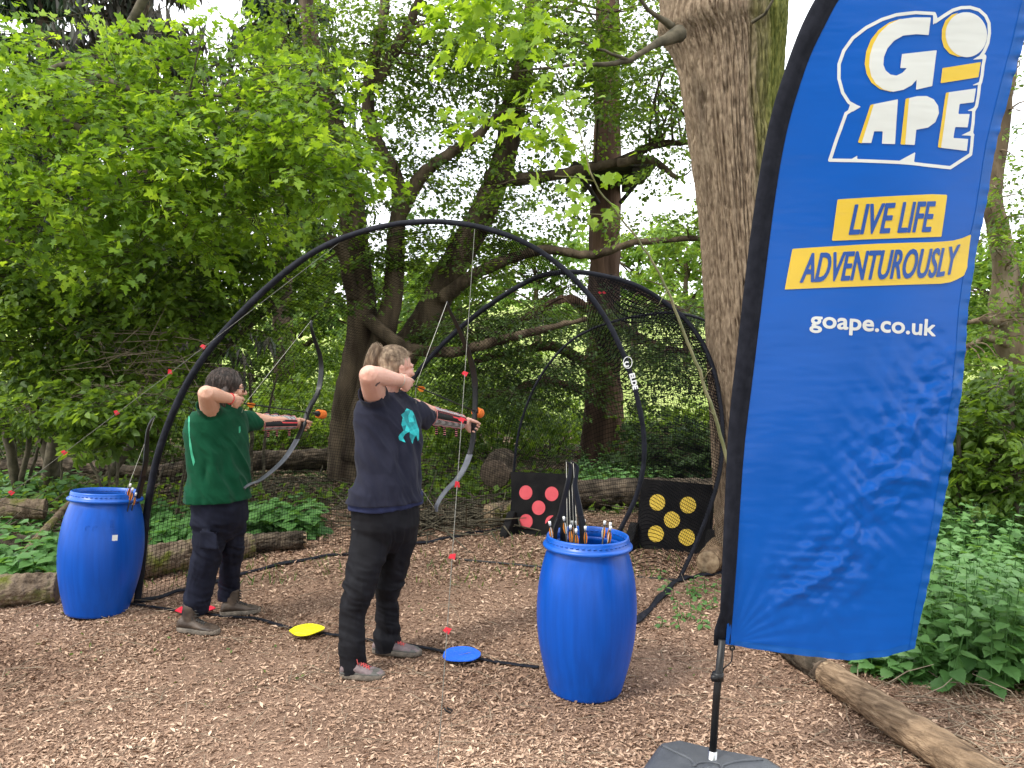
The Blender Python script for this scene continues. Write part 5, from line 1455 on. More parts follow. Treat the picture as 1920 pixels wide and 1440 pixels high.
def shirt_rings(mb, rings, u, n, a0=.19, b0=.125, N_=36):
    """rings: (y_px, left_px, right_px, Y); the torso's ellipse is turned by its shoulder line u"""
    V, F_ = [], []
    k0 = math.sqrt((a0 * u.x) ** 2 + (b0 * n.x) ** 2)
    for (py, l, r, Y) in rings:
        a, b = at(l, py, Y), at(r, py, Y)
        c = (a + b) / 2; k = (b.x - a.x) / 2 / k0
        for j in range(N_):
            q = 2 * PI * j / N_
            cx, sy = math.cos(q), math.sin(q)
            cx = math.copysign(abs(cx) ** .85, cx); sy = math.copysign(abs(sy) ** .9, sy)
            V.append(c + u * (a0 * k * cx) + n * (b0 * k * sy))
    m = len(rings)
    for i in range(m - 1):
        for j in range(N_): F_.append((i * N_ + j, i * N_ + (j + 1) % N_, (i + 1) * N_ + (j + 1) % N_, (i + 1) * N_ + j))
    F_ += [tuple(range(N_)), tuple((m - 1) * N_ + j for j in range(N_ - 1, -1, -1))]
    return mb.add(V, F_)
def leg_tube(mb, rows, N_=26, dep=1.0, cap=True):
    """rows: (y_px, left_px, right_px, Y)"""
    R = smooth_path(rows, 4)
    V, F_ = [], []
    for py, l, r, Y in R:
        a, b = at(l, py, Y), at(r, py, Y); c = (a + b) / 2; h = (b.x - a.x) / 2
        for j in range(N_):
            q = 2 * PI * j / N_; V.append(c + Vector((h * math.cos(q), max(h * dep, .05) * math.sin(q), 0)))
    m = len(R)
    for i in range(m - 1):
        for j in range(N_): F_.append((i * N_ + j, i * N_ + (j + 1) % N_, (i + 1) * N_ + (j + 1) % N_, (i + 1) * N_ + j))
    F_ += [tuple(range(N_)), tuple((m - 1) * N_ + j for j in range(N_ - 1, -1, -1))]
    return mb.add(V, F_)
def ridged(P, fa, fc, al, cr_, seed, oct=3):
    """creases that run along the direction al"""
    a = P @ np.array(al); c = P @ np.array(cr_); e = P[:, 1] * 3
    w = .25 * fbm(n3(a * 4, c * 4, e), 2, seed + 5)
    return 1 - np.abs(fbm(n3(a * fa, c * fc + w * 3, e), oct, seed)) * 1.9
def shoe(parent, heel, toe, hw, hh, ankle, mats, lacem, boot=False, lift=.0):
    heel, toe = Vector(heel), Vector(toe)
    L_ = (toe - heel).length; d = (toe - heel) / L_; s = d.cross(UP).normalized()
    z0 = heel.z + lift
    prof = [(0, .50, .45), (.03, .72, .75), (.10, .86, .98), (.20, .88, 1.0), (.32, .86, 1.0), (.42, .88, .88), (.54, .96, .70), (.66, 1.04, .58), (.78, 1.02, .50), (.88, .88, .44), (.96, .58, .34), (1.0, .28, .22)]
    def shell(scale, mb, zlo, hf, cut=(0, 1)):
        rows = [p for p in prof if cut[0] <= p[0] <= cut[1]]
        V, F_ = [], []
        for t, w, h in rows:
            c = heel + d * (t * L_); H = hf(t, h)
            for k in range(18):
                a = 2 * PI * k / 18
                x = math.cos(a); zz = (math.sin(a) + 1) / 2
                x = math.copysign(abs(x) ** .7, x) * (1 - .38 * max(0, zz - .45) * min(1, H / .09))
                V.append(c + s * (hw * w * scale * x) + UP * (zlo + zz * (H - zlo)))
        m = len(rows)
        for i in range(m - 1):
            for k in range(18): F_.append((i * 18 + k, i * 18 + (k + 1) % 18, (i + 1) * 18 + (k + 1) % 18, (i + 1) * 18 + k))
        F_ += [tuple(range(18)), tuple((m - 1) * 18 + k for k in range(17, -1, -1))]
        for i, v in enumerate(V): V[i] = Vector((v.x, v.y, v.z - heel.z + z0)) if False else v
        return mb.add(V, F_)
    u = MB(); shell(1, u, .018, lambda t, h: h * hh)
    if boot: u.limb([heel + d * (.30 * L_) + UP * hh * .6, heel + d * (.29 * L_) + UP * ankle], [(.037, .047), (.038, .043)], 18)
    up_ = link_mesh('shoe', remeshed(u, .005, 4, lambda c, n: .0012 * fbm(c * 60, 3, 5)), mats[0], parent)
    if not boot:
        t_ = MB(); shell(1.03, t_, .016, lambda t, h: min(h * hh, .042 + .01 * t), (.0, 1)); link_mesh('toe_rand', remeshed(t_, .005, 3), M['shoe_toe'], up_)
    so = MB(); V = []; n = 26
    for lvl, sc_, z in ((0, 1.06, .001), (1, 1.12, .008), (2, 1.10, .024), (3, 1.02, .028)):
        for k in range(n):
            a = 2 * PI * k / n
            t = .5 + .5 * math.cos(a) * 1.0
            w = np.interp(t, [p[0] for p in prof], [p[1] for p in prof])
            V.append(heel + d * (L_ * (.5 + (t - .5) * (1 + .03 * sc_))) + s * (hw * w * sc_ * (1 if math.sin(a) >= 0 else -1) * min(1, abs(math.sin(a)) ** .35)) + UP * z)
    F_ = [tuple(range(n - 1, -1, -1)), tuple(3 * n + k for k in range(n))]
    for l in range(3):
        for k in range(n): F_.append((l * n + k, l * n + (k + 1) % n, (l + 1) * n + (k + 1) % n, (l + 1) * n + k))
    so.add(V, F_); so.build('sole', M['sole'], up_)
    la = MB()
    for i in range(5):
        t = .36 + i * .058; c = heel + d * (t * L_); h = np.interp(t, [p[0] for p in prof], [p[2] for p in prof]) * hh
        w = hw * .42
        for sg in (-1, 1):
            la.tube([c + s * (w * sg) + UP * (h - .006), c + d * .010 + UP * (h + .002), c + d * .02 - s * (w * sg) + UP * (h - .011)], .0030, 6)
    if boot:
        for i in range(4):
            z = hh + .0 + i * .016; c = heel + d * (.29 * L_ + .052) + UP * z
            la.tube([c - s * .02 - d * .006, c + d * .004, c + s * .02 - d * .006 + UP * .008], .0034, 6)
    for k_, q_ in enumerate((-.02, .022)):
        b_ = heel + d * (.36 * L_) + UP * (hh * .98); la.tube([b_, b_ + s * q_ + d * .01 + UP * .012, b_ + s * q_ * 1.8 + d * .022 - UP * .012, b_ + s * q_ * .7 + d * .008], .0022, 6)
    la.build('laces', lacem, up_)
    return up_
def cast_patch(o, sdf, box, step, mat_, parent, name, off=.002, tonefn=None):
    """a print laid on the cloth: shape drawn as seen from the photo, pressed onto the surface"""
    me = o.data
    org = origin_of(o)
    bvh = BVHTree.FromPolygons([v.co + org for v in me.vertices], [p.vertices for p in me.polygons])
    V, F_ = ink(sdf, box, step)
    W, ok = [], []
    for x, y in V:
        d = ray(x, y).normalized()
        h = bvh.ray_cast(Vector((0, 0, CAMZ)), d)
        ok.append(h[0] is not None)
        if h[0] is not None:
            nn = h[1] if h[1].dot(d) < 0 else -h[1]
            W.append(tuple(h[0] + nn * off))
        else: W.append((0, 0, 0))
    F_ = [f for f in F_ if all(ok[i] for i in f) and max((Vector(W[f[0]]) - Vector(W[i])).length for i in f) < .03]
    if not F_: return None
    m2 = bpy.data.meshes.new(name); 
    if tonefn is None: m2.from_pydata(W, [], F_)
    else:
        VV, FF, T = [], [], []
        for f in F_:
            c = np.mean([V[i] for i in f], 0); b = len(VV)
            VV += [W[i] for i in f]; FF.append(tuple(range(b, b + len(f)))); T += [tonefn(c)] * len(f)
        m2.from_pydata(VV, [], FF); a = m2.attributes.new('tone', 'FLOAT', 'POINT'); a.data.foreach_set('value', np.array(T, np.float32))
    bm = bmesh.new(); bm.from_mesh(m2); bmesh.ops.delete(bm, geom=[v for v in bm.verts if not v.link_faces], context='VERTS'); bm.to_mesh(m2); bm.free()
    return link_mesh(name, m2, mat_, parent, smooth=tonefn is None)
def arm_guard(parent, A, B, r0, r1, facing, updir):
    """laced bracer round the forearm: woven scalloped edge, black panel, red strip, hanging straps"""
    A, B = Vector(A), Vector(B); d = (B - A).normalized(); L_ = (B - A).length
    f = (facing - d * facing.dot(d)).normalized(); u = (updir - d * updir.dot(d)).normalized()
    def pt(t, a, e=0.0):
        r = r0 + (r1 - r0) * t + e
        return A + d * (t * L_) + f * (r * math.cos(a)) + u * (r * math.sin(a))
    def shell(lo, hi, e, th, n=40, m=10):
        V, F_ = [], []
        for i in range(n + 1):
            t = i / n
            for j in range(m + 1):
                a = lo(t) + (hi(t) - lo(t)) * j / m
                V.append(pt(t, a, e)); 
        F_ = [(i * (m + 1) + j, (i + 1) * (m + 1) + j, (i + 1) * (m + 1) + j + 1, i * (m + 1) + j + 1) for i in range(n) for j in range(m)]
        k = len(V); V += [pt((q // (m + 1)) / n, lo((q // (m + 1)) / n) + (hi((q // (m + 1)) / n) - lo((q // (m + 1)) / n)) * (q % (m + 1)) / m, e - th) for q in range(k)]
        F_ += [tuple(reversed([x + k for x in g_])) for g_ in F_]
        b = MB(); b.add(V, F_); return b
    sc = lambda t: .22 * abs(math.sin(t * PI * 3.5))
    lo, hi = (lambda t: -1.05 - sc(t)), (lambda t: 1.25 + sc(t))
    g_ = shell(lo, hi, .006, .004).build('arm_guard', M['weave'], parent)
    shell(lambda t: -.25, lambda t: .62, .0085, .003).build('panel', M['black_plastic'], g_)
    shell(lambda t: .20 if t > .5 else .45, lambda t: .36 if t > .5 else .46, .0105, .002).build('red_strip', M['guard_red'], g_)
    tr = MB()
    for e_ in (lo, hi): tr.tube([pt(i / 50, e_(i / 50), .006) for i in range(51)], .0024, 6)
    for t in (0, 1): tr.tube([pt(t, lo(t) + (hi(t) - lo(t)) * j / 12, .006) for j in range(13)], .0024, 6)
    tr.tube([pt(i / 20, -.27, .009) for i in range(21)], .0018, 6); tr.tube([pt(i / 20, .65, .009) for i in range(21)], .0018, 6)
    tr.build('trim', M['trim'], g_)
    for i, t in enumerate((.22, .48, .86)):
        st = MB(); P = [pt(t, 1.2 + k * .42, .005) for k in range(10)]
        st.tube(P, [(.010, .0018)] * len(P), 6, up=d); c = pt(t, -1.5, .004)
        st.box(c - UP * .026, (.0065, .004, .028)); st.build('strap', M['black_fabric'], g_)
        rd = MB(); 
        for q in range(4): rd.box(c - UP * (.008 + .012 * q), (.0072, .0047, .0024))
        rd.build('strap_band', M['trim'], g_)
    return g_

def trim(me, p, n_, rad):
    """cut cloth off square beyond a point, only near that point"""
    bm = bmesh.new(); bm.from_mesh(me)
    fs = [f for f in bm.faces if (f.calc_center_median() - p).length < rad]
    vs = {v for f in fs for v in f.verts}; es = {e for f in fs for e in f.edges}
    bmesh.ops.bisect_plane(bm, geom=list(vs) + list(es) + fs, plane_co=p, plane_no=Vector(n_).normalized(), clear_outer=True)
    bm.to_mesh(me); bm.free(); me.update()

def archer(P):
    A = lambda k: at(*P[k])
    foot = onz(*P['stand'])
    root = thing('person', P['label'], 'person', (foot.x, foot.y, 0))
    u = (A('shL') - A('shR')); u.z = 0; u.normalize()
    n = Vector((u.y, -u.x, 0))       # the way the chest faces
    if n.x < 0: n = -n
    adir = (at(*P['tip']) - at(*P['nock'])).normalized()
    # ---- body: one skin
    b = MB()
    q, ax = head_into(b, A('head'), P['face'], P['hs'])
    nk = A('neck')
    b.limb([q(0, -.022, -.045), (q(0, -.03, -.08) + nk) / 2, nk, nk - UP * .05], [.052 * P['hs'], .050, .056, .085], 18)
    ch, pv = A('chest'), A('pelvis')
    b.limb([A('shR') - UP * .03, nk - UP * .06, A('shL') - UP * .03], [.055, .07, .055], 16)
    b.limb([nk - UP * .10, ch, (ch + pv) / 2, pv], [.085, .10, .085, .085], 20)
    for s_ in ('R', 'L'):
        cc = [(at(r_[1], r_[0], r_[3]) + at(r_[2], r_[0], r_[3])) / 2 for r_ in P['leg' + s_]]
        hh_ = [(at(r_[2], r_[0], r_[3]) - at(r_[1], r_[0], r_[3])).length / 2 * .42 for r_ in P['leg' + s_]]
        b.limb([pv] + cc, [.08] + hh_, 14)
    S_, E_, W_ = A('shR'), A('elR'), A('wrR')
    b.limb([S_, S_ + (E_ - S_) * .5, E_], P['rU'], 18)
    fa = (W_ - E_)
    b.limb([E_, E_ + fa * .28 + UP * .004, E_ + fa * .62, W_], P['rF'], 18)
    hand(b, W_, A('knR_'), Vector((-.25, 1, -.05)), UP * 1 + Vector((.25, 0, 0)), P['hand'], (28, 68, 55))
    S2, E2, W2 = A('shL'), A('elL'), A('wrL')
    b.limb([S2, (S2 + E2) / 2, E2], [.052, .046, .040], 16); b.limb([E2, E2 + (W2 - E2) * .35, W2], [.040, .040, .028], 16)
    G = A('grip'); rt = Vector((adir.y, -adir.x, 0)).normalized()
    hd = Vector((adir.x, adir.y, adir.z)).normalized()
    K2 = G - rt * .030 + hd * .016 - UP * .006
    hand(b, W2, K2, rt, UP * 1.0 - hd * .15, P['hand'], (38, 88, 62), thumb=(W2 + hd * .022 + UP * .020 + rt * .010, G - hd * .006 + UP * .024 + rt * .024, G + hd * .032 + UP * .020 + rt * .026))
    body = link_mesh('body', remeshed(b, .0034, 3, lambda c, m: .0006 * fbm(c * 70, 3, 2)), P['skin'], root)
    # ---- eyes, brows
    for s_ in (-1, 1):
        e = MB(); c = q(s_ * .029, .081, .002); e.ell(c, (.0125,) * 3, ax, 14, 10); eo = e.build('eye', M['eye_white'], root)
        i_ = MB(); i_.ell(c + ax[1] * .0095, (.006, .004, .006), ax, 12, 8); i_.build('iris', M['iris'], eo)
        w = MB(); w.limb([q(s_ * .014, .097, .022), q(s_ * .030, .095, .027), q(s_ * .046, .080, .023)], [.0028, .0034, .002], 8); w.build('eyebrow', P['hair'], root)
    # ---- hair
    hb = MB()
    hs = P['hs']; hc = q(0, -.014, .036)
    if P['style'] == 'ponytail':
        hb.ell(hc, (.077 * hs, .097 * hs, .084 * hs), ax, 24, 16)
        hb.ell(q(0, -.055, -.008), (.064 * hs, .054 * hs, .058 * hs), ax)
        for p in ('pt1', 'pt2', 'pt3', 'pt4'): pass
        T_ = [A('pt0'), A('pt1'), A('pt2'), A('pt3')]
        hb.limb(T_, [.016, .024, .027, .014], 14)
        cap_cut = lambda c: ((c - np.array(q(0, .058, -.01))) @ np.array(ax[1]) > 0) 
    else:
        hb.ell(hc, (.087 * hs, .103 * hs, .090 * hs), ax, 24, 16)
        hb.ell(q(0, -.045, -.02), (.080 * hs, .070 * hs, .085 * hs), ax)
        hb.limb([q(.062, -.010, .03), q(.078, -.026, -.03), q(.072, -.030, -.11)], [.028, .030, .020], 12)
        hb.limb([q(-.062, -.005, .03), q(-.075, -.022, -.03), q(-.070, -.030, -.085)], [.028, .026, .014], 12)
        hb.limb([q(0, -.085, .0), q(0, -.10, -.05), q(0, -.095, -.12)], [.05, .05, .03], 12)
    fx, fu = np.array(ax[1]), np.array(ax[2])
    root_pt = np.array(q(0, -.10, .06)) if P['style'] == 'ponytail' else np.array(q(0, -.02, .13))
    def hdisp(c, m):
        r = c - root_pt; ang = np.arctan2(r @ np.array(ax[0]), r @ fx + 1e-6)
        return .0022 * fbm(n3(ang * 26, np.linalg.norm(r, axis=1) * 14), 3, 5) - .001
    hair = link_mesh('hair', remeshed(hb, .0045, 3, hdisp), P['hair'], root)
    N_ = 520
    if P['style'] == 'ponytail':
        a = rng.uniform(-2.4, 2.4, N_); el = rng.uniform(-.35, .35, N_)
        da = np.stack([np.sin(a), np.cos(a) * .95, .25 + .35 * np.cos(a) + el * .3], -1)
        db = np.tile(np.array([0, -.85, .55]), (N_, 1))
        V, F_ = strands(hc, da, db, (.080 * hs, .099 * hs, .087 * hs), ax, N_, .0011, 1.012)
        T2 = np.array([tuple(t) for t in smooth_path(T_, 5)]); m_ = 240; off = rng.normal(0, 1, (m_, 3)); off = unit(off) * rng.uniform(.016, .032, (m_, 1))
        VV, FF, o_ = [V], [F_], len(V)
        w_ = np.interp(np.arange(len(T2)), [0, 5, 10, 15], [.35, 1, 1.15, 1.0])
        for i in range(len(T2) - 1):
            v, f = sticks(T2[i] + off * w_[i], T2[i + 1] + off * w_[i + 1] + rng.normal(0, .001, (m_, 3)), .0011, .0009, 3); VV.append(v); FF.append(f + o_); o_ += len(v)
        # flyaway hairs
        a = rng.uniform(-2.2, 2.2, 90); s0 = unit(np.stack([np.sin(a), np.cos(a), rng.uniform(.3, 1, 90)], -1)); axm = np.array([tuple(x) for x in ax])
        p0 = (s0 * np.array([.080, .099, .087]) * hs) @ axm + np.array(hc); p1 = p0 + (s0 @ axm) * rng.uniform(.006, .020, (90, 1)) + rng.normal(0, .012, (90, 3))
        v, f = sticks(p0, p1, .0005, .0003, 3); VV.append(v); FF.append(f + o_)
        V, F_ = np.concatenate(VV), np.concatenate(FF)
        bd = MB(); bd.tube([T_[0] + Vector((.022 * math.cos(k), .010 * math.sin(k * 1.0), .022 * math.sin(k))) for k in [2 * PI * j / 14 for j in range(14)]], .004, 8, closed=True).build('hair_band', P['hair'], hair)
    else:
        a = rng.uniform(-3.1, 3.1, N_); a = np.where(np.abs(a) < .75, a * 2.2 + 1.2 * np.sign(a), a)
        da = np.stack([np.sin(a) * .15 + rng.normal(0, .05, N_), rng.uniform(-.15, .75, N_) * 1.0, np.full(N_, 1.0)], -1)
        db = np.stack([np.sin(a), np.cos(a) * .8 - .25, rng.uniform(-.75, -.25, N_)], -1)
        V, F_ = strands(hc, da, db, (.088 * hs, .104 * hs, .092 * hs), ax, N_, .0014, 1.015, 10, .06)
    link_mesh('locks', np_mesh('locks', V, F_), P['hair'], hair, smooth=False)
    # ---- trousers
    t = MB()
    for k_ in ('legR', 'legL'):
        e_ = P[k_][-1]; leg_tube(t, P[k_] + [(e_[0] + 9, e_[1], e_[2], e_[3])], dep=1.08)
    shirt_rings(t, P['hips'], u, n, .17, .125)
    for c_, h_ in P.get('pocket', []): t.box(at(*c_), h_)
    zz = P['kneez']
    def tdisp(c, m):
        kz = np.exp(-((c[:, 2] - zz) / .13) ** 2) + .9 * np.exp(-((c[:, 2] - .14) / .10) ** 2)
        d = ridged(c, 3.5, 17, (.8, 0, -.35), (.35, 0, .9), P['seed'] + 3) * (.0022 + .0075 * kz)
        d = d + ridged(c, 3, 13, (.15, 0, -1), (1, .4, .1), P['seed'] + 8) * .0055
        return d - .006
    tm = remeshed(t, .0065, 4, tdisp)
    for k_ in ('legR', 'legL'):
        e_ = P[k_][-1]; c_ = (at(e_[1], e_[0], e_[3]) + at(e_[2], e_[0], e_[3])) / 2; trim(tm, c_, Vector((.12, 0, -1)), .13)
    tr = link_mesh('trousers', tm, P['trm'], root)
    # ---- shirt
    s = MB()
    r0_ = P['rings'][0]; shirt_rings(s, [(r0_[0] + 16,) + r0_[1:], (r0_[0] + 6,) + r0_[1:]] + P['rings'], u, n)
    for sl in P['sleeves']:
        pts = [at(*x) for x in sl[0]]; pts[-1] = pts[-1] + (pts[-1] - pts[-2]).normalized() * .03; s.tube(pts, [(x if isinstance(x, (tuple, list)) else x) for x in sl[1]], 22)
    z0, z1 = at(*P['hem']).z, nk.z
    def sdisp(c, m):
        w = np.clip((z1 - .06 - c[:, 2]) / .25, 0, 1)
        d = ridged(c, 2.2, 9.0, (.42, 0, -.9), (.9, .35, .42), P['seed']) * .019 * (.35 + .65 * w)
        d = d + ridged(c, 3.5, 19, (.55, 0, -.83), (.83, .3, .55), P['seed'] + 9) * .0045
        d = d + .008 * np.exp(-((c[:, 2] - z0) / .03) ** 2)
        return d - .011
    sm_ = remeshed(s, .0065, 4, sdisp)
    for sl in P['sleeves']:
        a_, b_ = at(*sl[0][-2]), at(*sl[0][-1]); trim(sm_, b_, b_ - a_, .125)
    trim(sm_, at(*P['hem']), Vector((-.03, 0, -1)), 9)
    sh = link_mesh('t_shirt', sm_, P['shm'], root)
    so_ = sh.modifiers.new('thickness', 'SOLIDIFY'); so_.thickness = .004; so_.offset = -1
    cb = MB(); nn = (nk - q(0, -.03, -.08)).normalized(); c0 = nk + UP * .012
    ca = [c0 + u * (.066 * math.cos(k)) + n * (.060 * math.sin(k)) - UP * (.022 * (math.sin(k) + .2)) for k in [2 * PI * j / 30 for j in range(30)]]
    cb.tube(ca, .0085, 8, closed=True).build('collar', P['shm'], sh)
    hm = MB(); 
    # ---- shoes
    for k in ('shoeR', 'shoeL'):
        h_, t_, y0 = P[k]
        hp, tp = onz(*h_), onz(*t_)
        shoe(root, hp, tp, P['sw'], P['sh'], .145, (P['shoem'],), P['lacem'], P['boot'])
    # ---- the laced bracer on the bow arm
    g0, g1 = at(*P['g0']), at(*P['g1'])
    arm_guard(root, g0, g1, P['gr'][0], P['gr'][1], Vector((.35, -1, P['gtilt'])), UP)
    return root, sh, body, q, ax, adir, W_
# --- near archer (navy shirt)
navy = dict(label='person in navy t-shirt and black trousers with a fair ponytail, drawing the nearer bow', stand=(712, 1260), seed=3,
    head=(741, 692, 4.06), face=(.75, .66, -.04), hs=1.0, neck=(728, 742, 4.08), chest=(728, 810, 4.06), pelvis=(724, 950, 4.0),
    shR=(707, 752, 3.99), shL=(775, 764, 4.20), elR=(693, 704, 3.76), wrR=(752, 713, 3.92), knR_=(769, 723, 3.985), elL=(824, 781, 4.42), wrL=(872, 791, 4.60), grip=(888, 799, 4.655),
    knR=(676, 1100, 3.86), knL=(733, 1095, 4.06), anR=(662, 1245, 3.80), anL=(722, 1212, 4.1), nock=(779, 724, 4.0), tip=(905, 777, 4.78),
    rU=[.062, .060, .052], rF=[.050, .047, .040, .029], hand=1.0, skin=M['skin_a'], hair=M['hair_fair'], style='ponytail',
    pt0=(717, 664, 4.02), pt1=(707, 652, 4.0), pt2=(698, 669, 3.99), pt3=(689, 704, 3.99),
    legR=[(955, 660, 738, 3.96), (1010, 656, 737, 3.94), (1060, 650, 722, 3.90), (1100, 642, 708, 3.87), (1150, 637, 686, 3.84), (1200, 636, 684, 3.81), (1256, 637, 688, 3.80)],
    legL=[(955, 700, 786, 4.06), (1010, 706, 782, 4.07), (1060, 707, 769, 4.08), (1100, 703, 756, 4.09), (1150, 702, 748, 4.1), (1190, 701, 751, 4.1), (1216, 701, 752, 4.1)],
    hips=[(928, 666, 782, 4.0), (955, 664, 783, 4.0), (985, 664, 782, 4.0), (1012, 672, 772, 4.0), (1036, 688, 752, 4.0)], pocket=[], kneez=.42, trm=M['trouser_a'],
    rings=[(941, 662, 789, 4.0), (920, 664, 789, 4.0), (880, 673, 788, 4.02), (840, 673, 786, 4.03), (800, 670, 785, 4.05), (770, 669, 784, 4.06), (750, 676, 775, 4.07), (738, 692, 762, 4.07), (731, 705, 752, 4.07)], hem=(725, 938, 4.0),
    sleeves=[([(712, 768, 4.02), (706, 752, 3.97), (698, 734, 3.90)], [.085, .080, .076]), ([(768, 772, 4.17), (786, 776, 4.25), (801, 783, 4.315)], [.078, .074, .068])], shm=M['navy'],
    shoeR=((639, 1268), (721, 1272), 0), shoeL=((700, 1222), (790, 1229), 0), sw=.046, sh=.088, shoem=M['shoe_a'], lacem=M['lace_red'], boot=False,
    g0=(806, 779, 4.335), g1=(864, 791, 4.57), gr=(.050, .037), gtilt=.1)
r1, sh1, bd1, q1, ax1, ad1, w1 = archer(navy)
ub = MB(); u_ = at(*navy['shL']) - at(*navy['shR']); u_.z = 0; u_.normalize(); n_ = Vector((u_.y, -u_.x, 0))
n_ = n_ if n_.x > 0 else -n_
shirt_rings(ub, [(949, 661, 787, 4.0), (940, 661, 787, 4.0), (925, 663, 786, 4.0)], u_, n_)
link_mesh('undershirt', remeshed(ub, .006, 3, lambda c, m: .004 * ridged(c, 3, 14, (.2, 0, -1), (1, .3, .2), 4)), M['navy_under'], r1)
M['teal'] = pm('teal facets', (.0, .17, .19), (.03, .62, .62), attr=True, c3=(.01, .38, .40), rough=.7)
T5 = lambda p: [(640 + x / 5.54, 620 + y / 5.54) for x, y in p]
em = poly_seg(T5([(675, 808), (735, 835), (765, 900), (785, 980), (803, 1030), (803, 1130), (792, 1150), (775, 1085), (748, 1130), (735, 1178), (706, 1105), (706, 1048), (690, 1058), (660, 1075), (640, 1110), (668, 1165), (600, 1135), (592, 1100), (605, 1075), (642, 1040), (620, 975), (636, 905), (616, 875), (652, 848)]))
seeds = np.array([(748 + random.random() * 38, 764 + random.random() * 70) for _ in range(34)]); st_ = np.random.default_rng(3).random(34)
cast_patch(sh1, lambda X, Y: seg_sdf(em, X, Y), (744, 762, 790, 836), .8, M['teal'], sh1, 'shirt_print', .0025, lambda c: float(st_[np.argmin(((seeds - c) ** 2 * np.array([1, .8])).sum(1))]))
tt = poly_seg([(703, 723), (706, 719), (710, 717), (713, 715), (712, 718), (708, 721), (705, 725)])
cast_patch(bd1, lambda X, Y: seg_sdf(tt, X, Y), (700, 712, 716, 728), .6, pm('faded ink', (.10, .07, .07), None, 5, .6), bd1, 'tattoo', .0008)
# pocket zip on the thigh
zp = MB(); zp.tube([at(662, 992, 3.862), at(680, 995, 3.85), at(712, 999, 3.858)], .0022, 6); zp.build('pocket_zip', M['shoe_toe'], r1)
hb = MB(); wv = at(*navy['wrR']); dv = (at(*navy['elR']) - wv).normalized()
sv = dv.cross(UP).normalized(); uv_ = sv.cross(dv)
hb.tube([wv + dv * .004 + sv * (.033 * math.cos(k)) + uv_ * (.033 * math.sin(k)) for k in [2 * PI * j / 20 for j in range(20)]], .0016, 6, closed=True).build('wrist_band', M['string_pale'], r1)

# --- far archer (green shirt)
greenp = dict(label='person in green t-shirt and navy trousers with dark hair and glasses, drawing the farther bow', stand=(405, 1180), seed=21,
    head=(425, 730, 4.60), face=(.90, .42, -.03), hs=.98, neck=(414, 776, 4.60), chest=(410, 830, 4.58), pelvis=(412, 950, 4.52),
    shR=(397, 778, 4.48), shL=(460, 784, 4.78), elR=(387, 738, 4.28), wrR=(434, 748, 4.44), knR_=(450, 756, 4.50), elL=(506, 791, 4.92), wrL=(556, 791, 5.09), grip=(573, 797, 5.15),
    knR=(392, 1030, 4.42), knL=(434, 1030, 4.62), anR=(366, 1150, 4.38), anL=(430, 1125, 4.65), nock=(459, 757, 4.52), tip=(600, 777, 5.32),
    rU=[.056, .054, .046], rF=[.043, .042, .036, .027], hand=.96, skin=M['skin_b'], hair=M['hair_dark'], style='bob',
    legR=[(950, 366, 425, 4.48), (1000, 364, 424, 4.46), (1035, 362, 418, 4.45), (1070, 354, 408, 4.45), (1110, 348, 398, 4.45), (1140, 342, 391, 4.45), (1151, 341, 388, 4.45)],
    legL=[(950, 405, 460, 4.58), (1000, 412, 460, 4.60), (1035, 413, 457, 4.64), (1070, 412, 452, 4.68), (1100, 411, 448, 4.71), (1122, 410, 448, 4.73)],
    hips=[(925, 370, 454, 4.52), (950, 368, 456, 4.52), (975, 367, 457, 4.52), (995, 376, 448, 4.52), (1012, 388, 436, 4.52)], pocket=[((392, 1012, 4.325), (.05, .012, .05))], kneez=.50, trm=M['trouser_b'],
    rings=[(937, 364, 458, 4.52), (920, 362, 459, 4.52), (880, 366, 457, 4.54), (840, 362, 455, 4.56), (805, 358, 455, 4.58), (785, 360, 453, 4.58), (768, 372, 446, 4.58), (758, 388, 436, 4.58), (752, 398, 428, 4.58)], hem=(411, 935, 4.52),
    sleeves=[([(400, 792, 4.52), (394, 775, 4.46), (388, 757, 4.40)], [.078, .074, .070]), ([(452, 790, 4.74), (468, 789, 4.81), (483, 791, 4.865)], [.072, .070, .064])], shm=M['green'],
    shoeR=((335, 1182), (411, 1189), 0), shoeL=((413, 1154), (488, 1147), 0), sw=.046, sh=.092, shoem=M['boot_b'], lacem=M['lace_dark'], boot=True,
    g0=(489, 790, 4.875), g1=(551, 791, 5.07), gr=(.047, .036), gtilt=-.3)
r2, sh2, bd2, q2, ax2, ad2, w2 = archer(greenp)
# glasses
gl = MB()
for s_ in (-1, 1):
    gl.tube([q2(s_ * .031 + .021 * math.cos(k), .101 + .004 * math.sin(k) * 0, .001 + .017 * math.sin(k)) for k in [2 * PI * j / 24 for j in range(24)]], .0026, 6, closed=True)
    gl.tube([q2(s_ * .053, .098, .008), q2(s_ * .070, .06, .008), q2(s_ * .079, .0, .006), q2(s_ * .078, -.018, -.008)], .0018, 6)
gl.tube([q2(-.010, .102, .004), q2(0, .106, .007), q2(.010, .102, .004)], .0018, 6)
gl.build('glasses', M['black_plastic'], r2)
bl = MB(); wv = at(*greenp['wrR']); dv = (at(*greenp['elR']) - wv).normalized(); sv = dv.cross(UP).normalized(); uv_ = sv.cross(dv)
for k in range(16):
    a = 2 * PI * k / 16; bl.ell(wv + dv * .008 + sv * (.030 * math.cos(a)) + uv_ * (.030 * math.sin(a)), (.0048,) * 3, None, 8, 6)
bl.build('bead_bracelet', M['guard_red'], r2)
M['mint'] = pm('mint print', (.02, .26, .14), (.04, .34, .19), 12, .7)
bp = poly_seg([(354, 780), (356.5, 782), (357, 820), (361, 845), (366, 866), (363, 874), (359, 858), (355.5, 836), (353, 800)])
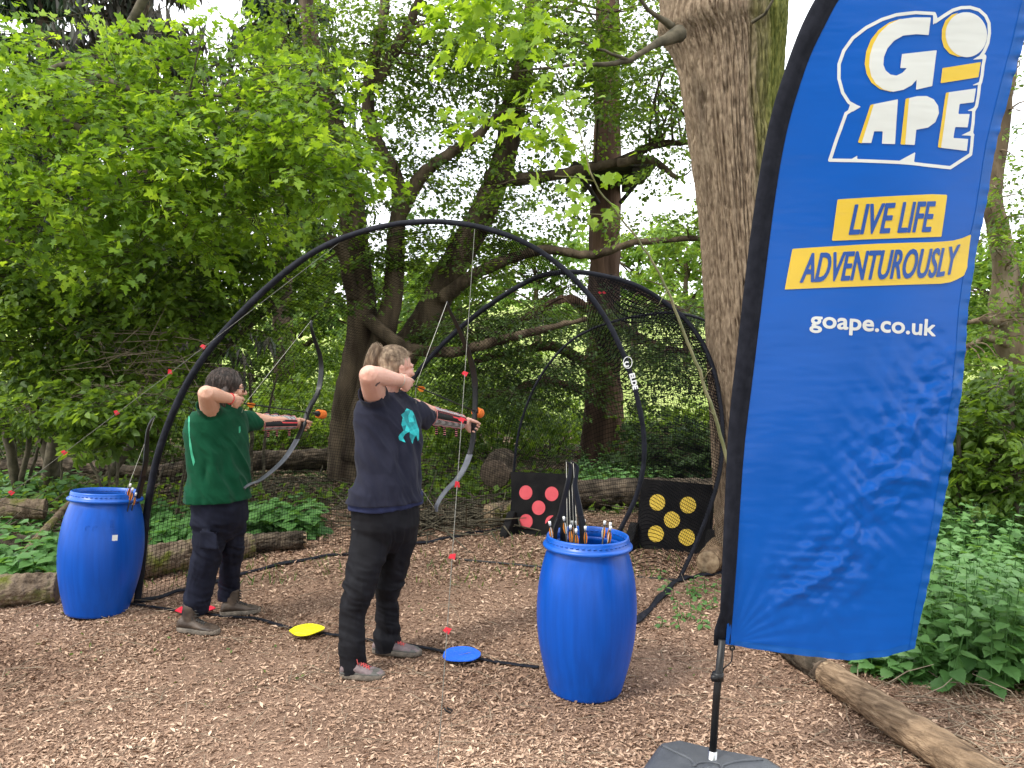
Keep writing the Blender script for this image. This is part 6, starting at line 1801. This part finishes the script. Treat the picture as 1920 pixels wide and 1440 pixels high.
cast_patch(sh2, lambda X, Y: seg_sdf(bp, X, Y), (352, 776, 374, 876), .8, M['mint'], sh2, 'shirt_print', .0025)
cp = poly_seg([(447, 800), (450, 799), (450.5, 808), (449, 812), (447, 812)])
cast_patch(sh2, lambda X, Y: seg_sdf(cp, X, Y), (445, 797, 452, 814), .5, M['mint'], sh2, 'chest_print', .0025)

# --- their bows and arrows, each lying in the upright plane of its arrow
def held(label_b, label_a, P, pts, nock, tip, inner):
    nk, tp = at(*nock), at(*tip)
    a = (tp - nk).normalized()
    pn = Vector((a.y, -a.x, 0)).normalized()
    G = at(*P['grip'])
    pp = [onplane(x, y, nk, pn) for x, y in pts]
    bow(label_b, pp, pn, nk, (.016, .020, .007), .0045, .47, inner=[at(*x) for x in inner], lowm=M['limb_sheen'])
    arrow(label_a, nk, tp, .075, True, .5, vh=1.8)
held('black recurve bow drawn by the archer in navy, nearer of the two drawn bows', 'arrow with orange foam tip, drawn by the archer in navy', navy,
     [(818, 959), (820, 945), (836, 920), (860, 895), (876, 865), (886, 830), (889, 795), (891, 757), (890, 715), (884, 680), (872, 645), (856, 608), (843, 582), (838, 566)], navy['nock'], (893, 772, 4.70), [(779, 900, 4.22), (781, 780, 4.22)])
held('black recurve bow drawn by the archer in green, farther of the two drawn bows', 'arrow with orange foam tip, drawn by the archer in green', greenp,
     [(457, 916), (468, 908), (491, 898), (531, 863), (557, 824), (570, 795), (580, 766), (596, 735), (602, 700), (600, 668), (591, 640), (584, 615), (584, 600)], greenp['nock'], (598, 776, 5.30), [(447, 895, 4.72), (448, 790, 4.72)])
# ================================================================ THE FEATHER FLAG
FP = at(1340, 1210, 2.82)                      # a point of the sail's plane
FN = Vector((.10, -1, .02)).normalized()       # it faces the camera, turned a touch to the left
def flag_disp(px, py):
    """cloth relief in metres, positive towards the viewer"""
    px, py = np.asarray(px, float), np.asarray(py, float)
    # crumpled diagonal band from the bottom left corner up to the right edge
    tx, ty = px - 1400, 1180 - py
    al = (tx * .55 + ty * .835); ac = (tx * .835 - ty * .55)
    band = np.exp(-((ac - 55 - .02 * al) / (60 + .10 * np.clip(al, 0, 700))) ** 2) * np.clip(al / 90, 0, 1) * np.clip((700 - al) / 220, 0, 1)
    w1 = 1 - np.abs(fbm(n3(al * .011, ac * .026), 3, 3)) * 1.8
    w2 = 1 - np.abs(fbm(n3(px * .03, py * .024, 4), 3, 13)) * 1.8
    cr_ = 0
    for k_, (an, lam) in enumerate([(.35, 120), (1.25, 95), (2.2, 78), (.8, 60), (1.8, 46), (2.8, 52), (.1, 36), (1.0, 30), (2.4, 26), (1.6, 22)]):
        s_ = (px * math.cos(an) + py * math.sin(an)) / lam + .55 * vnoise(n3(px * .006, py * .006, k_ * 7)) * 1.6
        cr_ = cr_ + (np.abs((s_ % 1) - .5) * 4 - 1) * (lam / 60) ** .8 * 60 * np.clip(.5 + 1.2 * vnoise(n3(px * .012, py * .012, k_ * 5 + 3)), 0, 1)
    d = band * (.00007 * cr_ + .002 * w1)
    # tension pleats out of the bottom left corner
    ang = np.arctan2(1206 - py, px - 1367); rad = np.hypot(px - 1367, py - 1206)
    d = d + .0014 * np.sin(ang * 29 + .6 * np.sin(rad * .01)) * np.clip(rad / 80, 0, 1) * np.exp(-rad / 300)
    # soft folds beside the sleeve in the lower half
    d = d + .005 * np.exp(-(px - (1395 + (1206 - py) * .05)) / 26.0 * 1.0) * np.clip((py - 640) / 300, 0, 1) * np.sin(py * .006 + 1) * (px > 1340)
    # broad belly, and small weave waviness that streaks the reflections sideways
    d = d + .030 * np.sin((px - 1400) / 420 * PI) * np.sin(np.clip(py, -300, 1200) / 1200 * PI * .9 + .3)
    d = d + .0007 * fbm(n3(px * .010, py * .035), 3, 23) + .00025 * vnoise(n3(px * .03, py * .16), 29)
    # gathered right-hand seam
    ex = np.interp(py, [-300, 0, 160, 389, 583, 741, 931, 1137, 1230], [1990, 1940, 1899, 1850, 1814, 1799, 1770, 1729, 1712])
    e = np.exp(-np.clip(ex - px, 0, 400) / 13)
    d = d + e * (.0016 * np.sin(py * .19 + 2 * np.sin(py * .013)) + .0035 * vnoise(n3(px * .01, py * .09), 31))
    eb = np.exp(-np.clip(1232 - py, 0, 400) / 12)
    d = d + eb * .003 * np.sin(px * .13)
    # a light diagonal crease set low on the right
    d = d + .004 * vnoise(n3((px + py * .4) * .012, (py - px * .4) * .004), 37) * np.clip((py - 250) / 500, 0, 1)
    return d
_o = Vector((0, 0, CAMZ))
def flag_pts(pp, off):
    pp = np.asarray(pp, float)
    x, u = (pp[:, 0] - 960) / FPX, -(pp[:, 1] - 720) / FPX
    D = np.stack([x, cP + u * sP, -sP + u * cP], -1)
    s = (FP - _o).dot(FN) / (D @ np.array(FN))
    W = D * s[:, None] + np.array(_o)
    return W + np.array(FN) * (flag_disp(pp[:, 0], pp[:, 1]) + off)[:, None]
flag = thing('feather_flag', 'tall blue feather flag with white and yellow lettering, on a black pole', 'flag', tuple(onz(1335, 1447)))
def cloth(name, sdf, box, mat_, off, step=3.0, smooth=True):
    V, F_ = ink(sdf, box, step)
    me = bpy.data.meshes.new(name)
    me.from_pydata(flag_pts(V, off).tolist(), [], [tuple(reversed(f)) for f in F_])
    return link_mesh(name, me, mat_, flag, smooth=smooth)
def satin(name, c, rough=.30, trans=.22, spec=.55):
    m = pm(name, c, tuple(x * .93 for x in c), 3, rough, .10, 160, (1, 1, 2.5), spec=spec, trans=trans, coat=.10, bdist=.002)
    return m
M['sail'] = satin('blue satin polyester', (.001, .092, .44), .32, .24, .3)
M['sail_hem'] = satin('blue satin double hem', (.002, .085, .36), .36, .06, .28)
M['print_white'] = satin('white print on satin', (.76, .76, .70), .34, .2)
M['print_yellow'] = satin('yellow print on satin', (.82, .55, .04), .34, .2)
M['print_blue'] = satin('dark blue lettering on satin', (.008, .075, .36), .32, .2)
M['sleeve'] = pm('black sleeve cloth', (.007, .008, .013), (.013, .014, .021), 30, .85, .4, 90, spec=.15, bdist=.004)
IN = [(1573, 0), (1544, 53), (1520, 102), (1500, 156), (1481, 219), (1466, 287), (1454, 360), (1444, 437), (1435, 510), (1423, 612), (1413, 700), (1398, 828), (1389, 931), (1380, 1060), (1368, 1204)]
OUT = [(1525, 0), (1500, 49), (1481, 97), (1464, 146), (1449, 194), (1435, 253), (1420, 340), (1406, 437), (1396, 525), (1386, 612), (1377, 700), (1367, 803), (1357, 931), (1346, 1060), (1336, 1209)]
INT = [(2010, -300), (1930, -292), (1850, -262), (1760, -205), (1680, -132), (1620, -65)]
OUTT = [(2014, -338), (1920, -332), (1825, -300), (1725, -240), (1640, -162), (1575, -82)]
RIGHT = [(1405, 1215), (1488, 1227), (1590, 1238), (1662, 1230), (1714, 1216), (1721, 1170), (1729, 1137), (1750, 1034), (1770, 931), (1786, 828), (1799, 741), (1806, 690), (1814, 583), (1831, 476), (1850, 389), (1870, 272), (1899, 160), (1921, 83), (1940, 0), (1965, -100), (1990, -200)]
sail = [(x - 12, y) for x, y in INT + IN] + RIGHT
sail_seg = poly_seg(sail)
cloth('sail', lambda X, Y: seg_sdf(sail_seg, X, Y), (1340, -320, 2030, 1250), M['sail'], 0, 3.0)
hemR = [(1703, 1217), (1714, 1216)] + RIGHT[5:] + [(1968, -200), (1943, -100), (1918, 0), (1899, 83), (1878, 160), (1850, 272), (1831, 389), (1812, 476), (1796, 583), (1787, 690), (1780, 741), (1768, 828), (1753, 931), (1734, 1034), (1714, 1137)]
hs = poly_seg(hemR)
cloth('hem', lambda X, Y: np.maximum(seg_sdf(hs, X, Y), seg_sdf(sail_seg, X, Y) + .3) if False else seg_sdf(hs, X, Y), (1695, -210, 2000, 1225), M['sail_hem'], .0018, 3.0)
hb = poly_seg([(1375, 1200)] + [(1405, 1203), (1488, 1214), (1590, 1225), (1662, 1217), (1702, 1206)] + [(1702, 1218), (1662, 1230), (1590, 1238), (1488, 1227), (1405, 1215), (1372, 1207)])
cloth('hem', lambda X, Y: seg_sdf(hb, X, Y), (1365, 1195, 1712, 1245), M['sail_hem'], .0018, 3.0)
# --- the printed emblem, traced from the cloth (crop coordinates 4.3639 per photo pixel)
def cr(p): return [(1540 + x / 4.3639, y / 4.3639) for x, y in p]
def stroke_sdf(pts, w):
    seg = poly_seg(pts)
    return lambda X, Y: np.abs(seg_sdf(seg, X, Y)) - w
ring = cr([(915, 118), (922, 185), (1010, 125), (1070, 88), (1140, 66), (1215, 62), (1290, 82), (1345, 130), (1374, 190), (1378, 270), (1366, 350), (1335, 420), (1300, 468), (1340, 464), (1325, 540), (1318, 610), (1305, 668), (1296, 690), (1284, 790), (1270, 868), (1246, 905), (1240, 1000), (1228, 1085), (1236, 1105), (1228, 1190), (1218, 1265), (1040, 1378), (840, 1362), (728, 1350), (600, 1342), (250, 1330), (42, 1325), (100, 1150), (175, 945), (262, 890), (200, 855), (150, 775), (122, 660), (125, 540), (165, 430), (240, 325), (350, 240), (480, 172), (600, 132), (760, 112)])
rs = stroke_sdf(ring, 3.1)
tris = [poly_seg(cr(t)) for t in ([(902, 218), (940, 155), (930, 118), (905, 125)], [(1235, 490), (1318, 440), (1352, 448), (1350, 478)], [(1220, 704), (1310, 662), (1308, 690)], [(1184, 910), (1276, 868), (1262, 908)], [(1138, 1110), (1222, 1070), (1252, 1100), (1250, 1112)], [(595, 1336), (743, 1256), (728, 1352)], [(203, 1325), (264, 1288), (258, 1332)], [(298, 890), (215, 855), (190, 925), (230, 930)])]
def white_sdf(X, Y):
    d = rs(X, Y)
    for t in tris: d = np.minimum(d, seg_sdf(t, X, Y))
    return d
cloth('emblem_outline', white_sdf, (1538, 8, 1870, 325), M['print_white'], .0018, 1.5)
Gp = [(883, 152), (863, 297), (760, 292), (650, 305), (575, 348), (520, 410), (490, 480), (483, 545), (500, 592), (540, 627), (590, 635), (640, 610), (677, 572), (622, 572), (638, 457), (930, 420), (888, 715), (750, 748), (758, 665), (715, 712), (645, 750), (560, 768), (480, 750), (420, 705), (382, 640), (366, 560), (374, 470), (402, 380), (452, 290), (530, 215), (620, 172), (740, 154)]
Ap = [(400, 870), (600, 828), (570, 1195), (462, 1193), (470, 1092), (400, 1092), (375, 1187), (297, 1187)]
Pp = [(693, 817), (760, 800), (840, 797), (900, 822), (938, 875), (944, 935), (912, 1010), (850, 1055), (750, 1075), (735, 1200), (655, 1197)]
Ep = [(1030, 762), (1262, 725), (1245, 838), (1122, 855), (1110, 938), (1208, 935), (1190, 1045), (1083, 1045), (1067, 1135), (1195, 1140), (1182, 1238), (960, 1218)]
def ell(cx, cy, rx, ry): return [(cx + rx * math.cos(2 * PI * k / 48), cy + ry * math.sin(2 * PI * k / 48)) for k in range(48)]
for nm, P_ in (('letter', Gp), ('letter', ell(1181, 287, 175, 184)), ('letter', Ap), ('letter', Pp), ('letter', Ep)):
    sg = poly_seg(cr(P_)); b0, b1 = sg.reshape(-1, 2).min(0), sg.reshape(-1, 2).max(0)
    cloth(nm, lambda X, Y: seg_sdf(sg, X, Y), (b0[0] - 2, b0[1] - 2, b1[0] + 2, b1[1] + 2), M['print_white'], .0034, 1.5)
for P_ in ([(650, 160), (540, 196), (450, 258), (385, 340), (345, 440), (332, 540), (345, 620), (385, 695), (450, 745), (540, 768), (575, 750), (480, 730), (425, 685), (395, 625), (382, 550), (392, 470), (420, 385), (470, 300), (545, 228)],
           [(978, 565), (1306, 507), (1285, 632), (960, 690)], [(372, 878), (404, 866), (300, 1190), (267, 1183)], [(665, 824), (697, 814), (658, 1199), (617, 1197)], [(1005, 768), (1034, 760), (964, 1220), (933, 1213)],
           [(1120, 106), (1060, 125), (1005, 175), (976, 250), (974, 330), (992, 395), (1040, 445), (1110, 468), (1150, 466), (1080, 430), (1030, 370), (1010, 290), (1025, 205), (1075, 140)]):
    sg = poly_seg(cr(P_)); b0, b1 = sg.reshape(-1, 2).min(0), sg.reshape(-1, 2).max(0)
    cloth('letter_shadow' if len(P_) != 4 or P_[0][0] != 978 else 'hyphen', lambda X, Y: seg_sdf(sg, X, Y), (b0[0] - 2, b0[1] - 2, b1[0] + 2, b1[1] + 2), M['print_yellow'], .0026, 1.5)
def cr2(p): return [(1450 + x / 4.8, 350 + y / 4.8) for x, y in p]
for P_ in ([(543, 130), (1400, 78), (1546, 80), (1487, 458), (490, 500)], [(150, 567), (900, 525), (1380, 508), (1500, 500), (1600, 490), (1690, 466), (1778, 430), (1740, 730), (1710, 800), (1640, 838), (1580, 862), (1480, 878), (82, 930)]):
    sg = poly_seg(cr2(P_)); b0, b1 = sg.reshape(-1, 2).min(0), sg.reshape(-1, 2).max(0)
    cloth('yellow_band', lambda X, Y: seg_sdf(sg, X, Y), (b0[0] - 2, b0[1] - 2, b1[0] + 2, b1[1] + 2), M['print_yellow'], .0027, 2.0)
def word(w, BL, BR, TL, mat_, off, bold=0.0, full=False, bend=None, nm='lettering'):
    sg = word_outline(w)
    a, b = sg.reshape(-1, 2).min(0), sg.reshape(-1, 2).max(0)
    y0 = 0.0 if full else a[1]
    BL, BR, TL = map(np.array, (BL, BR, TL))
    def mp(q):
        u, v = (q[..., 0] - a[0]) / (b[0] - a[0]), (q[..., 1] - y0) / (b[1] - y0)
        r = BL + u[..., None] * (BR - BL) + v[..., None] * (TL - BL)
        if bend: r = r + np.stack([0 * u, bend(u)], -1)
        return r
    s2 = mp(sg); b0, b1 = s2.reshape(-1, 2).min(0), s2.reshape(-1, 2).max(0)
    cloth(nm, lambda X, Y: seg_sdf(s2, X, Y) - bold, (b0[0] - 3, b0[1] - 3, b1[0] + 3, b1[1] + 3), mat_, off, 1.1)
word('LIVE', (1583.5, 442.5), (1658, 439.0), (1595.5, 388.0), M['print_blue'], .0044, 1.25)
word('LIFE', (1675, 438.0), (1737, 435.5), (1686, 383.0), M['print_blue'], .0044, 1.25)
word('ADVENTUROUSLY', (1495, 531), (1786, 519.5), (1506.5, 477.5), M['print_blue'], .0044, 1.2, bend=lambda u: -7 * np.clip((u - .82) / .18, 0, 1) ** 2)
word('goape.co.uk', (1513, 613.5), (1749, 630), (1514.5, 584.5), M['print_white'], .0020, 1.05, full=True)
# --- sleeve, pole, base
O_ = smooth_path(OUTT + OUT, 4); I_ = smooth_path(INT + IN, 4)
mb = MB(); V, F_ = [], []
sm = [tuple(p) for p in zip(O_, I_)]
for k, (o1, i1) in enumerate(sm):
    a, b = flag_pts([o1], 0)[0], flag_pts([i1], 0)[0]
    c, h_ = (a + b) / 2, (b - a) * .47
    for j in range(16):
        q = 2 * PI * j / 16
        w = math.copysign(abs(math.sin(q)) ** .8, math.sin(q))
        V.append(Vector(c + h_ * math.cos(q)) + FN * (.017 * w * (.75 + .12 * math.sin(k * .7)) * (1.25 if math.cos(q) < .1 else .55)))
for i in range(len(sm) - 1):
    for j in range(16): F_.append((i * 16 + j, (i + 1) * 16 + j, (i + 1) * 16 + (j + 1) % 16, i * 16 + (j + 1) % 16))
F_ += [tuple(range(16)), tuple((len(sm) - 1) * 16 + k for k in range(15, -1, -1))]
mb.add(V, F_).build('sleeve', M['sleeve'], flag)
p_up = Vector(flag_pts([(1349, 1195)], -.004)[0]); p_md = at(1344, 1300, 2.80); p_lo = at(1336.5, 1409, 2.78); p_bt = at(1333, 1475, 2.77)
MB().tube([p_up, p_md, p_lo], .0135, 16).build('pole', M['black_plastic'], flag)
M['steel'] = pm('brushed steel', (.45, .45, .45), (.62, .62, .62), 20, .32, metal=1)
MB().tube([p_lo + Vector((0, 0, .002)), p_bt], .0165, 18).build('spigot', M['steel'], flag)
cl = at(1346, 1268, 2.80)
MB().tube([cl + Vector((0, 0, .014)), cl + Vector((0, 0, -.014))], .021, 16).box(cl + Vector((-.016, -.016, 0)), (.012, .008, .011)).build('clamp', M['black_plastic'], flag)
gm = Vector(flag_pts([(1369, 1211)], .006)[0])
MB().tube([gm + Vector((.008 * math.cos(q), 0, .008 * math.sin(q))) for q in [2 * PI * k / 14 for k in range(14)]], .004, 8, closed=True).build('grommet', M['black_plastic'], flag)
MB().tube(smooth_path([gm, gm + Vector((-.004, -.004, -.05)), cl + Vector((.022, 0, .03)), cl + Vector((.012, -.01, 0))], 5), .0025, 6).build('bungee_cord', M['black_plastic'], flag)
zt = .105
base = thing('flag_base', 'dark grey plastic weighted base holding the flagpole at the bottom edge', 'base', tuple(onz(1335, 1447)))
outl = [(1238, 1394), (1272, 1388), (1330, 1402), (1440, 1423), (1476, 1446), (1486, 1490), (1430, 1545), (1330, 1560), (1225, 1540), (1180, 1490), (1205, 1440)]
top = [onz(x, y, zt) for x, y in outl]
c = sum(top, Vector()) / len(top)
mb = MB(); nT = len(top)
V = [c + (p - c) * .90 + Vector((0, 0, .012)) for p in top] + [p for p in top] + [c + (p - c) * 1.07 + Vector((0, 0, -.05)) for p in top] + [c + (p - c) * 1.08 + Vector((0, 0, -zt - .005)) for p in top]
F_ = [tuple(range(nT))]
for L_ in range(3):
    F_ += [(L_ * nT + i, L_ * nT + (i + 1) % nT, (L_ + 1) * nT + (i + 1) % nT, (L_ + 1) * nT + i) for i in range(nT)]
M['base_grey'] = pm('grey moulded plastic', (.055, .06, .07), (.075, .08, .09), 14, .45, .3, 160, spec=.5, bdist=.002)
mb.add(V, F_).build('body', M['base_grey'], base, smooth=True, bevel=.008)
rb = MB()
for poly in ([(1242, 1398), (1268, 1411), (1294, 1424), (1304, 1437)], [(1300, 1437), (1308, 1431), (1328, 1429), (1350, 1433), (1354, 1441)], [(1350, 1437), (1380, 1428), (1430, 1424)]):
    rb.tube(smooth_path([tuple(onz(x, y, zt + .013)) for x, y in poly], 5), (.006), 8)
rb.build('moulded_ridge', M['base_grey'], base)
s0 = onz(1333, 1452, zt + .008)
MB().tube([s0, s0 + Vector((0, 0, .03))], [.032, .026], 20).build('socket', M['base_grey'], base)
